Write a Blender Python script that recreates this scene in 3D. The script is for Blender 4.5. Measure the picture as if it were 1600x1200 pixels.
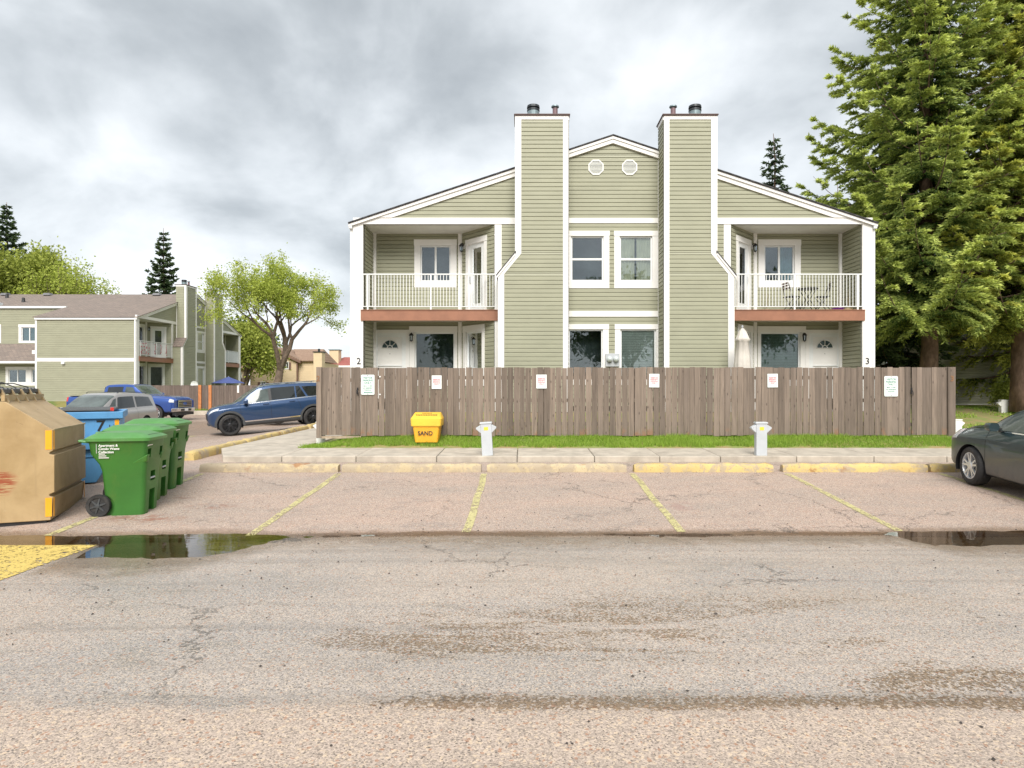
import bpy, math, random
import numpy as np
from mathutils import Vector, Matrix

random.seed(11)
rng = np.random.default_rng(11)
PI = math.pi
for o in list(bpy.data.objects):
    bpy.data.objects.remove(o)
SC = bpy.context.scene
COL = SC.collection

# ------------------------------------------------------------------ camera
cam_d = bpy.data.cameras.new('camera')
cam = bpy.data.objects.new('camera', cam_d)
COL.objects.link(cam)
cam.location = (0, 0, 1.6)
cam.rotation_euler = (math.radians(90), 0, 0)
cam_d.sensor_width = 36
cam_d.lens = 22.5
cam_d.shift_x = -0.0125
cam_d.shift_y = 0.0019
cam_d.clip_start = 0.05
cam_d.clip_end = 3000
SC.camera = cam

# ------------------------------------------------------------------ world: overcast, broken cloud over a Nishita sky
SUN_EL, SUN_AZ = math.radians(42), math.radians(178)      # azimuth clockwise from +Y: behind the camera
W = bpy.data.worlds.new('World')
SC.world = W
W.use_nodes = True
nt = W.node_tree
nt.nodes.clear()
def N(t, typ, **kw):
    n = t.nodes.new(typ)
    for k, v in kw.items():
        if k == 'inp':
            for kk, vv in v.items():
                n.inputs[kk].default_value = vv
        else:
            setattr(n, k, v)
    return n
out = N(nt, 'ShaderNodeOutputWorld')
bg = N(nt, 'ShaderNodeBackground', inp={'Strength': 0.1})
sky = N(nt, 'ShaderNodeTexSky', sky_type='NISHITA', sun_disc=False, sun_elevation=SUN_EL, sun_rotation=SUN_AZ)
tc = N(nt, 'ShaderNodeTexCoord')
sep = N(nt, 'ShaderNodeSeparateXYZ')
nt.links.new(tc.outputs['Generated'], sep.inputs[0])
mz = N(nt, 'ShaderNodeMath', operation='MAXIMUM', inp={1: 0.0})
nt.links.new(sep.outputs['Z'], mz.inputs[0])
az = N(nt, 'ShaderNodeMath', operation='ADD', inp={1: 0.48})
nt.links.new(mz.outputs[0], az.inputs[0])
comb = N(nt, 'ShaderNodeCombineXYZ', inp={'X': 1, 'Y': 1, 'Z': 1})
for s, d in (('X', 'X'), ('Y', 'Y')):
    dv = N(nt, 'ShaderNodeMath', operation='DIVIDE')
    nt.links.new(sep.outputs[s], dv.inputs[0])
    nt.links.new(az.outputs[0], dv.inputs[1])
    nt.links.new(dv.outputs[0], comb.inputs[d])
comb.inputs['Z'].default_value = 3.7
mp = N(nt, 'ShaderNodeMapping', inp={'Location': (0.55, 7.3, 0.0), 'Scale': (1.0, 1.0, 1.0)})
nt.links.new(comb.outputs[0], mp.inputs[0])
n1 = N(nt, 'ShaderNodeTexNoise', inp={'Scale': 1.45, 'Detail': 8.0, 'Roughness': 0.50, 'Distortion': 0.1})
nt.links.new(mp.outputs[0], n1.inputs['Vector'])
n2 = N(nt, 'ShaderNodeTexNoise', inp={'Scale': 3.6, 'Detail': 7.0, 'Roughness': 0.50, 'Distortion': 0.3})
nt.links.new(mp.outputs[0], n2.inputs['Vector'])
mixn = N(nt, 'ShaderNodeMix', data_type='FLOAT', inp={0: 0.33})
nt.links.new(n1.outputs[0], mixn.inputs[2])
nt.links.new(n2.outputs[0], mixn.inputs[3])
cr = N(nt, 'ShaderNodeValToRGB')
nt.links.new(mixn.outputs[0], cr.inputs[0])
E = cr.color_ramp.elements
E[0].position = 0.40; E[0].color = (0.138, 0.150, 0.158, 1)
E[1].position = 0.64; E[1].color = (0.385, 0.393, 0.402, 1)
e = E.new(0.46); e.color = (0.19, 0.203, 0.212, 1)
e = E.new(0.515); e.color = (0.262, 0.276, 0.286, 1)
e = E.new(0.575); e.color = (0.335, 0.348, 0.358, 1)
sc10 = N(nt, 'ShaderNodeVectorMath', operation='SCALE', inp={'Scale': 10.0})
nt.links.new(cr.outputs[0], sc10.inputs[0])
mixw = N(nt, 'ShaderNodeMix', data_type='RGBA', inp={0: 0.95})
nt.links.new(sky.outputs[0], mixw.inputs[6])
nt.links.new(sc10.outputs[0], mixw.inputs[7])
nt.links.new(mixw.outputs[2], bg.inputs[0])
nt.links.new(bg.outputs[0], out.inputs[0])

sun_d = bpy.data.lights.new('sun', 'SUN')
sun_d.energy = 1.5
sun_d.angle = math.radians(35)
sun_d.color = (1.0, 0.95, 0.88)
sun = bpy.data.objects.new('sun', sun_d)
COL.objects.link(sun)
_sd = Vector((math.sin(SUN_AZ) * math.cos(SUN_EL), math.cos(SUN_AZ) * math.cos(SUN_EL), math.sin(SUN_EL)))
sun.rotation_euler = _sd.to_track_quat('Z', 'Y').to_euler()

SC.view_settings.view_transform = 'Standard'
SC.view_settings.look = 'None'
SC.view_settings.gamma = 1
SC.view_settings.use_curve_mapping = False
SC.view_settings.exposure = 1.6

# ------------------------------------------------------------------ helpers
def px(x, y, d):
    """a pixel of the 1600 x 1200 photograph at distance d -> world"""
    return Vector(((x - 820) * d / 1000, d, 1.6 - (y - 603) * d / 1000))

def sm(t):
    t = max(0.0, min(1.0, t))
    return t * t * (3 - 2 * t)

def tag(o, label=None, cat=None, group=None, kind=None):
    if label: o['label'] = label
    if cat: o['category'] = cat
    if group: o['group'] = group
    if kind: o['kind'] = kind
    return o

def empty(name, loc=(0, 0, 0), rz=0.0, rot=None):
    o = bpy.data.objects.new(name, None)
    COL.objects.link(o)
    o.location = loc
    o.rotation_euler = rot if rot else (0, 0, rz)
    o.empty_display_size = 0.2
    return o

def copy_tree(o, parent=None):
    c = o.copy()
    COL.objects.link(c)
    c.parent = parent
    for ch in list(o.children):
        copy_tree(ch, c)
    return c

def mesh_np(name, V, F, mats, parent=None, attr=None, smooth=False, fcol=None):
    """V (n,3), F (m,k) with constant k"""
    V = np.asarray(V, dtype=np.float32); F = np.asarray(F, dtype=np.int32)
    me = bpy.data.meshes.new(name)
    m, k = F.shape
    me.vertices.add(len(V)); me.vertices.foreach_set('co', V.ravel())
    me.loops.add(m * k); me.loops.foreach_set('vertex_index', F.ravel())
    me.polygons.add(m)
    me.polygons.foreach_set('loop_start', np.arange(0, m * k, k, dtype=np.int32))
    try:
        me.polygons.foreach_set('loop_total', np.full(m, k, dtype=np.int32))
    except Exception:
        pass
    if smooth:
        me.polygons.foreach_set('use_smooth', np.ones(m, dtype=bool))
    me.update(calc_edges=True)
    if attr is not None:
        a = me.attributes.new('tone', 'FLOAT', 'POINT')
        a.data.foreach_set('value', np.asarray(attr, dtype=np.float32))
    for mt in (mats if isinstance(mats, (list, tuple)) else [mats]):
        me.materials.append(mt)
    o = bpy.data.objects.new(name, me)
    COL.objects.link(o)
    if parent: o.parent = parent
    return o

class MB:
    def __init__(s):
        s.v = []; s.f = []
    def add(s, vs, fs):
        b = len(s.v)
        s.v.extend([tuple(v) for v in vs])
        s.f.extend([tuple(b + i for i in f) for f in fs])
        return s
    def quad(s, a, b, c, d):
        return s.add([a, b, c, d], [(0, 1, 2, 3)])
    def hexa(s, p):      # 8 points: bottom 4, top 4
        return s.add(p, [(3, 2, 1, 0), (4, 5, 6, 7), (0, 1, 5, 4), (1, 2, 6, 5), (2, 3, 7, 6), (3, 0, 4, 7)])
    def box(s, x0, x1, y0, y1, z0, z1):
        return s.hexa([(x0, y0, z0), (x1, y0, z0), (x1, y1, z0), (x0, y1, z0), (x0, y0, z1), (x1, y0, z1), (x1, y1, z1), (x0, y1, z1)])
    def prism(s, poly, fn, a, b):
        """poly: 2d points, fn(p,q,t)->xyz for t in a..b"""
        n = len(poly)
        vs = [fn(p[0], p[1], a) for p in poly] + [fn(p[0], p[1], b) for p in poly]
        fs = [tuple(range(n - 1, -1, -1)), tuple(range(n, 2 * n))]
        fs += [(i, (i + 1) % n, n + (i + 1) % n, n + i) for i in range(n)]
        return s.add(vs, fs)
    def tube(s, pts, radii, n=8, cap=True):
        pts = [Vector(p) for p in pts]
        if not isinstance(radii, (list, tuple)): radii = [radii] * len(pts)
        vs = []; fs = []
        ref = None
        for i, p in enumerate(pts):
            d = (pts[min(i + 1, len(pts) - 1)] - pts[max(i - 1, 0)])
            if d.length < 1e-9: d = Vector((0, 0, 1))
            d.normalize()
            if ref is None:
                ref = Vector((1, 0, 0)) if abs(d.x) < 0.8 else Vector((0, 1, 0))
            u = d.cross(ref)
            if u.length < 1e-4: u = d.cross(Vector((0.3, 0.5, 0.8)))
            u.normalize(); w = d.cross(u); ref = u.cross(d)
            for k in range(n):
                a = 2 * PI * k / n
                vs.append(p + (u * math.cos(a) + w * math.sin(a)) * radii[i])
        for i in range(len(pts) - 1):
            for k in range(n):
                fs.append((i * n + k, i * n + (k + 1) % n, (i + 1) * n + (k + 1) % n, (i + 1) * n + k))
        if cap:
            fs.append(tuple(range(n - 1, -1, -1))); fs.append(tuple((len(pts) - 1) * n + k for k in range(n)))
        return s.add(vs, fs)
    def lathe(s, prof, fn, n=24):
        """prof: (r, h) points; fn(r cos, r sin, h) -> xyz"""
        vs = []; fs = []
        for (r, h) in prof:
            for k in range(n):
                a = 2 * PI * k / n
                vs.append(fn(r * math.cos(a), r * math.sin(a), h))
        for i in range(len(prof) - 1):
            for k in range(n):
                fs.append((i * n + k, i * n + (k + 1) % n, (i + 1) * n + (k + 1) % n, (i + 1) * n + k))
        return s.add(vs, fs)
    def build(s, name, mat, parent=None, smooth=False, bevel=0.0, kind=None, seg=2, label=None):
        me = bpy.data.meshes.new(name)
        me.from_pydata(s.v, [], s.f)
        me.update()
        if smooth:
            me.polygons.foreach_set('use_smooth', np.ones(len(me.polygons), dtype=bool))
        me.materials.append(mat)
        o = bpy.data.objects.new(name, me)
        COL.objects.link(o)
        if parent: o.parent = parent
        if bevel:
            m = o.modifiers.new('bevel', 'BEVEL'); m.width = bevel; m.segments = seg; m.limit_method = 'ANGLE'; m.angle_limit = math.radians(35)
            if smooth is False and seg > 1:
                me.polygons.foreach_set('use_smooth', np.ones(len(me.polygons), dtype=bool))
                m.harden_normals = True
        if kind: o['kind'] = kind
        if label: o['label'] = label
        return o

def smooth_by_angle(o, ang=0.6):
    me = o.data
    me.polygons.foreach_set('use_smooth', np.ones(len(me.polygons), dtype=bool))
    me.set_sharp_from_angle(angle=ang) if hasattr(me, 'set_sharp_from_angle') else None
    return o

def text_obj(name, s, size, mat, parent, M4, extrude=0.002, bold=False, align='CENTER', sx=1.0):
    c = bpy.data.curves.new(name, 'FONT')
    c.body = s; c.size = size; c.align_x = align; c.align_y = 'CENTER'; c.extrude = extrude
    c.resolution_u = 3
    if bold: c.offset = size * 0.018
    t = bpy.data.objects.new(name, c)
    COL.objects.link(t)
    dg = bpy.context.evaluated_depsgraph_get()
    me = bpy.data.meshes.new_from_object(t.evaluated_get(dg))
    bpy.data.objects.remove(t); 
    me.transform(Matrix.Diagonal((sx, 1, 1, 1)))
    me.transform(M4)
    me.materials.clear(); me.materials.append(mat)
    o = bpy.data.objects.new(name, me)
    COL.objects.link(o)
    o.parent = parent
    return o
FACE_FRONT = Matrix.Rotation(PI / 2, 4, 'X')      # text standing up, read from -Y

# value noise for terrain
_G = np.random.default_rng(5).random((256, 256))
def vnoise(x, y):
    x = np.asarray(x, float); y = np.asarray(y, float)
    xi = np.floor(x).astype(int); yi = np.floor(y).astype(int)
    fx = x - xi; fy = y - yi
    fx = fx * fx * (3 - 2 * fx); fy = fy * fy * (3 - 2 * fy)
    g = lambda a, b: _G[a % 256, b % 256]
    return (g(xi, yi) * (1 - fx) + g(xi + 1, yi) * fx) * (1 - fy) + (g(xi, yi + 1) * (1 - fx) + g(xi + 1, yi + 1) * fx) * fy
def fbm(x, y, o=4):
    s = 0; a = .5
    for i in range(o):
        s = s + a * (vnoise(x * 2 ** i + 17 * i, y * 2 ** i + 9 * i) - .5); a *= .5
    return s

# ------------------------------------------------------------------ materials
def newmat(name):
    m = bpy.data.materials.new(name); m.use_nodes = True
    t = m.node_tree
    return m, t, t.nodes['Principled BSDF'], t.nodes['Material Output']

def mixc(t, fac, a, b, blend='MIX'):
    n = N(t, 'ShaderNodeMix', data_type='RGBA', blend_type=blend)
    for k, v in ((0, fac), (6, a), (7, b)):
        if isinstance(v, (int, float)): n.inputs[k].default_value = v
        elif isinstance(v, tuple): n.inputs[k].default_value = (v[0], v[1], v[2], 1)
        else: t.links.new(v, n.inputs[k])
    return n.outputs[2]
def mth(t, op, a, b=None, c=None, clamp=False):
    n = N(t, 'ShaderNodeMath', operation=op, use_clamp=clamp)
    for k, v in enumerate((a, b, c)):
        if v is None: continue
        if isinstance(v, (int, float)): n.inputs[k].default_value = v
        else: t.links.new(v, n.inputs[k])
    return n.outputs[0]
def rng_map(t, v, a, b, c=0.0, d=1.0, smooth=True):
    n = N(t, 'ShaderNodeMapRange', interpolation_type='SMOOTHSTEP' if smooth else 'LINEAR', inp={1: a, 2: b, 3: c, 4: d})
    t.links.new(v, n.inputs[0])
    return n.outputs[0]
def noise(t, vec, scale, detail=4, rough=.55, dist=0.0, out=0):
    n = N(t, 'ShaderNodeTexNoise', inp={'Scale': scale, 'Detail': detail, 'Roughness': rough, 'Distortion': dist})
    t.links.new(vec, n.inputs['Vector'])
    return n.outputs[out]
def mapping(t, vec, scale=(1, 1, 1), loc=(0, 0, 0)):
    n = N(t, 'ShaderNodeMapping', inp={'Scale': scale, 'Location': loc})
    t.links.new(vec, n.inputs[0])
    return n.outputs[0]
def bump(t, h, strength, dist, b):
    n = N(t, 'ShaderNodeBump', inp={'Strength': strength, 'Distance': dist})
    t.links.new(h, n.inputs['Height'])
    t.links.new(n.outputs[0], b.inputs['Normal'])
    return n
def objvec(t, rand=True):
    tcn = N(t, 'ShaderNodeTexCoord')
    if not rand: return tcn.outputs['Object'], None
    oi = N(t, 'ShaderNodeObjectInfo')
    add = N(t, 'ShaderNodeVectorMath', operation='ADD')
    mul = N(t, 'ShaderNodeVectorMath', operation='SCALE', inp={0: (13.1, 7.7, 29.3)})
    t.links.new(oi.outputs['Random'], mul.inputs['Scale'])
    t.links.new(tcn.outputs['Object'], add.inputs[0]); t.links.new(mul.outputs[0], add.inputs[1])
    return add.outputs[0], oi.outputs['Random']

def MAT(name, col, rough=.6, var=.12, vs=3.0, bumpn=0.0, bs=60.0, metal=0.0, spec=.5, coat=0.0, dirt=0.0, dcol=(.12, .09, .06), ds=2.0, rand=0.0, stretch=(1, 1, 1)):
    m, t, b, o = newmat(name)
    vec, rnd = objvec(t)
    vec2 = mapping(t, vec, stretch)
    n = noise(t, vec2, vs, 6, .6)
    f = rng_map(t, n, .3, .7)
    c = mixc(t, f, tuple(x * (1 - var) for x in col), tuple(min(1, x * (1 + var)) for x in col))
    if rand:
        rr = rng_map(t, rnd, 0, 1, 1 - rand, 1 + rand, False)
        vm = N(t, 'ShaderNodeVectorMath', operation='SCALE'); t.links.new(c, vm.inputs[0]); t.links.new(rr, vm.inputs['Scale'])
        c = vm.outputs[0]
    if dirt:
        dn = noise(t, vec2, ds, 9, .68, .4)
        df = rng_map(t, dn, .48, .72, 0, dirt)
        c = mixc(t, df, c, dcol)
    t.links.new(c, b.inputs['Base Color'])
    b.inputs['Roughness'].default_value = rough
    b.inputs['Metallic'].default_value = metal
    b.inputs['Specular IOR Level'].default_value = spec
    b.inputs['Coat Weight'].default_value = coat
    b.inputs['Coat Roughness'].default_value = .06
    if bumpn:
        bump(t, noise(t, vec2, bs, 4, .6), bumpn, .01, b)
    return m

WHITE = MAT('white_trim', (.80, .79, .77), .45, .03, 1.5, dirt=.10, dcol=(.45, .43, .38), ds=1.4)
WHITE_M = MAT('white_metal', (.78, .80, .80), .4, .04, 2, dirt=.15, dcol=(.4, .38, .34))
SIDING = MAT('sage_siding', (.318, .320, .228), .55, .05, 1.1, bumpn=.08, bs=25, dirt=.16, dcol=(.25, .245, .17), ds=.8, stretch=(1, 1, 2.5))
SOFFIT = MAT('white_soffit', (.72, .72, .68), .55, .04, 2)
BROWN = MAT('brown_fascia', (.30, .135, .08), .5, .1, 3, dirt=.2, dcol=(.18, .08, .05))
CAPM = MAT('brown_cap', (.10, .06, .055), .5, .15, 6)
FLUE_D = MAT('dark_flue', (.035, .04, .045), .45, .2, 9, metal=.4)
FLUE_G = MAT('grey_flue', (.20, .26, .28), .45, .2, 9, metal=.3)
FLUE_B = MAT('brown_flue', (.18, .11, .12), .5, .2, 9)
CONC = MAT('concrete', (.46, .41, .34), .85, .15, 3, bumpn=.25, bs=80, dirt=.4, dcol=(.24, .20, .16), ds=1.6)
FOUND = MAT('foundation', (.28, .26, .24), .9, .15, 3, bumpn=.2, bs=60)
BLACK = MAT('black_metal', (.02, .02, .022), .4, .2, 6)
BLACKP = MAT('black_plastic', (.03, .032, .035), .42, .2, 6)
RUBBER = MAT('rubber', (.022, .022, .023), .75, .2, 9, dirt=.5, dcol=(.10, .09, .08), ds=5)
DARKIN = MAT('dark_interior', (.07, .085, .09), .9, .3, 2)
CURT = MAT('curtain', (.74, .70, .56), .85, .1, 4)
CURT_B = MAT('blue_curtain', (.16, .28, .32), .85, .15, 4)
BLINDM = MAT('blind_white', (.78, .80, .74), .6, .06, 4)
BLIND_D = MAT('blind_dark', (.28, .36, .32), .6, .1, 4)
GREYM = MAT('grey_metal', (.44, .46, .48), .45, .06, 3, dirt=.25, dcol=(.25, .25, .25))
CREAM = MAT('cream_siding', (.66, .52, .34), .7, .05, 1)
CREAM_T = MAT('brown_trim', (.20, .12, .09), .6, .1, 2)

def shingle_mat(name, c1, c2, sx=1.0):
    m, t, b, o = newmat(name)
    vec, _ = objvec(t, False)
    # courses run with height: use object z plus along-eave coordinate folded together
    sp = N(t, 'ShaderNodeSeparateXYZ'); t.links.new(vec, sp.inputs[0])
    cb = N(t, 'ShaderNodeCombineXYZ')
    t.links.new(sp.outputs['Y'], cb.inputs['X'])
    t.links.new(mth(t, 'MULTIPLY', sp.outputs['X'], 1.0), cb.inputs['Y'])
    br = N(t, 'ShaderNodeTexBrick', inp={'Scale': 1.0, 'Mortar Size': 0.012, 'Brick Width': .30, 'Row Height': .14, 'Bias': 0.0,
                                         'Color1': (*c1, 1), 'Color2': (*c2, 1), 'Mortar': (c1[0] * .45, c1[1] * .45, c1[2] * .45, 1)})
    t.links.new(cb.outputs[0], br.inputs['Vector'])
    n = noise(t, vec, 1.2, 6, .6)
    g = noise(t, vec, 45, 3, .7)
    c = mixc(t, rng_map(t, n, .3, .7, 0, .35), br.outputs[0], (c1[0] * .7, c1[1] * .7, c1[2] * .7))
    c = mixc(t, rng_map(t, g, .35, .7, 0, .4), c, (c2[0] * 1.4, c2[1] * 1.35, c2[2] * 1.3))
    t.links.new(c, b.inputs['Base Color'])
    b.inputs['Roughness'].default_value = .92
    bump(t, br.outputs[1], -.4, .01, b)
    return m
SHINGLE = shingle_mat('brown_shingles', (.17, .145, .13), (.255, .205, .175))
SHINGLE_D = shingle_mat('dark_shingles', (.05, .05, .055), (.09, .085, .09))
SHINGLE_R = shingle_mat('red_shingles', (.30, .09, .08), (.36, .13, .11))
SHINGLE_T = shingle_mat('tan_shingles', (.26, .17, .12), (.32, .22, .16))

def glass_mat(name, tint=(.75, .8, .8), refl=1.0):
    m, t, b, o = newmat(name)
    t.nodes.remove(b)
    fr = N(t, 'ShaderNodeFresnel', inp={'IOR': 1.55})
    fac = mth(t, 'MULTIPLY_ADD', fr.outputs[0], 1.6 * refl, .05 * refl, clamp=True)
    tr = N(t, 'ShaderNodeBsdfTransparent', inp={'Color': (*tint, 1)})
    gl = N(t, 'ShaderNodeBsdfGlossy', inp={'Color': (.92, .96, 1, 1), 'Roughness': .015})
    tcn = N(t, 'ShaderNodeTexCoord')
    nn = noise(t, tcn.outputs['Object'], 1.3, 2, .5)
    bp = N(t, 'ShaderNodeBump', inp={'Strength': .12, 'Distance': .02}); t.links.new(nn, bp.inputs['Height']); t.links.new(bp.outputs[0], gl.inputs['Normal'])
    mx = N(t, 'ShaderNodeMixShader')
    t.links.new(fac, mx.inputs[0]); t.links.new(tr.outputs[0], mx.inputs[1]); t.links.new(gl.outputs[0], mx.inputs[2])
    t.links.new(mx.outputs[0], o.inputs[0])
    return m
GLASS = glass_mat('window_glass', (.85, .9, .9), .8)
CARGLASS = MAT('car_glass', (.075, .095, .09), .08, .3, 2.2, spec=.6, coat=.2)
CARGLASS_D = MAT('tinted_car_glass', (.012, .015, .015), .03, .2, 3, spec=.7, coat=.6)

def wood_mat(name, col, dark, rand=.16):
    m, t, b, o = newmat(name)
    vec, rnd = objvec(t)
    g = noise(t, mapping(t, vec, (28, 28, 1.2)), 1.0, 6, .65, .6)
    g2 = noise(t, mapping(t, vec, (5, 5, .9)), 1.0, 4, .6)
    vor = N(t, 'ShaderNodeTexVoronoi', inp={'Scale': 1.0, 'Randomness': 1.0}); t.links.new(mapping(t, vec, (9, 9, 3.4)), vor.inputs['Vector'])
    c = mixc(t, rng_map(t, g, .3, .72), tuple(x * .72 for x in col), tuple(x * 1.22 for x in col))
    c = mixc(t, rng_map(t, g2, .42, .75, 0, .45), c, (col[0] * 1.2, col[1] * 1.22, col[2] * 1.28))
    c = mixc(t, rng_map(t, vor.outputs['Distance'], .05, .17, .85, 0), c, dark)
    rr = rng_map(t, rnd, 0, 1, 1 - rand, 1 + rand, False)
    vm = N(t, 'ShaderNodeVectorMath', operation='SCALE'); t.links.new(c, vm.inputs[0]); t.links.new(rr, vm.inputs['Scale'])
    # weathering: reddish bare wood on a few boards near their foot
    sp = N(t, 'ShaderNodeSeparateXYZ'); tc2 = N(t, 'ShaderNodeTexCoord'); t.links.new(tc2.outputs['Object'], sp.inputs[0])
    foot = rng_map(t, mth(t, 'ADD', sp.outputs['Z'], mth(t, 'MULTIPLY', g, .35)), .22, .42, 1, 0)
    ft = mth(t, 'MULTIPLY', foot, rng_map(t, noise(t, mapping(t, vec, (3, 3, 2)), 1.0, 3, .6), .52, .62, 0, .8))
    c2 = mixc(t, ft, vm.outputs[0], (.26, .145, .085))
    t.links.new(c2, b.inputs['Base Color'])
    b.inputs['Roughness'].default_value = .85
    bump(t, g, .35, .006, b)
    return m
FENCE = wood_mat('weathered_fence', (.20, .157, .124), (.062, .045, .036), .26)
FENCE_B = wood_mat('dark_fence', (.15, .115, .095), (.06, .045, .04))
FENCE_O = MAT('orange_wood', (.52, .20, .07), .8, .2, 4, dirt=.3, dcol=(.2, .1, .06))
BARK = MAT('bark', (.16, .105, .08), .95, .35, 7, bumpn=.9, bs=22, dirt=.5, dcol=(.07, .05, .04), ds=6, stretch=(1, 1, .45))
BARK_G = MAT('grey_bark', (.17, .125, .095), .95, .3, 5, bumpn=.6, bs=22)

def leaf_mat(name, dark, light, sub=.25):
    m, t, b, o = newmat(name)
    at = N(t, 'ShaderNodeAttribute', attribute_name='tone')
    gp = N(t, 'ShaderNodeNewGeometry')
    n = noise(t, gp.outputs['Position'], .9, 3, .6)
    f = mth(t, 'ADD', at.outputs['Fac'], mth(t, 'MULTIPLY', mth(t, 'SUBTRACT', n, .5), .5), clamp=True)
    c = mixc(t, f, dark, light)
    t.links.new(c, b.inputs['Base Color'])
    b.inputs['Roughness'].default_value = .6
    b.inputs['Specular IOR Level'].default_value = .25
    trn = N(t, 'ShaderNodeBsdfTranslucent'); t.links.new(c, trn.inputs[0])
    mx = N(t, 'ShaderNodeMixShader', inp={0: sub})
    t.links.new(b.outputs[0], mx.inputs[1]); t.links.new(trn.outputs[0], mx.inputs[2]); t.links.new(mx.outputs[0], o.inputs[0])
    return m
SPRUCE_L = leaf_mat('spruce_needles_fresh', (.055, .13, .035), (.66, .74, .19), .25)
SPRUCE_Y = leaf_mat('spruce_needles_yellow', (.08, .13, .03), (.68, .70, .15), .25)
SPRUCE_D = leaf_mat('spruce_needles_dark', (.03, .065, .035), (.14, .20, .085), .15)
LEAF_ELM = leaf_mat('elm_leaves', (.26, .34, .05), (.56, .62, .13), .4)
LEAF_G = leaf_mat('green_leaves', (.20, .26, .045), (.48, .52, .11), .35)
LEAF_D = leaf_mat('dark_leaves', (.04, .08, .02), (.13, .19, .045), .3)
GRASSM = leaf_mat('grass_blades', (.13, .25, .02), (.42, .58, .10), .35)

# ================================================================== terrain
WATER_Z = -0.262
def _s(t):
    t = np.clip(t, 0, 1); return t * t * (3 - 2 * t)
def swale(x):
    x = np.asarray(x, float)
    return 8.03 - .34 * _s((-.5 - x) / 5.5) + .02 * _s((x - 4) / 3)
def ground_z(x, y, fine=False):
    """height of the asphalt"""
    x = np.asarray(x, float); y = np.asarray(y, float)
    ysw = swale(x)
    D = .0 + .011 * _s((x - 4.45) / .35) + .018 * _s((-2.7 - x) / .9) * (1 - .35 * _s((-6 - x) / 2))
    zs = WATER_Z - D - .0005
    far = zs * (1 - (y - ysw) / (11.85 - ysw))
    near = zs + .021 * (ysw - y)
    near = np.where(y < 4, near - .006 * (4 - y), near)
    z = np.where(y > ysw, np.where(y > 11.85, 0, far), near)
    # the pavement under the painted block stands a little proud
    hb = _s((-4.85 - x) / .15) * _s((7.55 - y) / .1) * .014
    z = z + hb
    ramp = -.25 * _s((-8.3 - x) / 2.6) * _s((y - 11.5) / 6)
    deep = -.20 * _s((-12 - x) / 3.5) * (1 - _s((y - 30) / 3.5)) * _s((y - 17) / 6)
    z = z + ramp + deep
    z = z + fbm(x * .9, y * 1.6, 4) * .012 * np.where(np.abs(y - ysw) < 2.5, 1, .6)
    if fine:
        z = z + fbm(x * 9, y * 9, 3) * .006 * np.exp(-((y - ysw) / 1.2) ** 2)
    return z

def axis(segs):
    r = []
    for a, b, s in segs:
        n = max(1, int(round((b - a) / s)))
        r += list(np.linspace(a, b, n, endpoint=False))
    return np.array(r + [segs[-1][1]])
def grid_mesh(name, X, Y, zf, mat, keep=None, kind='structure', smooth=True, lip=None):
    gx, gy = np.meshgrid(X, Y)
    z = zf(gx, gy)
    V = np.stack([gx, gy, z], -1).reshape(-1, 3)
    ny, nx = gx.shape
    i = np.arange(nx * ny).reshape(ny, nx)
    F = np.stack([i[:-1, :-1], i[:-1, 1:], i[1:, 1:], i[1:, :-1]], -1).reshape(-1, 4)
    if keep is not None:
        c = V[F].mean(1)
        F = F[keep(c[:, 0], c[:, 1])]
    o = mesh_np(name, V, F, mat, smooth=smooth)
    o['kind'] = kind
    return o

# ---- asphalt material
m, t, b, o = newmat('asphalt')
gp = N(t, 'ShaderNodeNewGeometry'); P = gp.outputs['Position']
sp = N(t, 'ShaderNodeSeparateXYZ'); t.links.new(P, sp.inputs[0]); PX, PY = sp.outputs['X'], sp.outputs['Y']
big = noise(t, mapping(t, P, (.35, .9, 1)), 1.0, 7, .6, .5)
med = noise(t, mapping(t, P, (1.1, 2.4, 1)), 1.3, 6, .62, .3)
vo = N(t, 'ShaderNodeTexVoronoi', inp={'Scale': 115.0}); t.links.new(P, vo.inputs['Vector'])
vo2 = N(t, 'ShaderNodeTexVoronoi', inp={'Scale': 64.0}); t.links.new(P, vo2.inputs['Vector'])
sepc = N(t, 'ShaderNodeSeparateColor'); t.links.new(vo.outputs['Color'], sepc.inputs[0])
sepd = N(t, 'ShaderNodeSeparateColor'); t.links.new(vo2.outputs['Color'], sepd.inputs[0])
lot = mixc(t, rng_map(t, big, .32, .68), (.42, .315, .26), (.35, .285, .245))
lot = mixc(t, rng_map(t, med, .5, .75, 0, .45), lot, (.20, .18, .17))
road = mixc(t, rng_map(t, big, .35, .65), (.405, .35, .305), (.335, .305, .28))
road = mixc(t, rng_map(t, med, .52, .78, 0, .5), road, (.19, .165, .13))
ly = mth(t, 'ADD', PY, mth(t, 'MULTIPLY', mth(t, 'SUBTRACT', big, .5), .35))
isroad = rng_map(t, ly, 7.75, 8.05, 1, 0)
isnear = rng_map(t, mth(t, 'ADD', ly, mth(t, 'MULTIPLY', mth(t, 'SUBTRACT', med, .5), .5)), 3.45, 3.65, 1, 0)
col = mixc(t, isroad, lot, road)
col = mixc(t, isnear, col, (.42, .34, .28))
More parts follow.
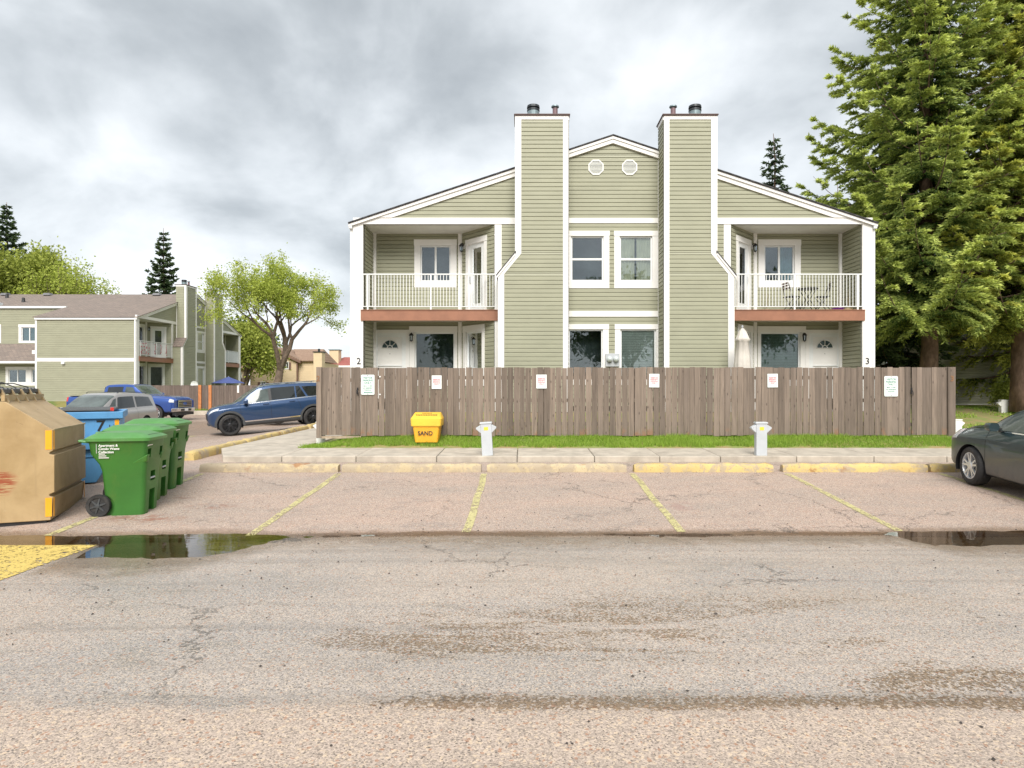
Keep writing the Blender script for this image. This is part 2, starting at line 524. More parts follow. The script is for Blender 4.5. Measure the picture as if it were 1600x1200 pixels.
# aggregate
ag = rng_map(t, sepc.outputs[0], 0, 1, .66, 1.34, False)
vm = N(t, 'ShaderNodeVectorMath', operation='SCALE'); t.links.new(col, vm.inputs[0]); t.links.new(ag, vm.inputs['Scale'])
col = mixc(t, rng_map(t, sepc.outputs[1], .86, .93, 0, .85), vm.outputs[0], (.58, .47, .36))
col = mixc(t, mth(t, 'MULTIPLY', rng_map(t, sepd.outputs[0], .88, .94, 0, .8), mth(t, 'MULTIPLY_ADD', isnear, .6, .3)), col, (.64, .50, .36))
col = mixc(t, rng_map(t, sepc.outputs[2], .90, .96, 0, .75), col, (.10, .085, .075))
col = mixc(t, rng_map(t, sepd.outputs[1], .93, .97, 0, .6), col, (.36, .17, .09))
trk = noise(t, mapping(t, P, (.06, 2.6, 1)), 1.0, 5, .6, .3)
col = mixc(t, mth(t, 'MULTIPLY', rng_map(t, trk, .5, .68, 0, .32), isroad), col, (.15, .135, .12))
drip = N(t, 'ShaderNodeTexVoronoi', inp={'Scale': 1.5, 'Randomness': 1.0}); t.links.new(P, drip.inputs['Vector'])
dsc = N(t, 'ShaderNodeSeparateColor'); t.links.new(drip.outputs['Color'], dsc.inputs[0])
df = mth(t, 'MULTIPLY', rng_map(t, mth(t, 'DIVIDE', drip.outputs['Distance'], mth(t, 'MULTIPLY_ADD', dsc.outputs[1], .09, .012)), .5, 1.0, 1, 0), rng_map(t, dsc.outputs[0], .5, .55, 0, .5))
col = mixc(t, df, col, (.09, .08, .07))
# cracks
wv = N(t, 'ShaderNodeVectorMath', operation='ADD')
nz = noise(t, P, 1.6, 5, .7, out=1)
t.links.new(P, wv.inputs[0]); t.links.new(nz, wv.inputs[1])
cv = N(t, 'ShaderNodeTexVoronoi', feature='DISTANCE_TO_EDGE', inp={'Scale': .42}); t.links.new(wv.outputs[0], cv.inputs['Vector'])
crk = rng_map(t, cv.outputs['Distance'], .001, .009, 1, 0)
cmask = rng_map(t, noise(t, P, .55, 3, .5), .46, .56)
crk = mth(t, 'MULTIPLY', crk, cmask)
col = mixc(t, mth(t, 'MULTIPLY', crk, .65), col, (.06, .052, .045))
# broken patch of asphalt by the swale
def spot(cx, cy, rx, ry, edge=.35, nn=None):
    dx = mth(t, 'DIVIDE', mth(t, 'SUBTRACT', PX, cx), rx); dy = mth(t, 'DIVIDE', mth(t, 'SUBTRACT', PY, cy), ry)
    r = mth(t, 'SQRT', mth(t, 'ADD', mth(t, 'MULTIPLY', dx, dx), mth(t, 'MULTIPLY', dy, dy)))
    r = mth(t, 'ADD', r, mth(t, 'MULTIPLY', mth(t, 'SUBTRACT', nn if nn is not None else med, .5), 1.3))
    return rng_map(t, r, 1 - edge, 1, 1, 0)
cb2 = N(t, 'ShaderNodeTexVoronoi', feature='DISTANCE_TO_EDGE', inp={'Scale': 5.0}); t.links.new(wv.outputs[0], cb2.inputs['Vector'])
brk = mth(t, 'MULTIPLY', spot(-2.95, 7.72, .42, .17), rng_map(t, cb2.outputs['Distance'], .03, .11, 1, .15))
col = mixc(t, brk, col, (.018, .017, .018))
fine = noise(t, P, 6, 6, .7, .5)
for (cx, cy, rx, ry, cc, st) in ((-5.2, 8.75, .8, .3, (.25, .10, .06), .75), (-4.6, 9.4, .55, .22, (.24, .10, .06), .6), (-5.3, 9.9, .25, .08, (.22, .09, .06), .6), (2.3, 9.4, .4, .5, (.30, .16, .14), .4)):
    f = mth(t, 'MULTIPLY', spot(cx, cy, rx, ry, .6, fine), mth(t, 'MULTIPLY', rng_map(t, fine, .45, .6), st))
    col = mixc(t, f, col, cc)
# dark damp bands on the road in front and along the swale
hz = noise(t, mapping(t, P, (.28, 1.5, 1)), 1.0, 7, .65, .6)
damp = mth(t, 'MULTIPLY', rng_map(t, hz, .44, .62, 0, .8), rng_map(t, PY, 6.4, 4.8))
damp = mth(t, 'MULTIPLY', damp, rng_map(t, PX, -2.2, -.9))
damp = mth(t, 'MULTIPLY', damp, mth(t, 'SUBTRACT', 1.0, isnear))
edge = mth(t, 'MULTIPLY', rng_map(t, ly, 3.75, 3.6, 0, 1), rng_map(t, ly, 3.42, 3.55, 0, 1))
edge = mth(t, 'MULTIPLY', edge, rng_map(t, PX, -1.6, -.2, 0, .7))
sw = mth(t, 'SUBTRACT', PY, mth(t, 'MULTIPLY_ADD', rng_map(t, PX, -.5, -6, 0, 1), -.34, 8.03))
swd = mth(t, 'MULTIPLY', rng_map(t, mth(t, 'ABSOLUTE', mth(t, 'ADD', sw, mth(t, 'MULTIPLY', mth(t, 'SUBTRACT', med, .5), .3))), .03, .2, 1, 0), .85)
wet = mth(t, 'MAXIMUM', mth(t, 'MAXIMUM', mth(t, 'MULTIPLY', damp, .75), edge), swd)
wetc = N(t, 'ShaderNodeVectorMath', operation='MULTIPLY', inp={1: (.55, .46, .36)}); t.links.new(col, wetc.inputs[0])
gran = mth(t, 'ADD', mth(t, 'MULTIPLY', fine, .55), mth(t, 'MULTIPLY', sepd.outputs[2], .45))
wetf = rng_map(t, mth(t, 'ADD', mth(t, 'MULTIPLY', gran, .75), mth(t, 'MULTIPLY', wet, .62)), .62, .80)
wetf = mth(t, 'MULTIPLY', wetf, rng_map(t, wet, .02, .2))
col = mixc(t, wetf, col, wetc.outputs[0])
t.links.new(col, b.inputs['Base Color'])
sepz = N(t, 'ShaderNodeSeparateXYZ'); t.links.new(P, sepz.inputs[0])
# damp silt margin wherever the ground lies only just above the standing water
mar = rng_map(t, mth(t, 'ADD', sepz.outputs['Z'], mth(t, 'MULTIPLY', mth(t, 'SUBTRACT', fine, .5), .02)), -.259, -.243, .75, 0)
mar = mth(t, 'MULTIPLY', mar, rng_map(t, PY, 5.5, 6.2))
mc = N(t, 'ShaderNodeVectorMath', operation='MULTIPLY', inp={1: (.50, .43, .34)}); t.links.new(col, mc.inputs[0])
col = mixc(t, mar, col, mc.outputs[0])
t.links.new(col, b.inputs['Base Color'])
# broad damp sheen on the lane
shn = noise(t, mapping(t, P, (.22, .5, 1)), 1.0, 4, .5, .3)
shm = mth(t, 'MULTIPLY', mth(t, 'MULTIPLY', rng_map(t, mth(t, 'ADD', shn, mth(t, 'MULTIPLY', rng_map(t, PX, 1, -4), .12)), .44, .60), isroad), mth(t, 'SUBTRACT', 1.0, isnear))
ro = mth(t, 'SUBTRACT', .82, mth(t, 'MULTIPLY', isroad, .16))
ro = mth(t, 'SUBTRACT', ro, mth(t, 'MULTIPLY', shm, .26))
ro = mth(t, 'SUBTRACT', ro, mth(t, 'MULTIPLY', mar, .3))
ro = mth(t, 'SUBTRACT', ro, mth(t, 'MULTIPLY', wetf, .3))
t.links.new(ro, b.inputs['Roughness'])
hh = mth(t, 'SUBTRACT', mth(t, 'MULTIPLY', vo.outputs['Distance'], -1.0), mth(t, 'MULTIPLY', crk, 1.2))
bump(t, hh, .4, .006, b)
ASPH = m

X = axis([(-70, -20, 2.0), (-20, -8, .4), (-8, 9.5, .045), (9.5, 14, .3), (14, 50, 2)])
Y = axis([(-25, -2, 1.0), (-2, 5.6, .2), (5.6, 8.4, .035), (8.4, 12.2, .12), (12.2, 13.44, .3), (13.44, 41, .6)])
def keep(cx, cy):
    return (cy < 13.44) | ((cx > 23) & (cy < 15)) | ((cx < -6.0) & (cy < 15)) | (cx < -6.85)
lot_o = grid_mesh('parking_lot', X, Y, lambda x, y: ground_z(x, y, True), ASPH, keep)

# ---- water in the swale
m, t, b, o = newmat('puddle_water'); t.nodes.remove(b)
fr = N(t, 'ShaderNodeFresnel', inp={'IOR': 1.4})
tr = N(t, 'ShaderNodeBsdfTransparent', inp={'Color': (.72, .64, .50, 1)})
gl = N(t, 'ShaderNodeBsdfGlossy', inp={'Color': (.95, .95, .95, 1), 'Roughness': .02})
gp = N(t, 'ShaderNodeNewGeometry')
bp = N(t, 'ShaderNodeBump', inp={'Strength': .05, 'Distance': .02}); t.links.new(noise(t, mapping(t, gp.outputs['Position'], (2, 6, 1)), 1.5, 3, .5), bp.inputs['Height']); t.links.new(bp.outputs[0], gl.inputs['Normal'])
mx = N(t, 'ShaderNodeMixShader'); t.links.new(mth(t, 'MULTIPLY_ADD', fr.outputs[0], 1.15, .03, clamp=True), mx.inputs[0]); t.links.new(tr.outputs[0], mx.inputs[1]); t.links.new(gl.outputs[0], mx.inputs[2])
t.links.new(mx.outputs[0], o.inputs[0])
WATER = m
grid_mesh('puddle_water', np.linspace(-9, 13, 23), np.linspace(5.9, 8.4, 5), lambda x, y: WATER_Z + x * 0, WATER, lambda x, y: (y > 6.2))

# ---- paint
def paint_mat(name, col, wear):
    m, t, b, o = newmat(name)
    gp = N(t, 'ShaderNodeNewGeometry'); P = gp.outputs['Position']
    n = noise(t, P, 9, 8, .75, .4)
    n2 = noise(t, P, .9, 4, .6)
    vo = N(t, 'ShaderNodeTexVoronoi', inp={'Scale': 60.0}); t.links.new(P, vo.inputs['Vector'])
    sc = N(t, 'ShaderNodeSeparateColor'); t.links.new(vo.outputs['Color'], sc.inputs[0])
    c = mixc(t, rng_map(t, n2, .3, .7), tuple(x * .85 for x in col), col)
    c = mixc(t, rng_map(t, sc.outputs[0], .3, 1, 0, .45), c, tuple(x * .6 for x in col))
    t.links.new(c, b.inputs['Base Color'])
    b.inputs['Roughness'].default_value = .7
    bump(t, vo.outputs['Distance'], .4, .006, b)
    tr = N(t, 'ShaderNodeBsdfTransparent')
    mx = N(t, 'ShaderNodeMixShader')
    f = mth(t, 'GREATER_THAN', mth(t, 'ADD', mth(t, 'ADD', n, mth(t, 'MULTIPLY', n2, .25)), mth(t, 'MULTIPLY', sc.outputs[1], .22)), wear)
    t.links.new(f, mx.inputs[0]); t.links.new(b.outputs[0], mx.inputs[1]); t.links.new(tr.outputs[0], mx.inputs[2])
    t.links.new(mx.outputs[0], o.inputs[0])
    return m
PAINT = paint_mat('yellow_line_paint', (.62, .56, .27), .78)
PAINT2 = paint_mat('yellow_block_paint', (.72, .54, .15), .82)
def paint(name, x0, x1, y0, y1, mat, step=.12, wob=.0, xoff=0.0):
    xs = np.linspace(x0, x1, max(2, int((x1 - x0) / step) + 1)); ysr = np.linspace(y0, y1, int((y1 - y0) / step) + 2)
    gx, gy = np.meshgrid(xs, ysr)
    gx2 = gx + wob * (vnoise(gy * 2, gy * 0 + x0) - .5) + xoff * (gy - y0)
    z = ground_z(gx2, gy, True) + .006
    V = np.stack([gx2, gy, z], -1).reshape(-1, 3); ny, nx = gx.shape
    i = np.arange(nx * ny).reshape(ny, nx)
    F = np.stack([i[:-1, :-1], i[:-1, 1:], i[1:, 1:], i[1:, :-1]], -1).reshape(-1, 4)
    o = mesh_np(name, V, F, mat); o['kind'] = 'structure'; return o
for i, (x, ye) in enumerate(((-5.92, 7.95), (-3.42, 7.95), (-.74, 8.1), (1.98, 8.13), (4.80, 8.2), (7.62, 8.1))):
    paint('parking_line', x - .055, x + .055, ye, 11.72, PAINT, .055, .03)
paint('painted_block', -9.5, -4.97, 5.2, 7.50, PAINT2, .06, .08)
paint('parking_line', -15.2, -12.1, 23.3, 23.65, PAINT, .1)

# ---- lawn / soil / far ground
m, t, b, o = newmat('lawn_soil')
gp = N(t, 'ShaderNodeNewGeometry'); P = gp.outputs['Position']
n = noise(t, P, 1.1, 6, .6); n2 = noise(t, P, 18, 5, .7)
c = mixc(t, rng_map(t, n, .4, .62), (.10, .15, .03), (.22, .20, .06))
c = mixc(t, rng_map(t, n2, .45, .7, 0, .6), c, (.22, .15, .08))
t.links.new(c, b.inputs['Base Color']); b.inputs['Roughness'].default_value = .95
bump(t, n2, .6, .03, b)
SOIL = m
m, t, b, o = newmat('earth_edge')
gp = N(t, 'ShaderNodeNewGeometry'); P = gp.outputs['Position']
n = noise(t, P, 3, 6, .6); n2 = noise(t, P, 30, 5, .7)
c = mixc(t, rng_map(t, n, .4, .62), (.20, .26, .06), (.34, .24, .12))
c = mixc(t, rng_map(t, n2, .45, .7, 0, .6), c, (.33, .22, .12))
t.links.new(c, b.inputs['Base Color']); b.inputs['Roughness'].default_value = .95
EARTH = m

def soil_z(x, y):
    x = np.asarray(x, float); y = np.asarray(y, float)
    z = .13 + .2 * _s((y - 14.85) / 1.0) + .50 * _s((y - 16.2) / 2.2)
    # right of the fence the ground rises more gently
    z2 = .13 + .2 * _s((y - 14.85) / 1.4) + .5 * _s((y - 17.2) / 6.5)
    k = _s((x - 10.2) / 1.2)
    z = z * (1 - k) + z2 * k
    kk = _s((x + 5.35) / 1.4)
    z = .11 * (1 - kk) + z * kk
    return z + fbm(x * 1.3, y * 1.3, 3) * .03
grid_mesh('lawn', axis([(-5.3, 14, .35), (14, 60, 2)]), axis([(14.8, 19, .12), (19, 30, .8), (30, 90, 6)]), soil_z, EARTH, lambda x, y: True | (x > 0))
def soil_z2(x, y):
    x = np.asarray(x, float); y = np.asarray(y, float)
    return -.08 + .75 * _s((y - 41.2) / 1.6) + fbm(x * .6, y * .6, 3) * .06
grid_mesh('verge', axis([(-70, -5.3, 1.2)]), axis([(40.9, 44, .3), (44, 90, 4)]), soil_z2, SOIL)
gnd = MB(); gnd.quad((-900, -900, -.62), (900, -900, -.62), (900, 900, -.62), (-900, 900, -.62))
gnd.build('ground', SOIL, kind='structure')

# ---- sidewalk: slabs with real joints
swk = empty('sidewalk'); swk['kind'] = 'structure'
def slab(x0, x1, y0, y1, zt0, zt1, zb=-.12, x0b=None):
    mb = MB(); x0b = x0 if x0b is None else x0b
    g = .006
    mb.hexa([(x0 + g, y0, zb), (x1 - g, y0, zb), (x1 - g, y1, zb), (x0b + g, y1, zb), (x0 + g, y0, zt0), (x1 - g, y0, zt0), (x1 - g, y1, zt1), (x0b + g, y1, zt1)])
    return mb.build('slab', CONC, swk, bevel=.012, seg=1)
edges = [-6.35] + [(p - 820) * .01345 for p in (440, 556, 682, 808, 929, 1031, 1126, 1245, 1366, 1480, 1600)] + [12.1, 13.7, 15.3, 16.9, 18.5, 21, 24]
for i in range(len(edges) - 1):
    dz = random.uniform(-.006, .006)
    slab(edges[i], edges[i + 1], 13.45, 14.86, .12 + dz, .16 + dz, x0b=(-7.05 if i == 0 else None))
yy = 14.87
while yy < 38:
    L = 1.55
    mb = MB(); a = -7.05 - .03 * (yy - 15); bb = -7.05 - .03 * (yy + L - 15)
    mb.hexa([(a, yy, -.2), (-5.34, yy, -.2), (-5.34, yy + L - .012, -.2), (bb, yy + L - .012, -.2), (a, yy, .155), (-5.34, yy, .155), (-5.34, yy + L - .012, .155), (bb, yy + L - .012, .155)])
    mb.build('slab', CONC, swk, bevel=.012, seg=1)
    yy += L
# concrete verge under the fence end
kf = MB(); kf.box(-26, -8.2, 40.75, 40.95, -.3, .02); kf.build('kerb', CONC, kind='structure', bevel=.02)

# ---- yellow concrete blocks
def block_mat(name, col, wear):
    m, t, b, o = newmat(name)
    vec, rnd = objvec(t)
    n = noise(t, vec, 3.5, 9, .72, .5); n2 = noise(t, vec, 1.1, 4, .6); n3 = noise(t, vec, 28, 5, .7)
    c = mixc(t, rng_map(t, n2, .35, .65), tuple(x * .85 for x in col), col)
    c = mixc(t, rng_map(t, n, wear, wear + .1, 0, .9), c, (.40, .33, .24))
    c = mixc(t, rng_map(t, n3, .58, .68, 0, .75), c, (.20, .13, .07))
    c = mixc(t, mth(t, 'MULTIPLY', rng_map(t, noise(t, vec, 1.9, 5, .6), .60, .68), .75), c, (.30, .13, .05))
    t.links.new(c, b.inputs['Base Color']); b.inputs['Roughness'].default_value = .9
    bump(t, n3, .7, .012, b)
    return m
BLK_W = block_mat('worn_yellow_concrete', (.55, .45, .28), .44)
BLK_Y = block_mat('yellow_concrete', (.62, .47, .19), .49)
def block(name, p0, p1, w, h, mat, label, group, cat='wheel stop', seed=0):
    r = random.Random(seed)
    p0 = Vector(p0); p1 = Vector(p1); L = (p1 - p0).length; n = 26
    ang = math.atan2(p1.y - p0.y, p1.x - p0.x)
    prof = [(-.5, 0), (-.5, .55), (-.42, .86), (-.3, 1), (.3, 1), (.42, .86), (.5, .55), (.5, 0)]
    vs = []; fs = []
    for i in range(n + 1):
        s = i / n
        e = 1.0 if 0 < i < n else .86
        for (a, bb) in prof:
            jx = (vnoise(i * 1.3 + seed * 7, a * 9 + bb * 5) - .5) * .035
            jz = (vnoise(i * 1.1 + seed * 3, a * 7 + 40) - .5) * .03
            vs.append((s * L - L / 2, (a * w) * e + float(jx), max(0, bb * h * e + (float(jz) if bb > .3 else 0)) - .015))
    k = len(prof)
    for i in range(n):
        for j in range(k - 1):
            fs.append((i * k + j, i * k + j + 1, (i + 1) * k + j + 1, (i + 1) * k + j))
        fs.append((i * k + k - 1, i * k, (i + 1) * k, (i + 1) * k + k - 1))
    fs.append(tuple(range(k))); fs.append(tuple(n * k + j for j in range(k - 1, -1, -1)))
    mb = MB(); mb.add(vs, fs)
    o = mb.build(name, mat, smooth=True)
    smooth_by_angle(o, .9)
    o.location = (p0 + p1) / 2
    o.rotation_euler = (0, -math.asin((p1.z - p0.z) / L), ang)
    tag(o, label, cat, group)
    return o
G = 'concrete wheel stops along the kerb'
st = [(315, 530, BLK_W, 'cracked tan concrete wheel stop, first from the left by the sidewalk end'),
      (536, 752, BLK_W, 'worn tan wheel stop with flaking yellow paint below the yellow sand box'),
      (761, 978, BLK_W, 'tan wheel stop with a rust brown patch, to the right of the left grey post'),
      (990, 1206, BLK_Y, 'bright yellow wheel stop in front of the right grey post'),
      (1221, 1446, BLK_Y, 'long yellow wheel stop with a dark seam, left of the dark sedan'),
      (1450, 1670, BLK_Y, 'yellow wheel stop with a rust spot at the nose of the dark sedan')]
for i, (a, bb, mt, lb) in enumerate(st):
    block('wheel_stop', ((a - 820) * .01196, 11.96, -.0), ((bb - 820) * .01196, 11.96, -.0), .20, .165, mt, lb, G, 'wheel stop', i + 1)
G = 'yellow kerb blocks beside the left sidewalk'
kb = [(-7.22, 13.75, -7.42, 16.9, 'yellow kerb block nearest the camera, beside the left sidewalk'),
      (-7.44, 17.0, -7.66, 20.0, 'second yellow kerb block along the left sidewalk, in front of the blue SUV'),
      (-7.68, 20.1, -7.88, 23.0, 'third yellow kerb block, below the rear door of the blue SUV'),
      (-7.9, 23.3, -8.05, 26.3, 'farthest yellow kerb block, by the rear wheel of the blue SUV')]
for i, (a, c1, bb, c2, lb) in enumerate(kb):
    block('kerb_block', (a, c1, -.0), (bb, c2, -.0), .26, .20, BLK_Y, lb, G, 'kerb block', 20 + i)

# ---- grass
def grass(name, n, x0, x1, y0, y1, zf, h0, h1, wdt, mask=None, tone=(0, 1)):
    x = rng.uniform(x0, x1, n); y = rng.uniform(y0, y1, n)
    if mask is not None:
        k = mask(x, y); x = x[k]; y = y[k]; n = len(x)
    z = zf(x, y) - .01
    patch = np.clip(fbm(x * .8, y * 1.2, 4) * 2.4 + .5, 0, 1)
    h = rng.uniform(h0, h1, n) * (.55 + .8 * patch)
    a = rng.uniform(0, 2 * PI, n); lean = rng.uniform(.1, .7, n) * h
    la = rng.uniform(0, 2 * PI, n)
    dx, dy = np.cos(a) * wdt, np.sin(a) * wdt
    B = np.stack([x, y, z], -1)
    v0 = B + np.stack([-dx, -dy, 0 * x], -1); v1 = B + np.stack([dx, dy, 0 * x], -1)
    tip = B + np.stack([np.cos(la) * lean, np.sin(la) * lean, h], -1)
    V = np.stack([v0, v1, tip], 1).reshape(-1, 3)
    F = np.arange(n * 3).reshape(-1, 3)
    tn = np.repeat(np.clip(rng.uniform(tone[0], tone[1], n) * .7 + patch * .3, 0, 1), 3)
    o = mesh_np(name, V, F, GRASSM, attr=tn)
    o['kind'] = 'stuff'
    return o
tag(grass('grass', 95000, -5.3, 13.6, 14.88, 16.1, soil_z, .05, .12, .006, lambda x, y: (y > 14.90 + .26 * vnoise(x * 2.3, y * 0) + .08 * vnoise(x * 11, y * 0)) & (rng.random(len(x)) < _s((y - 14.9) / .3) + .12) & ((x < 10.7) | (y > 15.3))), 'bright green grass growing between the sidewalk and the fence', 'grass')
tag(grass('grass', 30000, 10.6, 26, 15.6, 24.5, soil_z, .04, .11, .012, lambda x, y: vnoise(x * .8, y * .8) > .3), 'yellowish lawn right of the fence beneath the spruces', 'grass')
tag(grass('grass', 9000, -26, -8.5, 41.0, 41.6, soil_z2, .1, .3, .02), 'tufts of grass at the foot of the far left fence', 'grass')
# small stones and scraps scattered on the asphalt
n = 900
x = rng.uniform(-8, 9, n); y = rng.uniform(3, 12, n) ; z = ground_z(x, y, True) + .004
s = rng.uniform(.003, .013, n); B = np.stack([x, y, z], -1)
off = np.array([[1, 0, 0], [0, 1, 0], [-1, 0, 0], [0, -1, 0], [0, 0, .8]])
V = (B[:, None, :] + off[None] * s[:, None, None] * rng.uniform(.6, 1.4, (n, 5, 1))).reshape(-1, 3)
F = (np.arange(n)[:, None, None] * 5 + np.array([[0, 1, 4], [1, 2, 4], [2, 3, 4], [3, 0, 4]])[None]).reshape(-1, 3)
pb = mesh_np('pebbles', V, F, MAT('dark_stone', (.06, .05, .045), .9, .4, 30))
tag(pb, 'dark pebbles and grit scattered over the asphalt', 'pebbles', kind='stuff')

# ================================================================== fence in front of the house
FY = 15.8
def fx(p): return (p - 820) * FY / 1000
FZ0, FZ1 = .375, 2.06
_pl = []
def plank(parent, x, w, z0=FZ0, z1=FZ1, y=FY, mat=FENCE, rz=0.0, seed=None):
    key = (round(w, 2), round(z1 - z0, 1), mat.name)
    r = random.random
    mb = MB(); h = z1 - z0
    mb.box(-w / 2, w / 2, -.009, .009, 0, h)
    o = mb.build('plank', mat, parent)
    o.location = (x, y + random.uniform(-.004, .004), z0)
    o.rotation_euler = (random.uniform(-.004, .004), random.uniform(-.003, .003), rz + random.uniform(-.03, .03))
    return o
fence = empty('wooden_fence'); tag(fence, 'long grey brown board fence in front of the green house', 'fence')
x = fx(563.5); xe = fx(1423)
while x < xe - .07:
    w = random.choice([.138, .14, .142, .12, .145])
    if xe - x < .30: w = (xe - x) / 2 - .008 if xe - x > .17 else xe - x - .004
    gap = random.choice([.004, .006, .010, .014, .017, .008, .002])
    plank(fence, x + w / 2, w, FZ0 + random.uniform(-.02, .015), FZ1 + random.uniform(-.02, .008))
    x += w + gap
mb = MB()
for z in (1.76, .62): mb.box(fx(563), fx(1423), FY + .02, FY + .058, z, z + .09)
mb.build('rail', FENCE, fence)
mb = MB(); mb.box(fx(563), fx(1423), FY + .02, FY + .058, 1.2, 1.29); mb.build('rail', FENCE, fence)
for i in range(7):
    xx = fx(566) + (fx(1420) - fx(566)) * i / 6
    mb = MB(); mb.box(xx - .045, xx + .045, FY + .06, FY + .15, .2, FZ1 - .03); mb.build('post', FENCE, fence)
def gate(p0, p1, ppost, lat, label, digit, side):
    g = empty('wooden_gate'); tag(g, label, 'gate', 'board gates at the two fence ends')
    x = fx(p0); xe = fx(p1); n = int(round((xe - x) / .123)); w = (xe - x) / n
    for i in range(n):
        plank(g, x + w * (i + .5), w - .004, FZ0 + .01, FZ1 + random.uniform(-.005, .004), FY + .012)
    mb = MB()
    for z in (1.7, .6): mb.box(x, xe, FY + .035, FY + .075, z, z + .09)
    mb.build('rail', FENCE, g)
    mb = MB(); mb.box(x - .01, xe + .02, FY - .03, FY + .1, FZ0 - .07, FZ0 - .015); mb.build('sill_board', MAT('pale_board', (.42, .33, .24), .85, .2, 6), g)
    lx = fx(lat)
    mb = MB(); mb.box(lx - .012, lx + .016, FY - .03, FY - .004, 1.5, 1.56); mb.box(lx - .02, lx + .0, FY - .05, FY - .02, 1.40, 1.51); mb.tube([(lx - .005, FY - .045, 1.5), (lx + .02, FY - .055, 1.44), (lx + .022, FY - .04, 1.36)], .009, 6)
    mb.build('latch', BLACK, g)
    return g
lg = gate(503, 563, 499, 559, 'left gate of the fence, narrow boards, latch beside the green sign', '2', -1)
rg = gate(1424.5, 1480, 1485, 1423.5, 'right gate of the fence, narrow boards, latch right of the sign', '3', 1)
NUMB = MAT('bronze_number', (.25, .13, .06), .5, .1, 3)
for (a, bb, dg, lb, par) in ((495, 503, '2', 'end post', lg), (1480, 1491.5, '3', 'end post', rg)):
    mb = MB(); mb.box(fx(a), fx(bb), FY - .045, FY + .07, FZ0 - .06, FZ1 + .005)
    po = mb.build('gate_post', FENCE, par, bevel=.005, seg=1)
    xx = fx((a + bb) / 2 - (1.0 if dg == '2' else 0)); zz = 1.6 - ((592 if dg == '2' else 592) - 603) * FY / 1000
    text_obj('number', dg, .19, NUMB, po, Matrix.Translation((xx, FY - .049, zz)) @ FACE_FRONT, .004, True)

# ---- signs
SIGN_W = MAT('sign_white', (.80, .84, .82), .35, .02, 2, dirt=.1, dcol=(.5, .5, .5))
SIGN_G = MAT('sign_green_ink', (.02, .22, .16), .5, .05, 2)
SIGN_R = MAT('sign_red_ink', (.55, .04, .09), .5, .05, 2)
def rrect(w, h, r, n=5):
    pts = []
    for (cx, cy, a0) in ((w / 2 - r, h / 2 - r, 0), (-w / 2 + r, h / 2 - r, 90), (-w / 2 + r, -h / 2 + r, 180), (w / 2 - r, -h / 2 + r, 270)):
        for k in range(n + 1):
            a = math.radians(a0 + 90 * k / n); pts.append((cx + r * math.cos(a), cy + r * math.sin(a)))
    return pts
def sign(p0, p1, q0, q1, lines, ink, r, label, group, arrow=False, holes=True, rotz=0.0):
    d = (FY - .03); A = px(p0, q0, d); B = px(p1, q1, d)
    cx, cz = (A.x + B.x) / 2, (A.z + B.z) / 2; w, h = B.x - A.x, A.z - B.z
    e = empty('parking_sign', (cx, d, cz), rot=(0, rotz, 0)); tag(e, label, 'sign', group)
    mb = MB(); mb.prism(rrect(w, h, r), lambda p, q, s: (p, s, q), -.002, .002); mb.build('plate', SIGN_W, e)
    if arrow or holes:
        # thin green border line
        o1 = rrect(w * .93, h * .95, r * .8); o2 = rrect(w * .90, h * .93, r * .75); nn = len(o1)
        mb = MB(); mb.add([(p, -.0028, q) for p, q in o1] + [(p, -.0028, q) for p, q in o2], [(i, (i + 1) % nn, nn + (i + 1) % nn, nn + i) for i in range(nn)])
        if r > .02: mb.build('border', MAT('sign_border', (.45, .62, .56), .5, .02), e)
    for (s, z, sz, bold, sx) in lines:
        text_obj('lettering', s, sz * h, ink, e, Matrix.Translation((0, -.004, z * h)) @ FACE_FRONT, .0008, bold, sx=sx)
    if arrow:
        mb = MB(); zz = -.385 * h
        mb.prism([(-.33 * w, zz), (-.22 * w, zz + .035 * h), (-.22 * w, zz + .017 * h), (.36 * w, zz + .017 * h), (.36 * w, zz - .017 * h), (-.22 * w, zz - .017 * h), (-.22 * w, zz - .035 * h)], lambda p, q, s: (p, s, q), -.0045, -.003)
        mb.build('arrow', ink, e)
    if holes:
        mb = MB()
        for zz in (.455, -.455): mb.lathe([(0, -.005), (.011, -.005), (.011, -.002)], lambda a, bb, hh, z0=zz * h: (a, hh, z0 + bb), 8)
        mb.build('bolt', BLACK, e)
VL = [('VISITOR', .335, .135, True, .98), ('PARKING', .21, .135, True, .92), ('ONLY', .085, .135, True, 1), ('MAX. 4 HRS', -.065, .085, True, 1), ('NO RESIDENT', -.17, .085, True, .95), ('PARKING', -.27, .085, True, 1)]
sign(564.3, 585.2, 585.4, 616.8, VL, SIGN_G, .03, 'white visitor parking sign with green letters and an arrow, near the left gate', 'visitor parking signs', True)
sign(1381.6, 1403, 587.6, 619.4, VL, SIGN_G, .03, 'white visitor parking sign with green letters and no arrow, near the right gate', 'visitor parking signs')
RL = [('RESERVED', .20, .135, True, .92), ('RESIDENT', .07, .135, True, .95), ('PARKING', -.06, .135, True, 1), ('ONLY', -.19, .135, True, 1)]
for (a, bb, c1, c2, lb, rz) in ((674.6, 690, 586.6, 607.6, 'white reserved parking sign with red letters directly above the yellow sand box', 0.0),
                            (838, 854.2, 585.3, 606.9, 'white reserved parking sign with red letters under the left chimney', .0),
                            (1014.3, 1030.2, 584.1, 605.2, 'white reserved parking sign with red letters below the electric meters, left of the right chimney', .01),
                            (1199.2, 1215.3, 584, 605.2, 'white reserved parking sign with red letters above the right grey post', -.01)):
    sign(a, bb, c1, c2, RL, SIGN_R, .006, lb, 'reserved resident parking signs', False, False, rz)
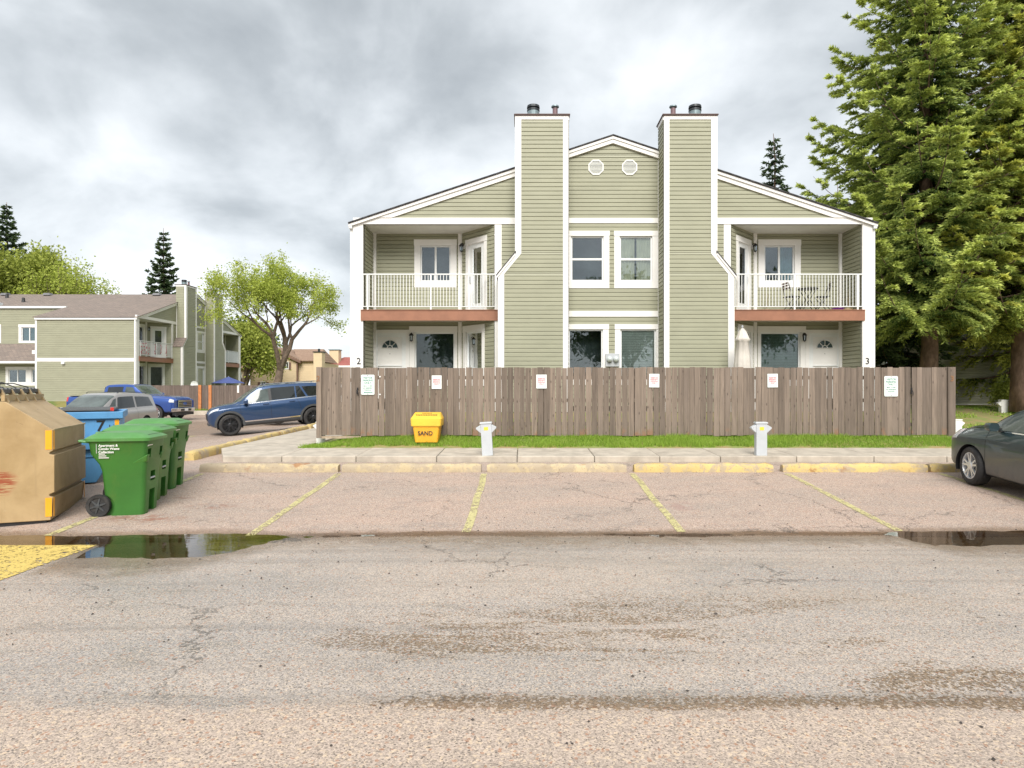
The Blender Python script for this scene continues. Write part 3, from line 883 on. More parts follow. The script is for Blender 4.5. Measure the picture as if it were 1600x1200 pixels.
for q in (588.8, 616.5):
    p = px(593.7, q, FY - .02); mb = MB(); mb.lathe([(0, -.008), (.02, -.006), (.022, 0)], lambda a, bb, h: (p.x + a, p.y - .0 + h, p.z + bb), 10)
    tag(mb.build('white_knob', WHITE, smooth=True), 'round white disc on the fence right of the green sign, %s one' % ('upper' if q < 600 else 'lower'), 'disc', 'white discs on the fence')

# ---- power pedestals
PG = MAT('pale_grey_paint', (.50, .53, .56), .45, .04, 3, dirt=.2, dcol=(.3, .3, .3))
YST = MAT('yellow_sticker', (.75, .62, .06), .5, .05)
def pedestal(x, y, z0, lean, label, mat, sc=1.0, sticker=True):
    e = empty('power_post', (x, y, z0), rot=(0, lean, 0)); e.scale = (sc, sc, sc)
    tag(e, label, 'power post', 'outlet posts')
    mb = MB(); mb.hexa([(-.115, -.07, 0), (.115, -.07, 0), (.115, .07, 0), (-.115, .07, 0), (-.113, -.07, .68), (.113, -.07, .68), (.113, .07, .68), (-.113, .07, .68)])
    mb.build('column', mat, e, bevel=.008)
    mb = MB(); mb.hexa([(-.13, -.085, .68), (.13, -.085, .68), (.13, .085, .68), (-.13, .085, .68), (-.125, -.08, .715), (.125, -.08, .715), (.125, .08, .715), (-.125, .08, .715)])
    mb.build('cap', mat, e, bevel=.006)
    for s in (-1, 1):
        mb = MB()
        mb.prism([(s * .113, .655), (s * .125, .655), (s * .215, .60), (s * .215, .575), (s * .125, .49), (s * .113, .49)], lambda p, q, tt: (p, tt, q), -.06, .06)
        mb.build('outlet_cover', mat, e, bevel=.006)
    if sticker:
        mb = MB(); mb.box(-.045, .045, -.073, -.070, .54, .61); mb.build('sticker', YST, e)
pedestal(-.79, 13.62, .12, -.055, 'pale grey outlet post leaning left on the sidewalk kerb, right of the sand box', PG)
pedestal(5.02, 13.62, .12, 0.0, 'pale grey upright outlet post on the sidewalk below the right chimney', PG)
WP = MAT('white_paint', (.78, .78, .76), .5, .03)
pedestal(16.15, 21.6, .42, 0, 'white outlet post on the lawn behind the dark sedan', WP, 1.0, False)
pedestal(-5.13, 16.1, .10, 0, 'white post peeking out behind the left end of the fence', WP, .85, False)
pedestal(10.95, 16.2, .22, 0, 'white post peeking out behind the right end of the fence', WP, .75, False)

# ---- sand box
SANDY = MAT('yellow_plastic', (.85, .42, .035), .45, .06, 3, dirt=.12, dcol=(.5, .25, .05))
SANDL = MAT('yellow_plastic_lid', (.88, .55, .06), .45, .06, 3, dirt=.15, dcol=(.5, .3, .06))
e = empty('sand_box', (-2.345, 15.42, .26)); tag(e, 'yellow plastic grit box marked SAND standing in the grass', 'sand box')
def tapered(mb, w0, d0, z0, w1, d1, z1, r=.05, n=4):
    a = rrect(w0, d0, r, n); c = rrect(w1, d1, r, n); k = len(a)
    mb.add([(p, q, z0) for p, q in a] + [(p, q, z1) for p, q in c], [tuple(range(k - 1, -1, -1)), tuple(range(k, 2 * k))] + [(i, (i + 1) % k, k + (i + 1) % k, k + i) for i in range(k)])
    return mb
mb = tapered(MB(), .54, .42, 0, .64, .52, .40); bo = mb.build('bin', SANDY, e); smooth_by_angle(bo, .7)
mb = tapered(MB(), .70, .57, .385, .71, .58, .40); tapered(mb, .71, .58, .401, .73, .60, .555)
ra = rrect(.73, .60, .05, 4); rb = rrect(.62, .24, .05, 4); kk = len(ra)
mb.add([(p, q, .556) for p, q in ra] + [(p, q + .13, .70) for p, q in rb], [tuple(range(kk, 2 * kk))] + [(i, (i + 1) % kk, kk + (i + 1) % kk, kk + i) for i in range(kk)])
lid = mb.build('lid', SANDL, e); smooth_by_angle(lid, .7)
text_obj('lettering', 'SAND', .135, BLACK, e, Matrix.Translation((-.015, -.253, .215)) @ Matrix.Rotation(-.1, 4, 'X') @ FACE_FRONT, .002, True)
mb = MB()
for r_, (f, k, w) in enumerate(((.52, 13, .030), (.82, 7, .024))):
    for i in range(k):
        x0 = (i - k / 2) * (.040 if r_ == 0 else .034)
        P0 = lambda g: (-.30 + g * .31, .556 + g * .144)
        (ya, za), (yb, zb) = P0(f), P0(f + (.14 if r_ == 0 else .09))
        hh = random.uniform(.0, .35)
        ya, za = ya + (yb - ya) * hh * .5, za + (zb - za) * hh * .5
        mb.hexa([(x0, ya, za + .001), (x0 + w, ya, za + .001), (x0 + w, yb, zb + .001), (x0, yb, zb + .001), (x0, ya, za + .005), (x0 + w, ya, za + .005), (x0 + w, yb, zb + .005), (x0, yb, zb + .005)])
mb.build('print', BLACK, e)

# ================================================================== buildings
class Pl:
    """a vertical plane: s along t, off along the outward normal n"""
    def __init__(p, o, t, n):
        p.o = Vector((o[0], o[1], 0)); p.t = Vector((t[0], t[1], 0)).normalized(); p.n = Vector((n[0], n[1], 0)).normalized()
    def pt(p, s, off, z):
        v = p.o + p.t * s + p.n * off
        return (v.x, v.y, z)
    def box(p, mb, s0, s1, z0, z1, a, b):
        mb.hexa([p.pt(s0, a, z0), p.pt(s1, a, z0), p.pt(s1, b, z0), p.pt(s0, b, z0), p.pt(s0, a, z1), p.pt(s1, a, z1), p.pt(s1, b, z1), p.pt(s0, b, z1)])
        return mb
    def poly(p, mb, pts, a, b):
        mb.prism(pts, lambda u, z, q: p.pt(u, q, z), a, b); return mb

def siding(mb, pl, xl, xr, z0, z1, holes=(), lap=.122, proud=.024, breaks=()):
    fl = xl if callable(xl) else (lambda z: xl)
    fr = xr if callable(xr) else (lambda z: xr)
    zs = set([z0, z1] + [b for b in breaks if z0 < b < z1])
    k = math.ceil(z0 / lap) * lap
    while k < z1: zs.add(k); k += lap
    for h in holes:
        for z in (h[2], h[3]):
            if z0 < z < z1: zs.add(z)
    zs = sorted(zs)
    for za, zb in zip(zs[:-1], zs[1:]):
        if zb - za < 1e-4: continue
        zc = math.floor((za + 1e-6) / lap) * lap
        oa = proud * (1 - (za - zc) / lap); ob = proud * (1 - (zb - zc) / lap)
        if ob < 0: ob = 0
        zm = (za + zb) / 2
        iv = [(fl(za), fr(za), fl(zb), fr(zb))]
        for h in holes:
            if h[2] < zm < h[3]:
                nv = []
                for (a, b, c, d) in iv:
                    lo, hi = min(a, c), max(b, d)
                    if h[1] <= lo or h[0] >= hi: nv.append((a, b, c, d)); continue
                    if h[0] > max(a, c): nv.append((a, h[0], c, h[0]))
                    if h[1] < min(b, d): nv.append((h[1], b, h[1], d))
                iv = nv
        for (a, b, c, d) in iv:
            if max(b - a, d - c) < 1e-4: continue
            # dutch lap: a nearly flat face, then a scoop running in under the next course
            zk = zc + lap * .74
            if za < zk - 1e-4 < zb - 2e-4:
                f_ = (zk - za) / (zb - za); a2, b2 = a + (c - a) * f_, b + (d - b) * f_
                mb.quad(pl.pt(a, proud, za), pl.pt(max(a, b), proud, za), pl.pt(max(a2, b2), proud * .9, zk), pl.pt(a2, proud * .9, zk))
                mb.quad(pl.pt(a2, proud * .9, zk), pl.pt(max(a2, b2), proud * .9, zk), pl.pt(max(c, d), 0, zb), pl.pt(c, 0, zb))
            else:
                mb.quad(pl.pt(a, oa, za), pl.pt(max(a, b), oa, za), pl.pt(max(c, d), ob, zb), pl.pt(c, ob, zb))
            if abs(za - zc) < 1e-4:
                mb.quad(pl.pt(a, 0, za), pl.pt(b, 0, za), pl.pt(b, proud, za), pl.pt(a, proud, za))

def trimbox(mb, pl, s0, s1, z0, z1, a=-.01, b=.035):
    return pl.box(mb, min(s0, s1), max(s0, s1), z0, z1, a, b)

def window(par, pl, s0, s1, z0, z1, tw=.14, tt=.16, tb=.14, style='slider', inner=None, proud=.035, twr=None, detail=True, name='window'):
    """opening s0..s1 x z0..z1 in plane pl; trim boards outside it"""
    twr = tw if twr is None else twr
    mb = MB()
    pl.box(mb, s0 - tw - .01, s1 + twr + .01, z1, z1 + tt, -.01, proud + .012)
    if tw: pl.box(mb, s0 - tw, s0, z0 - (tb if tb else 0), z1 - .001, -.01, proud)
    if twr: pl.box(mb, s1, s1 + twr, z0 - (tb if tb else 0), z1 - .001, -.01, proud)
    if tb: pl.box(mb, s0 + .001, s1 - .001, z0 - tb, z0, -.01, proud)
    # reveals
    d = .07
    for (a, b, c, e) in ((s0, s0, z0, z1), (s1, s1, z0, z1)):
        mb.quad(pl.pt(a, -d, c), pl.pt(a, .0, c), pl.pt(a, .0, e), pl.pt(a, -d, e))
    for z in (z0, z1): mb.quad(pl.pt(s0, -d, z), pl.pt(s1, -d, z), pl.pt(s1, 0, z), pl.pt(s0, 0, z))
    w = mb.build(name, WHITE, par)
    f = .045; a, b = -.055, -.02
    mb = MB()
    pl.box(mb, s0, s0 + f, z0, z1, a, b); pl.box(mb, s1 - f, s1, z0, z1, a, b)
    pl.box(mb, s0 + f, s1 - f, z0, z0 + f, a, b); pl.box(mb, s0 + f, s1 - f, z1 - f, z1, a, b)
    if style == 'slider':
        c = (s0 + s1) / 2; pl.box(mb, c - .03, c + .03, z0 + f, z1 - f, a, b + .005)
    if style == 'hung':
        c = z0 + (z1 - z0) * .49; pl.box(mb, s0 + f, s1 - f, c - .03, c + .03, a, b + .01)
    mb.build('sash', WHITE_M, w)
    mb = MB(); pl.box(mb, s0 + f, s1 - f, z0 + f, z1 - f, -.045, -.040); mb.build('pane', GLASS, w)
    mb = MB()
    A, B = -.075, -.55
    q = lambda a_, b_, c_, d_: mb.quad(a_, b_, c_, d_)
    q(pl.pt(s0, B, z0), pl.pt(s1, B, z0), pl.pt(s1, B, z1), pl.pt(s0, B, z1))
    q(pl.pt(s0, A, z0), pl.pt(s0, B, z0), pl.pt(s0, B, z1), pl.pt(s0, A, z1)); q(pl.pt(s1, A, z0), pl.pt(s1, B, z0), pl.pt(s1, B, z1), pl.pt(s1, A, z1))
    q(pl.pt(s0, A, z0), pl.pt(s1, A, z0), pl.pt(s1, B, z0), pl.pt(s0, B, z0)); q(pl.pt(s0, A, z1), pl.pt(s1, A, z1), pl.pt(s1, B, z1), pl.pt(s0, B, z1))
    mb.build('interior', DARKIN, w)
    if inner == 'blind' or inner == 'blind_dark':
        mb = MB(); z = z0 + .05; st = .05
        while z < z1 - .04:
            mb.hexa([pl.pt(s0 + .05, -.085, z), pl.pt(s1 - .05, -.085, z), pl.pt(s1 - .05, -.08, z + .004), pl.pt(s0 + .05, -.08, z + .004), pl.pt(s0 + .05, -.068, z + .038), pl.pt(s1 - .05, -.068, z + .038), pl.pt(s1 - .05, -.063, z + .042), pl.pt(s0 + .05, -.063, z + .042)])
            z += st
        mb.build('blind', BLINDM if inner == 'blind' else BLIND_D, w)
    if inner and inner.startswith('curtain'):
        mb = MB()
        spans = [(s0 + .04, (s0 + s1) / 2 - .03), ((s0 + s1) / 2 + .03, s1 - .04)] if inner != 'curtain_half' else [((s0 + s1) / 2, s1 - .04)]
        for (u0, u1) in spans:
            n = max(6, int((u1 - u0) / .022)); pts = []
            for i in range(n + 1):
                u = u0 + (u1 - u0) * i / n; off = -.09 + .018 * math.sin(i * 2 * PI / 4.3) + random.uniform(-.004, .004)
                pts.append((u, off))
            for (u, o1), (v, o2) in zip(pts[:-1], pts[1:]):
                mb.quad(pl.pt(u, o1, z0), pl.pt(v, o2, z0), pl.pt(v, o2, z1), pl.pt(u, o1, z1))
        mb.build('curtain', CURT_B if inner == 'curtain_blue' or inner == 'curtain_half' else CURT, w, smooth=True)
    return w

def wall_lamp(par, pl, s, z):
    mb = MB(); P3 = lambda a, o_, h: pl.pt(s + a, o_, z + h)
    pl.box(mb, s - .05, s + .05, z - .07, z + .07, .0, .03)
    l = mb.build('wall_lamp', WHITE, par)
    mb = MB()
    mb.tube([P3(0, .03, .05), P3(0, .08, .10), P3(0, .13, .08)], .012, 6)
    mb.lathe([(0, .12), (.03, .10), (.075, .045), (.08, .03)], lambda a, b, h: P3(a, .13 + b, h - .02), 8)
    for k in range(4):
        an = PI / 4 + k * PI / 2
        mb.tube([P3(.055 * math.cos(an), .13 + .055 * math.sin(an), .02), P3(.045 * math.cos(an), .13 + .045 * math.sin(an), -.14)], .007, 4)
    mb.lathe([(.05, -.14), (.055, -.15), (.02, -.18), (0, -.19)], lambda a, b, h: P3(a, .13 + b, h), 8)
    mb.build('lantern', BLACK, l)
    mb = MB(); mb.lathe([(.045, .02), (.04, -.14)], lambda a, b, h: P3(a, .13 + b, h), 8); mb.build('lamp_glass', GLASS, l)

def half_round_glass(pl, sc, zc, r):
    pass

def front_door(par, pl, s0, s1, z0, z1):
    mb = MB()
    sw = .05
    pl.box(mb, s0 - .05, s0, z0, z1, -.03, .03); pl.box(mb, s1, s1 + .05, z0, z1, -.03, .03); pl.box(mb, s0 - .05, s1 + .05, z1, z1 + .05, -.03, .03)
    d = mb.build('door', WHITE_M, par)
    mb = MB(); pl.box(mb, s0, s1, z0, z1, -.05, -.012)
    # raised moulding panels
    for (a, b, c, e) in ((.14, .44, .2, .85), (.56, .86, .2, .85)):
        u0, u1 = s0 + (s1 - s0) * a, s0 + (s1 - s0) * b
        pl.box(mb, u0, u1, z0 + c, z0 + e, -.012, -.006)
    mb.build('slab', WHITE, d)
    # storm door frame
    mb = MB()
    f = .075
    pl.box(mb, s0, s0 + f, z0, z1, .0, .02); pl.box(mb, s1 - f, s1, z0, z1, .0, .02); pl.box(mb, s0 + f, s1 - f, z1 - f, z1, .0, .02)
    pl.box(mb, s0 + f, s1 - f, z0 + 1.06, z0 + 1.09, .0, .02)
    mb.build('storm_door', WHITE_M, d)
    # fanlight
    c = (s0 + s1) / 2; zc = z1 - .42; R = .26
    mb = MB(); n = 16; pts = [(c + R * math.cos(PI * i / n), zc + R * math.sin(PI * i / n)) for i in range(n + 1)]
    pl.poly(mb, pts, -.008, -.004); mb.build('fanlight', MAT('fanlight_glass', (.05, .08, .085), .08, .1, 2), d)
    mb = MB()
    for k in range(5):
        a = PI * k / 4; r0 = .075
        p0 = Vector(pl.pt(c + r0 * math.cos(a), .0, zc + r0 * math.sin(a))); p1 = Vector(pl.pt(c + R * math.cos(a), .0, zc + R * math.sin(a)))
        mb.tube([p0, p1], .011, 4)
    for rr_, th in ((R, .014), (.085, .014)):
        mb.tube([pl.pt(c + rr_ * math.cos(PI * i / n), .0, zc + rr_ * math.sin(PI * i / n)) for i in range(n + 1)], th, 4)
    mb.tube([pl.pt(c - R, 0, zc), pl.pt(c + R, 0, zc)], .014, 4)
    mb.build('muntin', WHITE, d)
    mb = MB(); mb.lathe([(0, .06), (.025, .05), (.03, .03), (.012, 0)], lambda a, b, h: pl.pt(s1 - .1 + a, h, z0 + .98 + b), 8)
    mb.lathe([(0, .012), (.012, .01), (.012, 0)], lambda a, b, h: pl.pt(c + a, h - .012, z0 + 1.45 + b), 8)
    mb.build('handle', BLACK, d)

def balcony_door(par, pl, s0, s1, z0, z1):
    mb = MB()
    pl.box(mb, s0 - .13, s0, z0, z1, -.01, .035); pl.box(mb, s1, s1 + .13, z0, z1, -.01, .035); pl.box(mb, s0 - .14, s1 + .14, z1, z1 + .16, -.01, .045)
    d = mb.build('door', WHITE, par)
    mb = MB(); f = .17
    pl.box(mb, s0, s0 + f, z0, z1, -.05, -.01); pl.box(mb, s1 - f, s1, z0, z1, -.05, -.01); pl.box(mb, s0 + f, s1 - f, z0, z0 + .28, -.05, -.01); pl.box(mb, s0 + f, s1 - f, z1 - .14, z1, -.05, -.01)
    mb.build('door_frame', WHITE_M, d)
    mb = MB(); pl.box(mb, s0 + f, s1 - f, z0 + .28, z1 - .14, -.035, -.03); mb.build('pane', GLASS, d)
    mb = MB(); pl.box(mb, s0 + .02, s1 - .02, z0 + .1, z1 - .05, -.5, -.49); mb.build('interior', DARKIN, d)
    mb = MB(); pl.box(mb, s0 + .05, s0 + .09, z0 + .95, z0 + 1.15, -.01, .03); mb.build('handle', GREYM, d)

RS = .332; RIDGE = 9.07
def roofz(u): return RIDGE - abs(u) * RS

def townhouse(name, loc, rz, label, cat='house', far=False, depth=6.7, wing=0.0, opts=None):
    opts = opts or {}
    B = empty(name, loc, rz); tag(B, label, cat)
    ZB = .85
    HW = 7.73
    # --- central bay
    plc = Pl((0, 0), (1, 0), (0, -1))
    mb = MB()
    # windows of the centre (s measured to the right)
    k = 2.62
    def cx(p, d=19.1): return (p - 820) * d / 1000 - k
    def cz(q, d=19.1): return 1.6 - (q - 603) * d / 1000
    wu0, wu1 = cz(439.5), cz(369)
    wl1 = cz(514.5); wl0 = wl1 - 1.45
    cw = [(cx(892), cx(943), wu0, wu1), (cx(968), cx(1019), wu0, wu1), (cx(888), cx(942), wl0, wl1), (cx(969), cx(1025), wl0, wl1)]
    siding(mb, plc, lambda z: -min(1.375, max(0.0, (RIDGE - .12 - z) / RS)), lambda z: min(1.375, max(0.0, (RIDGE - .12 - z) / RS)), ZB + .15, RIDGE - .12, cw, breaks=(roofz(1.375) - .12,))
    mb.build('wall', SIDING, B)
    inner = opts.get('centre', [None, 'curtain', None, 'blind'])
    st = ['hung', 'hung', 'plain', 'plain']
    for i, (h, inn) in enumerate(zip(cw, inner)):
        lo = i < 2
        left = i % 2 == 0
        window(B, plc, h[0], h[1], h[2], h[3], tw=(.10 if i == 0 else (.16 if i == 1 else (.02 if left else .16))), twr=(.17 if left else (.2 if i == 1 else .14)), tt=.15, tb=.21, style=st[i], inner=inn)
    for q0, q1 in ((349, 341), (495, 486)):
        t_ = MB(); plc.box(t_, -1.372, 1.372, cz(q0), cz(q1), -.01, .04); t_.build('belt_board', WHITE, B)
    # rake boards of the peak
    for sg in (-1, 1):
        mb2 = MB(); P2 = Pl((0, 0), (sg, 0), (0, -1))
        P2.poly(mb2, [(0, RIDGE - .25), (0, RIDGE - .055), (1.375, roofz(1.375) - .055), (1.375, roofz(1.375) - .25)], -.01, .09)
        P2.poly(mb2, [(.0, RIDGE - .13), (0, RIDGE - .052), (1.375, roofz(1.375) - .052), (1.375, roofz(1.375) - .13)], .0905, .12)
        mb2.build('rake_board', WHITE, B)
    # vents
    for vx in (cx(931) , cx(983.5)):
        mb2 = MB(); zc = cz(262); R = .245; n = 8
        o1 = [(vx + R * math.cos(2 * PI * (i + .5) / n), zc + R * math.sin(2 * PI * (i + .5) / n)) for i in range(n)]
        o2 = [(vx + R * .86 * math.cos(2 * PI * (i + .5) / n), zc + R * .86 * math.sin(2 * PI * (i + .5) / n)) for i in range(n)]
        vs = [plc.pt(p, .045, q) for p, q in o1] + [plc.pt(p, .045, q) for p, q in o2] + [plc.pt(p, 0, q) for p, q in o1] + [plc.pt(p, .01, q) for p, q in o2]
        fs = []
        for i in range(n):
            j = (i + 1) % n
            fs += [(i, j, n + j, n + i), (2 * n + i, 2 * n + j, j, i), (n + i, n + j, 3 * n + j, 3 * n + i)]
        mb2.add(vs, fs); v = mb2.build('gable_vent', WHITE, B)
        mb3 = MB(); zz = zc - R * .75
        while zz < zc + R * .72:
            hw = math.sqrt(max(0, (R * .85) ** 2 - (zz + .015 - zc) ** 2))
            mb3.hexa([plc.pt(vx - hw, .036, zz), plc.pt(vx + hw, .036, zz), plc.pt(vx + hw, .012, zz + .004), plc.pt(vx - hw, .012, zz + .004), plc.pt(vx - hw, .036, zz + .012), plc.pt(vx + hw, .036, zz + .012), plc.pt(vx + hw, .012, zz + .024), plc.pt(vx - hw, .012, zz + .024)])
            zz += .036
        mb3.build('louvre', WHITE_M, v)
    if opts.get('meters', True):
        mb2 = MB(); a, b2 = cx(945.5), cx(967); plc.box(mb2, a, b2, cz(573), cz(552.5), .04, .14); bx_ = mb2.build('electric_meter', GREYM, B, bevel=.01)
        mb3 = MB()
        for q in (.27, .74):
            c0 = a + (b2 - a) * q
            mb3.lathe([(.085, 0), (.085, .05), (.075, .10), (0, .115)], lambda p, q2, h: plc.pt(c0 + p, .14 + h, cz(561.5) + q2), 16)
        mb3.build('meter_dial', MAT('meter_glass', (.55, .60, .60), .15, .1, 20), bx_, smooth=True)
        mb3 = MB(); mb3.tube([plc.pt((a + b2) / 2, .08, cz(573)), plc.pt((a + b2) / 2, .08, ZB)], .03, 8); mb3.build('conduit', GREYM, bx_)
    # --- halves
    for sg in (-1, 1):
        S = 'left' if sg < 0 else 'right'
        pg = Pl((0, 0), (sg, 0), (0, -1))                      # gable plane, s = u
        pc = Pl((0, -.73), (sg, 0), (0, -1))                   # chimney front
        pi_ = Pl((sg * 1.375, -.73), (0, 1), (-sg, 0))         # chimney inner flank (faces the centre)
        po = Pl((sg * 2.87, -.73), (0, 1), (sg, 0))
        po2 = Pl((sg * 3.36, -.73), (0, 1), (sg, 0))
        pb = Pl((0, 1.2), (sg, 0), (0, -1))
        by0, by1 = (sg * 4.65, 1.2), (sg * 3.52, 0)
        L = math.hypot(1.13, 1.2)
        pbay = Pl(by0, (by1[0] - by0[0], by1[1] - by0[1]), (sg * 1.2, -1.13))
        pin = Pl((sg * 7.42, 0), (0, 1), (-sg, 0))             # inner face of the end wall
        pout = Pl((sg * HW, 0), (0, 1), (sg, 0))
        CT = 9.36; SH0, SH1 = 4.84, 5.43
        uo = lambda z: 2.87 if z >= SH1 else (3.36 if z <= SH0 else 2.87 + .49 * (SH1 - z) / (SH1 - SH0))
        mb = MB(); siding(mb, pc, 1.375 + .15, lambda z: uo(z) - .155, ZB, CT - .12, breaks=(SH0, SH1))
        siding(mb, pi_, .02, .72, ZB, CT - .12)
        siding(mb, po, .15, .72, SH1 + .02, CT - .12)
        siding(mb, po2, .15, .72, ZB, SH0 - .1)
        ch = mb.build('chimney', SIDING, B)
        # solid core so light never passes behind
        core = MB(); core.box(min(sg * 1.39, sg * 2.855), max(sg * 1.39, sg * 2.855), -.715, .02, ZB, CT)
        core.box(min(sg * 2.855, sg * 3.34), max(sg * 2.855, sg * 3.34), -.715, .02, ZB, SH0 - .02)
        core.build('core', SIDING, ch)
        tr_ = MB()
        # corner boards
        pc.box(tr_, 1.37, 1.37 + .155, ZB, CT - .02, -.015, .03)
        pc.box(tr_, 2.875 - .155, 2.875, SH1 - .03, CT - .02, -.015, .03)
        pc.box(tr_, 3.365 - .155, 3.365, ZB, SH0 - .03, -.015, .03)
        pc.poly(tr_, [(2.875, SH1 - .032), (2.72, SH1 - .032), (3.21, SH0 - .032), (3.365, SH0 - .032)], -.015, .031)
        pc.box(tr_, 1.526, 2.719, CT - .12, CT - .02, -.015, .03)
        po.box(tr_, -.03, .12, SH1 + .01, CT - .02, .005, .03); po.box(tr_, .121, .73, CT - .12, CT - .02, 0, .03)
        po2.box(tr_, -.03, .12, ZB, SH0 - .05, .005, .03)
        pi_.box(tr_, .66, .73, ZB, RIDGE - .75, 0, .03); po.box(tr_, .66, .729, SH1, roofz(2.87) - .02, 0, .03)
        pi_.box(tr_, .0, .72, CT - .12, CT - .02, 0, .03)
        pc.box(tr_, 1.375, 1.38, cz(497.5), cz(497), .0301, .032)
        tr_.build('corner_board', WHITE, ch)
        sm_ = MB()                                             # little roof on the shoulder
        sm_.hexa([(sg * 2.87, -.80, SH1 + .01), (sg * 3.44, -.80, SH0 - .09), (sg * 3.44, -.0, SH0 - .09), (sg * 2.87, -.0, SH1 + .01),
                  (sg * 2.87, -.80, SH1 + .05), (sg * 3.44, -.80, SH0 - .05), (sg * 3.44, -.0, SH0 - .05), (sg * 2.87, -.0, SH1 + .05)])
        sm_.build('shoulder_roof', SHINGLE if far else SHINGLE_D, ch)
        fb = MB(); fb.hexa([(sg * 2.89, -.79, SH1 - .08), (sg * 3.43, -.79, SH0 - .16), (sg * 3.43, -.762, SH0 - .16), (sg * 2.89, -.762, SH1 - .08), (sg * 2.89, -.79, SH1 + .008), (sg * 3.43, -.79, SH0 - .095), (sg * 3.43, -.762, SH0 - .095), (sg * 2.89, -.762, SH1 + .008)])
        fb.build('shoulder_board', WHITE, ch)
        cp = MB(); x0, x1 = sorted((sg * 1.32, sg * 2.93)); cp.box(x0, x1, -.80, .10, CT - .005, CT + .035); cpo = cp.build('chimney_cap', CAPM, ch, bevel=.012, seg=1)
        cp = MB(); x0, x1 = sorted((sg * 1.34, sg * 2.91)); cp.box(x0, x1, -.78, .08, CT - .02, CT - .0051); cp.build('cap_edge', CAPM, ch)
        fl = MB(); fu = 2.37
        fl.lathe([(.155, 0), (.155, .05), (.175, .05), (.175, .24), (.15, .26)], lambda p, q, h: (sg * fu + p, -.33 + q, CT + .035 + h), 20)
        fl.build('flue', FLUE_G, ch, smooth=False)
        fl = MB(); fl.lathe([(.15, .24), (.185, .25), (.185, .30), (.15, .31), (.15, .335), (.19, .345), (.18, .41), (.0, .43)], lambda p, q, h: (sg * fu + p, -.33 + q, CT + .035 + h), 20); fl.build('flue_cap', FLUE_D, ch)
        fl = MB(); f2 = 1.73
        fl.lathe([(.085, 0), (.075, .05), (.075, .34), (.06, .35)], lambda p, q, h: (sg * f2 + p, -.33 + q, CT + .035 + h), 14); fl.build('vent_pipe', FLUE_B, ch)
        fl = MB(); fl.lathe([(.06, .34), (.06, .37), (.115, .375), (.11, .41), (0, .44)], lambda p, q, h: (sg * f2 + p, -.33 + q, CT + .035 + h), 14); fl.build('pipe_cap', FLUE_G, ch)
        # gable siding above the balcony
        BT = 6.61; BB = 6.42
        mb = MB(); siding(mb, pg, 2.9, lambda z: max(2.9, min(7.6, (RIDGE - .26 - z) / RS)), BT, roofz(2.87) - .2)
        siding(mb, pg, 2.87, 3.31, ZB, BB)
        mb.build('wall', SIDING, B)
        # rake
        mb = MB()
        E_ = 7.86
        pg.poly(mb, [(2.87, roofz(2.87) - .27), (2.87, roofz(2.87) - .055), (E_, roofz(E_) - .055), (E_, roofz(E_) - .10), (7.3, BT - .001), (6.585, BT - .001)], -.01, .07)
        pg.poly(mb, [(2.87, roofz(2.87) - .14), (2.87, roofz(2.87) - .052), (E_, roofz(E_) - .052), (E_, roofz(E_) - .13)], .0705, .11)
        mb.build('rake_board', WHITE, B)
        mb = MB(); pg.box(mb, 2.87, 7.735, BB, BT, -.08, .045); mb.build('beam', WHITE, B)
        # gutter end and downspout
        mb = MB(); pout.box(mb, -.1, depth, roofz(HW) - .23, roofz(HW) - .115, .02, .12); mb.build('gutter', WHITE_M, B, bevel=.01, seg=1)
        mb = MB(); pout.box(mb, -.01, .07, ZB, BB, .04, .10); pout.box(mb, -.02, .08, 4.55, 4.57, .035, .105); mb.build('downspout', WHITE_M, B)
        # end wall post
        mb = MB(); pg.box(mb, 7.44, 7.74, ZB, BB, -.15, .03); mb.build('post', WHITE, B)
        mb = MB(); pg.box(mb, 3.31, 3.52, ZB, BB, -.15, .03); mb.build('post', WHITE, B)
        # balcony back wall
        wz0, wz1 = 4.91, 6.05; ws0, ws1 = 4.97, 5.93
        gz = 3.30; gw = (4.84, 6.11)
        DZ0 = 1.17
        ds0, ds1 = 6.44, 7.36
        mb = MB(); siding(mb, pb, 4.65, 7.42, ZB, BB, [(ws0, ws1, wz0, wz1), (gw[0], gw[1], 1.75, gz), (ds0 - .05, ds1 + .03, ZB, DZ0 + 2.1)])
        siding(mb, pin, 0, 1.2, ZB, BB)
        bd0, bd1 = .42, 1.18
        siding(mb, pbay, 0, L, ZB, BB, [(bd0, bd1, 3.85, 6.0), (.28, 1.08, 1.75, 3.28)])
        mb.build('wall', SIDING, B)
        mb = MB(); pb.box(mb, 7.32, 7.42, ZB, BB, -.01, .09)
        pb.box(mb, 4.60, 4.73, ZB, BB, .0, .05); pbay.box(mb, -.02, .09, ZB, BB, .0, .04)
        mb.build('corner_board', WHITE, B)
        up = opts.get('up', [None, 'curtain_half'])[0 if sg < 0 else 1]
        window(B, pb, ws0, ws1, wz0, wz1, tw=.19, tt=.19, tb=.19, style='slider', inner=up)
        lo = opts.get('low', [None, 'blind_dark'])[0 if sg < 0 else 1]
        window(B, pb, gw[0], gw[1], 1.75, gz, tw=.08, twr=.16, tt=.19, tb=.15, style='plain', inner=lo)
        # lower head trim over door and side boards
        mb = MB(); pb.box(mb, 6.27, 7.42, 3.27, 3.38, .0, .04); pb.box(mb, 6.275, 6.39, DZ0, 3.269, 0, .035); pb.box(mb, 7.365, 7.42, DZ0, 3.269, .09, .1); mb.build('door_trim', WHITE, B)
        front_door(B, pb, ds0, ds1, DZ0, DZ0 + 2.05)
        wall_lamp(B, pb, 6.2, 3.18) if not far else None
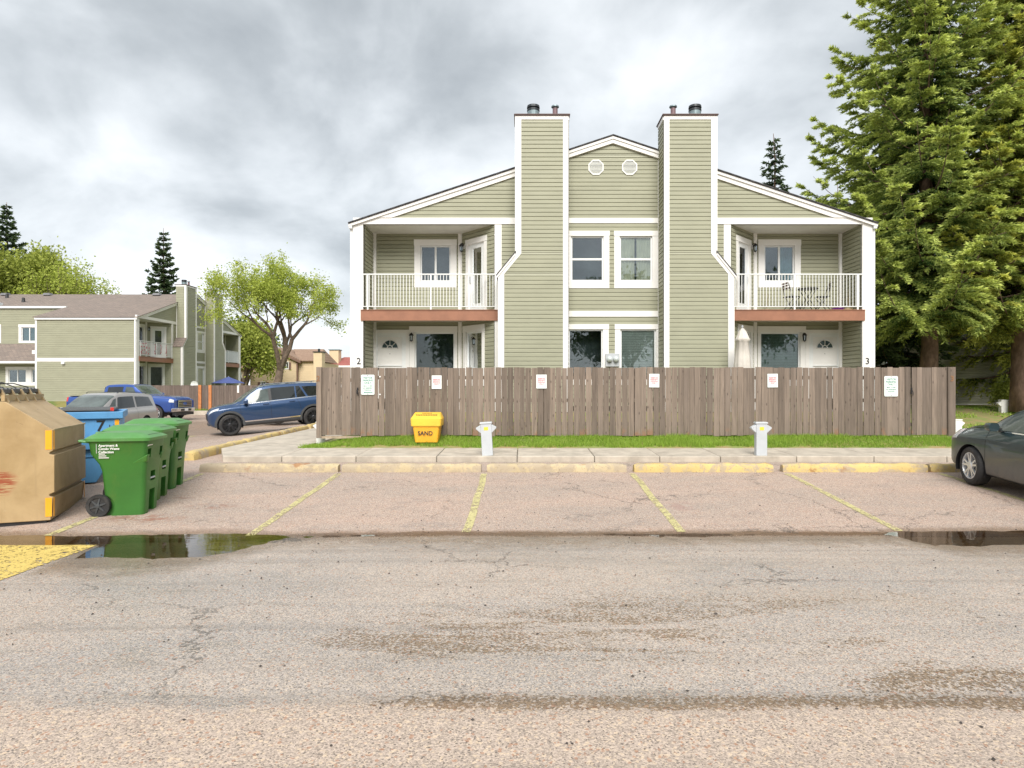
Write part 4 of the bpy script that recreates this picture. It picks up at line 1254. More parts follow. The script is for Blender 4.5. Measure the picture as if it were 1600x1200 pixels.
        window(B, pbay, .28, 1.08, 1.75, 3.28, tw=.13, tt=.2, tb=.15, style='plain', inner=('blind_dark' if sg > 0 else None))
        balcony_door(B, pbay, bd0, bd1, 3.86, 6.0)
        wall_lamp(B, pbay, .2, 5.98)
        # soffit with grooves
        mb = MB(); y = 0.0
        while y < 1.2:
            x0, x1 = sorted((sg * 3.3, sg * 7.42)); mb.box(x0, x1, y + .004, min(1.2, y + .096), BB - .0, BB + .02); y += .1
        x0, x1 = sorted((sg * 3.3, sg * 7.42)); mb.box(x0, x1, 0, 1.2, BB + .012, BB + .05)
        mb.build('soffit', SOFFIT, B)
        # deck
        poly = [(3.37, -.05), (7.46, -.05), (7.42, 1.2), (4.65, 1.2), (3.53, 0.0)]
        mb = MB(); mb.prism([(sg * a, b) for a, b in poly], lambda p, q, h: (p, q, h), 3.62, 3.845)
        mb.build('deck', CONC, B)
        mb = MB(); pg.box(mb, 3.37, 7.50, 3.545, 3.855, .03, .07); pg.box(mb, 3.37, 7.50, 3.846, 3.87, .0, .09); mb.build('deck_fascia', BROWN, B)
        # railing
        mb = MB(); pr = pg
        pr.box(mb, 3.40, 7.46, 4.91, 4.945, -.0, .045); pr.box(mb, 3.42, 7.46, 3.955, 3.98, .01, .035)
        rl = mb.build('railing', WHITE_M, B, bevel=.004, seg=1)
        for u in (3.47, 5.42, 7.30) :
            mb = MB(); pr.box(mb, u - .022, u + .022, 3.87, 4.91, .002, .042); mb.build('railing_post', WHITE_M, rl)
        mb = MB(); u = 3.57
        while u < 7.44:
            pr.box(mb, u - .008, u + .008, 3.98, 4.91, .014, .03); u += .092
        mb.build('baluster', WHITE_M, rl, kind='stuff')
        # outer side wall
        mb = MB(); siding(mb, pout, .12, depth - .12, ZB, 3.50, ()); siding(mb, pout, .12, depth - .12, 3.74, 6.42, ())
        mb.build('side_wall', SIDING, B)
        mb = MB(); pout.box(mb, .12, depth - .12, 3.50, 3.74, -.01, .035); pout.box(mb, -.0, .12, ZB, 6.42, -.01, .035); pout.box(mb, depth - .12, depth, ZB, 6.42, -.01, .035); mb.build('trim_board', WHITE, B)
        # roof slab
        mb = MB()
        zi, ze = RIDGE, roofz(E_)
        mb.hexa([(0, -.15, zi - .04), (sg * E_, -.15, ze - .04), (sg * E_, depth + .1, ze - .05), (0, depth + .1, zi - .05), (0, -.15, zi - .008), (sg * E_, -.15, ze - .008), (sg * E_, depth + .1, ze), (0, depth + .1, zi)])
        mb.build('roof', SHINGLE if far else SHINGLE_D, B)
        # back wall
        pk = Pl((0, depth), (sg, 0), (0, 1))
        mb = MB(); siding(mb, pk, 0, lambda z: min(HW, max(0, (RIDGE - .1 - z) / RS)), ZB, RIDGE - .1, breaks=(6.4,), lap=.122); mb.build('back_wall', SIDING, B)
    mb = MB(); mb.box(-HW + .02, HW - .02, .03, depth - .02, .3, ZB); mb.build('foundation', FOUND, B)
    # inner dark core keeps rooms closed
    mb = MB(); mb.box(-7.38, 7.38, 1.8, depth - .2, ZB, 6.3); mb.build('inner_wall', DARKIN, B)
    return B

main = townhouse('townhouse', (2.62, 19.1, 0), 0, 'large sage green two storey house with twin chimneys behind the board fence', opts={'up': [None, 'curtain_half'], 'low': [None, 'blind_dark'], 'centre': [None, 'curtain', None, 'blind']})
for (dg, p) in (('2', 560.5), ('3', 1355.5)):
    q = px(p, 564.5, 19.06)
    text_obj('house_number', dg, .27, BLACK, main, Matrix.Translation((q.x - 2.62, 19.06 - 19.1 - .0, q.z)) @ FACE_FRONT, .006, False)

left = townhouse('townhouse', (-25.8, 50.23, -.28), PI / 2, 'far sage green house with long blank side wall, behind the parked vehicles', far=True,
                 opts={'up': [None, None], 'low': ['blind_dark', None], 'centre': [None, 'blind', 'blind_dark', None], 'meters': False})
# wing of the far house: narrower, carries on to the left under the same ridge
def far_wing(B):
    y0, y1 = 6.7, 26.0
    ew = 4.75
    for sg in (-1, 1):
        mb = MB(); E2 = ew + .12
        mb.hexa([(0, y0 + .1, RIDGE - .05), (sg * E2, y0 + .1, roofz(E2) - .05), (sg * E2, y1, roofz(E2) - .05), (0, y1, RIDGE - .05), (0, y0 + .1, RIDGE), (sg * E2, y0 + .1, roofz(E2)), (sg * E2, y1, roofz(E2)), (0, y1, RIDGE)])
        mb.build('roof', SHINGLE, B)
    pw = Pl((-ew, 0), (0, 1), (-1, 0))
    zt = roofz(ew) - .1
    WZ = (5.05, 6.05)
    wins = [(7.15, 8.25), (8.85, 9.95), (11.6, 12.9), (14.5, 15.8), (18, 19.3)]
    mb = MB(); siding(mb, pw, y0, y1, 4.9, zt, [(a, b, WZ[0], WZ[1]) for a, b in wins]); siding(mb, pw, y0, y1, .85, 5.0)
    mb.build('side_wall', SIDING, B)
    for (a, b), inn in zip(wins, (None, 'curtain_blue', None, None, None)):
        window(B, pw, a, b, WZ[0], WZ[1], tw=.2, tt=.2, tb=.12, style='slider', inner=inn)
    mb = MB(); pw.box(mb, y0, y1, zt, zt + .14, .02, .16); mb.build('gutter', WHITE_M, B)
    # lower pent roof
    mb = MB(); mb.hexa([(-ew, y0, 4.82), (-ew - 2.0, y0, 3.52), (-ew - 2.0, y1, 3.52), (-ew, y1, 4.82), (-ew, y0, 4.87), (-ew - 2.0, y0, 3.57), (-ew - 2.0, y1, 3.57), (-ew, y1, 4.87)])
    mb.build('lower_roof', SHINGLE, B)
    p2 = Pl((-ew - 2.0, 0), (0, 1), (-1, 0))
    mb = MB(); p2.box(mb, y0, y1, 3.42, 3.56, .0, .12); mb.build('gutter', WHITE_M, B)
    p3 = Pl((-ew - 1.2, 0), (0, 1), (-1, 0))
    lw = [(7.1, 8.3), (8.7, 9.9), (11.5, 12.7)]
    mb = MB(); siding(mb, p3, y0, y1, .85, 3.45, [(a, b, 2.1, 3.02) for a, b in lw]); mb.build('lower_wall', SIDING, B)
    for a, b in lw: window(B, p3, a, b, 2.1, 3.02, tw=.2, tt=.18, tb=.2, style='slider')
    mb = MB(); p3.box(mb, y0, y1, 3.38, 3.42, .0, .8); mb.build('soffit', SOFFIT, B)
    # roof furniture
    def on_roof(yy_, u, mb_fn, nm, mat):
        mbx = MB(); mb_fn(mbx, u, yy_, roofz(u)); mbx.build(nm, mat, B)
    for yy_ in (2.8, 11.3, 14.6, 18.5):
        on_roof(yy_, -.45, lambda m_, u, y, z: m_.hexa([(u - .22, y - .3, z), (u + .22, y - .3, z), (u + .22, y + .3, z), (u - .22, y + .3, z), (u - .15, y - .22, z + .17), (u + .2, y - .22, z + .19), (u + .2, y + .22, z + .19), (u - .15, y + .22, z + .17)]), 'roof_vent', MAT('vent_grey', (.16, .16, .17), .5, .1, 4))
    for yy_, u in ((13.7, -1.4), (15.4, -1.4), (11.2, -3.0)):
        on_roof(yy_, u, lambda m_, uu, y, z: m_.tube([(uu, y, z - .1), (uu, y, z + .32)], [.13, .09], 8), 'vent_pipe', BLACK)
    on_roof(12.0, -4.3, lambda m_, u, y, z: m_.box(u - .2, u + .2, y - .2, y + .2, z, z + .22), 'roof_vent', WHITE_M)
    mbx = MB(); mbx.box(-ew - 1.2, -ew - .9, 8.0, 8.3, 4.1, 4.35); mbx.build('roof_vent', WHITE_M, B)
    mbx = MB(); mbx.box(-7.73 - .16, -7.73, 4.7, 4.9, 3.32, 3.48); mbx.build('side_lamp', WHITE_M, B, bevel=.02)
    mb = MB(); mb.box(-ew - 1.2, ew, y0, y1, .3, .85); mb.box(-ew + .6, ew, y0, y1, .85, 6.2); mb.build('foundation', FOUND, B)
far_wing(left)
# streamers on the far balcony
mb = MB(); RED = MAT('red_decoration', (.45, .05, .08), .7, .2, 8)
r2 = random.Random(3)
for i, u in enumerate((-7.25, -7.0, -6.75, -6.45, -5.7, -5.0, -4.3)):
    for k in range(7):
        if r2.random() < .8:
            z = 4.05 + k * .11 + r2.uniform(-.03, .03); a = u + r2.uniform(-.07, .07)
            mb.box(a - .04, a + .04, -.095, -.085, z, z + r2.uniform(.04, .09))
o = mb.build('balcony_banner', RED); o.parent = None; o.matrix_world = left.matrix_basis.copy()
o.location = left.location; o.rotation_euler = left.rotation_euler
tag(o, 'red and white decoration strung along the far house balcony railing', 'decoration')

# solid privacy sheet on the far balcony of the far house
mb = MB(); mb.box(3.5, 7.4, -.02, -.005, 3.98, 4.88)
o = mb.build('balcony_screen', MAT('grey_screen', (.42, .45, .48), .6, .05, 2)); o.location = left.location; o.rotation_euler = left.rotation_euler
tag(o, 'plain pale grey screen sheet on the farthest balcony of the far house', 'screen')

# ---- house on the right behind the spruces
rb = empty('green_house', (0, 0, 0)); tag(rb, 'low green sided house half hidden behind the spruces at right', 'house')
pr_ = Pl((0, 26.5), (1, 0), (0, -1))
mb = MB(); siding(mb, pr_, 15.0, 20.3, .86, 3.5, lap=.118); siding(mb, pr_, 22.8, 36, .86, 3.5); mb.build('wall', SIDING, rb)
ps_ = Pl((15.0, 26.5), (0, 1), (-1, 0)); mb = MB(); siding(mb, ps_, 0, 8, .86, 3.5); mb.build('side_wall', SIDING, rb)
mb = MB(); pr_.box(mb, 20.3, 20.5, .8, 3.5, -.01, .04); pr_.box(mb, 15, 36, .80, .86, 0, .05); mb.build('trim_board', WHITE, rb)
mb = MB(); mb.box(15.05, 36, 26.6, 34, .2, .82); mb.build('foundation', FOUND, rb)
mb = MB(); mb.hexa([(14.7, 26.1, 3.5), (36, 26.1, 3.5), (36, 34.5, 3.5), (14.7, 34.5, 3.5), (14.7, 26.1, 3.6), (36, 26.1, 3.6), (36, 30, 4.6), (14.7, 30, 4.6)]); mb.build('roof', SHINGLE_D, rb)
window(rb, pr_, 20.9, 22.3, 1.4, 3.0, style='slider')

# ---- cream houses far left of centre
def hip(mb, x0, x1, y0, y1, z0, z1, inx, iny):
    mb.hexa([(x0, y0, z0), (x1, y0, z0), (x1, y1, z0), (x0, y1, z0), (x0 + inx, y0 + iny, z1), (x1 - inx, y0 + iny, z1), (x1 - inx, y1 - iny, z1), (x0 + inx, y1 - iny, z1)])
D = 75.0
def q(x, y, d=D): return px(x, y, d)
ch_ = empty('cream_house', (0, 0, 0)); tag(ch_, 'cream house with brown shutters and brown roof behind the leafy elm', 'house')
pf = Pl((0, D), (1, 0), (0, -1))
X0, X1, X2 = q(391, 0).x, q(464, 0).x, q(494, 0).x
ez = q(0, 563).z; pk = q(0, 546).z; xm = (X0 + X1) / 2
mb = MB()
wins = [(408, 415, 565, 576), (444, 450.5, 566, 576), (408, 415, 597, 603)]
hl = [(q(a, 0).x, q(b, 0).x, q(0, d2).z, q(0, c).z) for a, b, c, d2 in wins]
siding(mb, pf, lambda z: X0 if z < ez else X0 + (xm - X0) * (z - ez) / (pk - ez), lambda z: X1 if z < ez else X1 - (X1 - xm) * (z - ez) / (pk - ez), -.2, pk, hl, lap=.25, proud=.02, breaks=(ez,))
pf2 = Pl((0, D + .5), (1, 0), (0, -1)); siding(mb, pf2, X1, X2, -.2, ez, (), lap=.25, proud=.02)
mb.build('wall', CREAM, ch_)
for h in hl: window(ch_, pf, *h, tw=.08, tt=.08, tb=.08, style='slider')
for (a, b, c, e2) in ((403, 407, 565, 576), (416, 420, 565, 576), (439, 443, 566, 576), (451.5, 455, 566, 578), (403, 407, 597, 603), (416, 420, 597, 603)):
    mb = MB(); pf.box(mb, q(a, 0).x, q(b, 0).x, q(0, e2).z, q(0, c).z, .0, .07); mb.build('shutter', CREAM_T, ch_)
mb = MB(); pf.poly(mb, [(X0 - .5, ez - .35), (xm, pk - .1), (X1 + .5, ez - .35), (X1 + .5, ez - .1), (xm, pk + .2), (X0 - .5, ez - .1)], .01, .4); mb.build('rake_board', CREAM_T, ch_)
mb = MB(); mb.hexa([(X0 - .5, D - .3, ez - .1), (xm, D - .3, pk + .2), (xm, D + 9, pk + .2), (X0 - .5, D + 9, ez - .1), (X0 - .5, D - .3, ez), (xm, D - .3, pk + .35), (xm, D + 9, pk + .35), (X0 - .5, D + 9, ez)])
mb.hexa([(xm, D - .3, pk + .2), (X1 + .5, D - .3, ez - .1), (X1 + .5, D + 9, ez - .1), (xm, D + 9, pk + .2), (xm, D - .3, pk + .35), (X1 + .5, D - .3, ez), (X1 + .5, D + 9, ez), (xm, D + 9, pk + .35)])
mb.hexa([(X1, D + .1, ez - .1), (X2 + .2, D + .1, ez - .1), (X2 + .2, D + 8, ez - .1), (X1 - 1, D + 8, ez - .1), (X1, D + .1, ez), (X2 + .2, D + .1, ez), (X2 - .5, D + 4.5, pk + .3), (X1 - 2, D + 4.5, pk + .3)])
mb.build('roof', SHINGLE_T, ch_)
mb = MB(); pf.box(mb, X1 - .02, X1 + .12, -.2, ez, .0, .15); mb.build('downspout', CREAM_T, ch_)
# low porch part at left
XL = q(366, 0).x
mb = MB(); pf3 = Pl((0, D - 1), (1, 0), (0, -1)); siding(mb, pf3, XL, X0, -.2, q(0, 577).z, (), lap=.25); mb.build('porch_wall', CREAM, ch_)
mb = MB(); mb.hexa([(XL - .5, D - 1.4, q(0, 577).z), (X0 + .3, D - 1.4, q(0, 577).z), (X0 + .3, D + 2, q(0, 577).z), (XL - .5, D + 2, q(0, 577).z), (XL - .5, D - 1.4, q(0, 576).z), (X0 + .3, D - 1.4, q(0, 576).z), (X0 + .0, D + 1.9, q(0, 555).z), (XL - .5, D + 1.9, q(0, 555).z)]); mb.build('porch_roof', SHINGLE_T, ch_)
window(ch_, pf3, q(375, 0).x, q(381, 0).x, q(0, 600).z, q(0, 586).z, tw=.25, tt=.25, tb=.2, style='hung')
mb = MB(); mb.box(X0, X2, D + .6, D + 9, -.3, ez - .2); mb.build('inner_wall', CREAM, ch_)
def chim(a, b, t0, t1, d, lab):
    e = empty('brick_chimney', (0, 0, 0))
    mbx = MB(); A, C2 = q(a, t0, d), q(b, t1, d); mbx.box(A.x, C2.x, d - .6, d + .6, C2.z, A.z)
    o1 = mbx.build('chimney', CREAM, None); return o1
mb = MB(); A, C2 = q(492, 551), q(505, 600); mb.box(A.x, C2.x, D - .5, D + .7, C2.z - 3, A.z); c1 = mb.build('chimney', CREAM, ch_)
mb = MB(); mb.box(A.x - .08, C2.x + .08, D - .58, D + .78, A.z, A.z + .12); mb.tube([((A.x + C2.x) / 2, D, A.z), ((A.x + C2.x) / 2, D, A.z + .45)], .14, 8); mb.build('chimney_cap', FLUE_D, c1)
D2 = 88.0
rh = empty('red_roof_house', (0, 0, 0)); tag(rh, 'cream house with a red roof just left of the main house', 'house')
mb = MB(); a, b = q(503, 571, D2), q(560, 571, D2); zt = q(0, 556, D2).z; x1 = q(525, 0, D2).x
mb.hexa([(a.x, D2, a.z), (b.x, D2, a.z), (b.x, D2 + 9, a.z), (a.x, D2 + 9, a.z), (x1, D2 + 4, zt), (b.x - 1, D2 + 4, zt), (b.x - 1, D2 + 5, zt), (x1, D2 + 5, zt)]); mb.build('roof', SHINGLE_R, rh)
mb = MB(); mb.box(a.x + .2, b.x - .2, D2 + .4, D2 + 8.6, -.3, a.z - .25); mb.build('wall', CREAM, rh)
mb = MB(); mb.box(a.x, b.x, D2 - .1, D2 + .3, a.z - .25, a.z); mb.build('gutter', WHITE, rh)
mb = MB(); A, C2 = q(511, 546.5, D2), q(525.5, 575, D2); mb.box(A.x, C2.x, D2 + 1, D2 + 2.4, C2.z, A.z); c1 = mb.build('chimney', CREAM, rh)
mb = MB(); mb.box(A.x - .1, C2.x + .1, D2 + .9, D2 + 2.5, A.z, A.z + .12); mb.build('chimney_cap', FLUE_G, c1)

# ---- far left fence with orange posts
FY2 = 41.3
ff = empty('far_fence', (0, 0, 0)); tag(ff, 'dark board fence with two orange posts in front of the far house', 'fence')
def f2(p): return (p - 820) * FY2 / 1000
x = -25.6; i = 0
while x < f2(500):
    w = .145
    o = plank(ff, x + w / 2, w, -.05 + random.uniform(-.02, .02), 1.64 + random.uniform(-.01, .01), FY2, FENCE_B); x += w + .006
mb = MB()
for z in (.2, .8, 1.4): mb.box(-25.6, f2(500), FY2 + .02, FY2 + .06, z, z + .09)
mb.build('rail', FENCE_B, ff)
for p in (313, 329):
    mb = MB(); mb.box(f2(p - 2.2), f2(p + 2.2), FY2 - .09, FY2 - .02, -.06, 1.66); mb.build('post', FENCE_O, ff)
mb = MB(); q0 = px(372, 607, FY2 - .03); mb.box(q0.x - .06, q0.x + .06, FY2 - .03, FY2 - .012, q0.z - .28, q0.z + .2); tag(mb.build('notice', WHITE), 'narrow white notice on the dark far fence', 'notice')
ff2 = empty('far_fence', (0, 0, 0)); tag(ff2, 'short dark board fence at the far left edge behind the tan dumpster', 'fence')
x = -36
while x < -33.2:
    plank(ff2, x, .145, -.25, 1.72, 40.5, FENCE_B); x += .151
mb = MB(); mb.box(-36, -33.2, 40.52, 40.56, 1.3, 1.39); mb.build('rail', FENCE_B, ff2)
# satellite dish and patio umbrella near the far house
e = empty('satellite_dish', px(304.5, 601, 46)); tag(e, 'small white satellite dish above the dark far fence', 'satellite dish')
mb = MB(); mb.lathe([(0, .0), (.15, .03), (.27, .09)], lambda a, b, h: (a, -h, b), 14); mb.build('dish', WHITE_M, e, smooth=True)
mb = MB(); mb.tube([(0, 0, 0), (0, .1, -.3), (0, .1, -1.2)], .03, 6); mb.build('mast', GREYM, e)
BLUEF = MAT('blue_canvas', (.08, .11, .30), .8, .1, 3)
e = empty('patio_umbrella', (px(357, 0, 52).x, 52, .4)); tag(e, 'open blue patio umbrella beneath the farthest balcony of the far house', 'umbrella')
mb = MB(); n = 8; vs = [(0, 0, 1.95)] + [(1.35 * math.cos(2 * PI * i / n), 1.35 * math.sin(2 * PI * i / n), 1.42) for i in range(n)]; mb.add(vs, [(0, i + 1, (i + 1) % n + 1) for i in range(n)]); mb.build('canopy', BLUEF, e)
mb = MB(); mb.tube([(0, 0, 0), (0, 0, 2.0)], .025, 6); mb.build('pole', GREYM, e)

# ---- folded parasol, balcony furniture
PARA = MAT('beige_canvas', (.62, .58, .52), .85, .08, 4, bumpn=.2, bs=12)
e = empty('folded_parasol', (px(1160, 0, 17.6).x, 17.6, .8)); tag(e, 'folded pale beige parasol standing behind the fence by the right chimney', 'umbrella')
mb = MB(); n = 24; prof = [(2.38, .03), (2.30, .09), (2.12, .16), (2.07, .20), (2.02, .15), (1.6, .19), (1.2, .22), (.75, .25)]
vs = []; fs = []
for (z, r) in prof:
    for k in range(n):
        a = 2 * PI * k / n; rr = r * (1 + .16 * math.sin(a * 8 + z * 1.2)) + .006 * math.sin(a * 17); vs.append((rr * math.cos(a), rr * math.sin(a), z))
for i in range(len(prof) - 1):
    for k in range(n): fs.append((i * n + k, i * n + (k + 1) % n, (i + 1) * n + (k + 1) % n, (i + 1) * n + k))
mb.add(vs, fs); mb.build('canopy', PARA, e, smooth=True)
mb = MB(); mb.tube([(0, 0, 0), (0, 0, 2.47)], .022, 8); mb.lathe([(.0, 2.47), (.03, 2.44), (.02, 2.38)], lambda a, b, h: (a, b, h), 8); mb.build('pole', GREYM, e)

def bistro_chair(x, y, rz, label):
    e = empty('folding_chair', (x, y, 3.87), rz); tag(e, label, 'chair', 'folding chairs on the right balcony')
    mb = MB()
    for i in range(5): mb.box(-.18, .18, -.19 + i * .08, -.13 + i * .08, .45, .465)
    mb.build('seat', BLACK, e)
    mb = MB()
    for s in (-1, 1):
        mb.tube([(s * .19, -.22, 0), (s * .19, .1, .45), (s * .19, .22, .86)], .012, 6)
        mb.tube([(s * .17, .22, 0), (s * .17, -.18, .45)], .012, 6)
    mb.tube([(-.19, -.2, .03), (.19, -.2, .03)], .01, 6); mb.tube([(-.17, .2, .03), (.17, .2, .03)], .01, 6)
    mb.build('frame', BLACK, e)
    mb = MB()
    for z in (.68, .76, .83): mb.hexa([(-.19, .165 + (z - .68) * .3, z), (.19, .165 + (z - .68) * .3, z), (.19, .18 + (z - .68) * .3, z), (-.19, .18 + (z - .68) * .3, z), (-.19, .175 + (z - .68) * .3, z + .05), (.19, .175 + (z - .68) * .3, z + .05), (.19, .19 + (z - .68) * .3, z + .05), (-.19, .19 + (z - .68) * .3, z + .05)])
    mb.build('backrest', MAT('brown_slats', (.10, .05, .03), .6, .2, 6), e)
cy = 19.6
bistro_chair((1237 - 820) * cy / 1000, cy, PI / 2 + .15, 'black folding chair left of the small balcony table')
bistro_chair((1285 - 820) * cy / 1000, cy, -PI / 2 - .2, 'black folding chair right of the small balcony table, brown back slats')
e = empty('bistro_table', ((1262 - 820) * cy / 1000, cy, 3.87)); tag(e, 'small round black folding table between two chairs on the right balcony', 'table')
mb = MB(); mb.lathe([(0, .71), (.3, .71), (.31, .70), (.30, .68), (0, .68)], lambda a, b, h: (a, b, h), 20); mb.build('table_top', BLACK, e)
mb = MB()
for s in (-1, 1):
    mb.tube([(-.24, s * .15, 0), (.2, s * .15, .68)], .012, 6); mb.tube([(.24, s * .12, 0), (-.2, s * .12, .68)], .012, 6)
mb.build('leg', BLACK, e)
def pot(x, y, r, h, mat, label, plant=True):
    e = empty('flower_pot', (x, y, 3.87)); tag(e, label, 'flower pot', 'pots on the right balcony')
    mb = MB(); mb.lathe([(0, 0), (r * .75, 0), (r, h), (r * 1.05, h), (r * 1.05, h - .02), (r * .9, h - .02), (0, h - .03)], lambda a, b, hh: (a, b, hh), 16); mb.build('pot', mat, e)
    if plant:
        mb = MB()
        for k in range(4):
            a = random.uniform(0, 6.28); mb.tube([(0, 0, h), (.02 * math.cos(a), .02 * math.sin(a), h + .25), (.06 * math.cos(a), .06 * math.sin(a), h + random.uniform(.35, .6))], [.008, .006, .003], 5)
        mb.build('stem', MAT('dry_stem', (.25, .2, .12), .9), e)
pot((1309 - 820) * .0194, 19.4, .17, .085, MAT('purple_plastic', (.20, .03, .28), .5), 'low purple planter bowl on the right balcony floor', False)
pot((1325 - 820) * .0195, 19.5, .13, .10, MAT('cream_plastic', (.62, .50, .30), .5), 'cream pot with bare stems in the right balcony corner')
pot((1198 - 820) * .0201, 20.1, .07, .16, MAT('pale_clay', (.40, .36, .26), .8), 'small pale pot by the right balcony door')

# ================================================================== bins
def gz_(x, y): return float(ground_z(np.array([x]), np.array([y]))[0])
def vec_mb_box(mb, O, U, V_, Wv, u0, u1, v0, v1, w0, w1):
    P_ = lambda u, v, w: tuple(O + U * u + V_ * v + Wv * w)
    return mb.hexa([P_(u0, v0, w0), P_(u1, v0, w0), P_(u1, v1, w0), P_(u0, v1, w0), P_(u0, v0, w1), P_(u1, v0, w1), P_(u1, v1, w1), P_(u0, v1, w1)])

TAN = MAT('tan_steel_paint', (.44, .33, .185), .5, .05, 1.5, dirt=.6, dcol=(.20, .14, .07), ds=2.2)
m, t, b, o = newmat('tan_dumpster_paint')
vec, _ = objvec(t, False)
n = noise(t, vec, 1.6, 8, .65, .3); st = noise(t, mapping(t, vec, (14, 14, .9)), 1, 5, .6)
sc_ = noise(t, mapping(t, vec, (3, 3, 30)), 1.0, 6, .7, .3)
c = mixc(t, rng_map(t, n, .35, .7), (.44, .315, .165), (.33, .225, .105))
c = mixc(t, rng_map(t, st, .55, .8, 0, .5), c, (.30, .21, .11))
c = mixc(t, rng_map(t, noise(t, vec, 7, 8, .75, .5), .64, .70, 0, .7), c, (.14, .08, .04))
sp = N(t, 'ShaderNodeSeparateXYZ'); t.links.new(vec, sp.inputs[0])
# rust scrapes on the near flank, low down
dx = mth(t, 'DIVIDE', mth(t, 'ADD', sp.outputs['X'], .60), .22); dz = mth(t, 'DIVIDE', mth(t, 'SUBTRACT', sp.outputs['Z'], .62), .20)
r_ = mth(t, 'SQRT', mth(t, 'ADD', mth(t, 'MULTIPLY', dx, dx), mth(t, 'MULTIPLY', dz, dz)))
f = mth(t, 'MULTIPLY', rng_map(t, mth(t, 'ADD', r_, mth(t, 'MULTIPLY', mth(t, 'SUBTRACT', n, .5), 1.5)), .5, 1.1, 1, 0), rng_map(t, sc_, .44, .52, 0, .95))
c = mixc(t, f, c, (.28, .055, .02))
c = mixc(t, rng_map(t, noise(t, mapping(t, vec, (1, 1, 6)), 3.0, 8, .75, .8), .63, .68, 0, .5), c, (.55, .46, .32))
t.links.new(c, b.inputs['Base Color']); b.inputs['Roughness'].default_value = .5
bump(t, n, .15, .02, b)
TAND = m
ORS = MAT('orange_reflector', (.85, .38, .02), .3, .05, 3)
REDS = MAT('red_reflector', (.6, .04, .03), .3, .05)
# tan dumpster: local x runs back-to-front (front face at x=0, body towards -x), y along the front face, z up
A = Vector((-6.28, 8.52)); Bp = Vector((-6.83, 9.93))
e = empty('tan_dumpster', (A.x, A.y, -.265), rz=math.atan2((Bp - A).y, (Bp - A).x) - PI / 2)
tag(e, 'large tan steel dumpster with sloping top and orange stickers, nearest the camera', 'dumpster')
W_ = (Bp - A).length
PRF = [(-.02, .10), (0, .42), (.0, .46), (-.0, .98), (-.0, 1.02), (-.0, 1.30), (-.56, 1.64), (-.60, 1.64), (-1.5, 1.64), (-1.5, .1)]
mb = MB()
prof = [(-.03, .08), (.0, .385), (-.04, .40), (-.04, .425), (.015, .45), (.015, .945), (-.04, .955), (-.04, .98), (.0, 1.005), (0, 1.28), (-.52, 1.66), (-1.6, 1.70), (-1.6, .08)]
mb.prism(prof, lambda p, q, s: (p, s, q), 0, W_)
body = mb.build('body', TAND, e, bevel=.008)
mb = MB(); mb.box(-1.55, -.08, .03, W_ - .03, 0.02, .09); mb.build('skid', BLACK, e)
n_before = set(bpy.data.objects)
mb = MB(); mb.box(-.645, -.605, .0, W_, 1.62, 1.70); mb.build('top_lip', TAND, e)
for i, yv in enumerate((.08, .43, .78, 1.10, W_ - .05)):
    mb = MB(); mb.hexa([(-.60, yv - .02, 1.60), (-.57, yv - .02, 1.60), (-.57, yv + .02, 1.60), (-.60, yv + .02, 1.60), (-.74, yv - .02, 1.76), (-.66, yv - .02, 1.78), (-.66, yv + .02, 1.78), (-.74, yv + .02, 1.76)]); mb.build('hinge_bracket', TAN, e)
mb = MB(); mb.tube([(-.70, -.06, 1.745), (-.70, W_ + .02, 1.745)], .03, 8); mb.build('hinge_rod', BLACK, e)
for k in range(2):
    y0 = .03 + k * (W_ / 2); y1 = y0 + W_ / 2 - .05
    mb = MB(); mb.hexa([(-1.62, y0, 1.67), (-.66, y0, 1.72), (-.66, y1, 1.72), (-1.62, y1, 1.67), (-1.62, y0, 1.70), (-.66, y0, 1.78), (-.66, y1, 1.78), (-1.62, y1, 1.70)])
    for j in range(5):
        yy_ = y0 + .07 + j * (y1 - y0 - .14) / 4
        mb.hexa([(-1.6, yy_ - .03, 1.69), (-.68, yy_ - .03, 1.77), (-.68, yy_ + .03, 1.77), (-1.6, yy_ + .03, 1.69), (-1.58, yy_ - .02, 1.72), (-.7, yy_ - .02, 1.80), (-.7, yy_ + .02, 1.80), (-1.58, yy_ + .02, 1.72)])
    mb.build('lid', BLACKP, e, bevel=.006)
mb = MB(); mb.tube([(-.72, .3, 1.80), (-1.0, .6, 1.84), (-.9, 1.2, 1.86), (-.75, 1.35, 1.80)], .008, 5); mb.tube([(-.75, .9, 1.79), (-.95, 1.0, 1.87), (-1.2, 1.2, 1.85)], .008, 5); mb.build('cable', BLACK, e)
for o_ in set(bpy.data.objects) - n_before:
    o_.location = (.08, 0, .045)
for (z0, z1) in ((1.02, 1.275), (.13, .38)):
    mb = MB(); mb.box(-.085, -.012, -.006, -.003, z0, z1); mb.build('reflector', ORS, e)
    mb = MB(); mb.box(.003, .006, .012, .05, z0, z1); mb.build('reflector', ORS, e)
mb = MB(); mb.box(.003, .006, W_ - .06, W_ - .012, .15, .40); mb.build('reflector', ORS, e)
mb = MB(); mb.box(.003, .006, W_ - .05, W_ - .012, 1.08, 1.27); mb.build('reflector', WHITE_M, e)
# welded lip below the sloping top
mb = MB(); mb.hexa([(.0, 0, 1.275), (.012, 0, 1.275), (.012, W_, 1.275), (.0, W_, 1.275), (.0, 0, 1.295), (.012, 0, 1.292), (.012, W_, 1.292), (.0, W_, 1.295)]); mb.build('weld_lip', TAN, e)

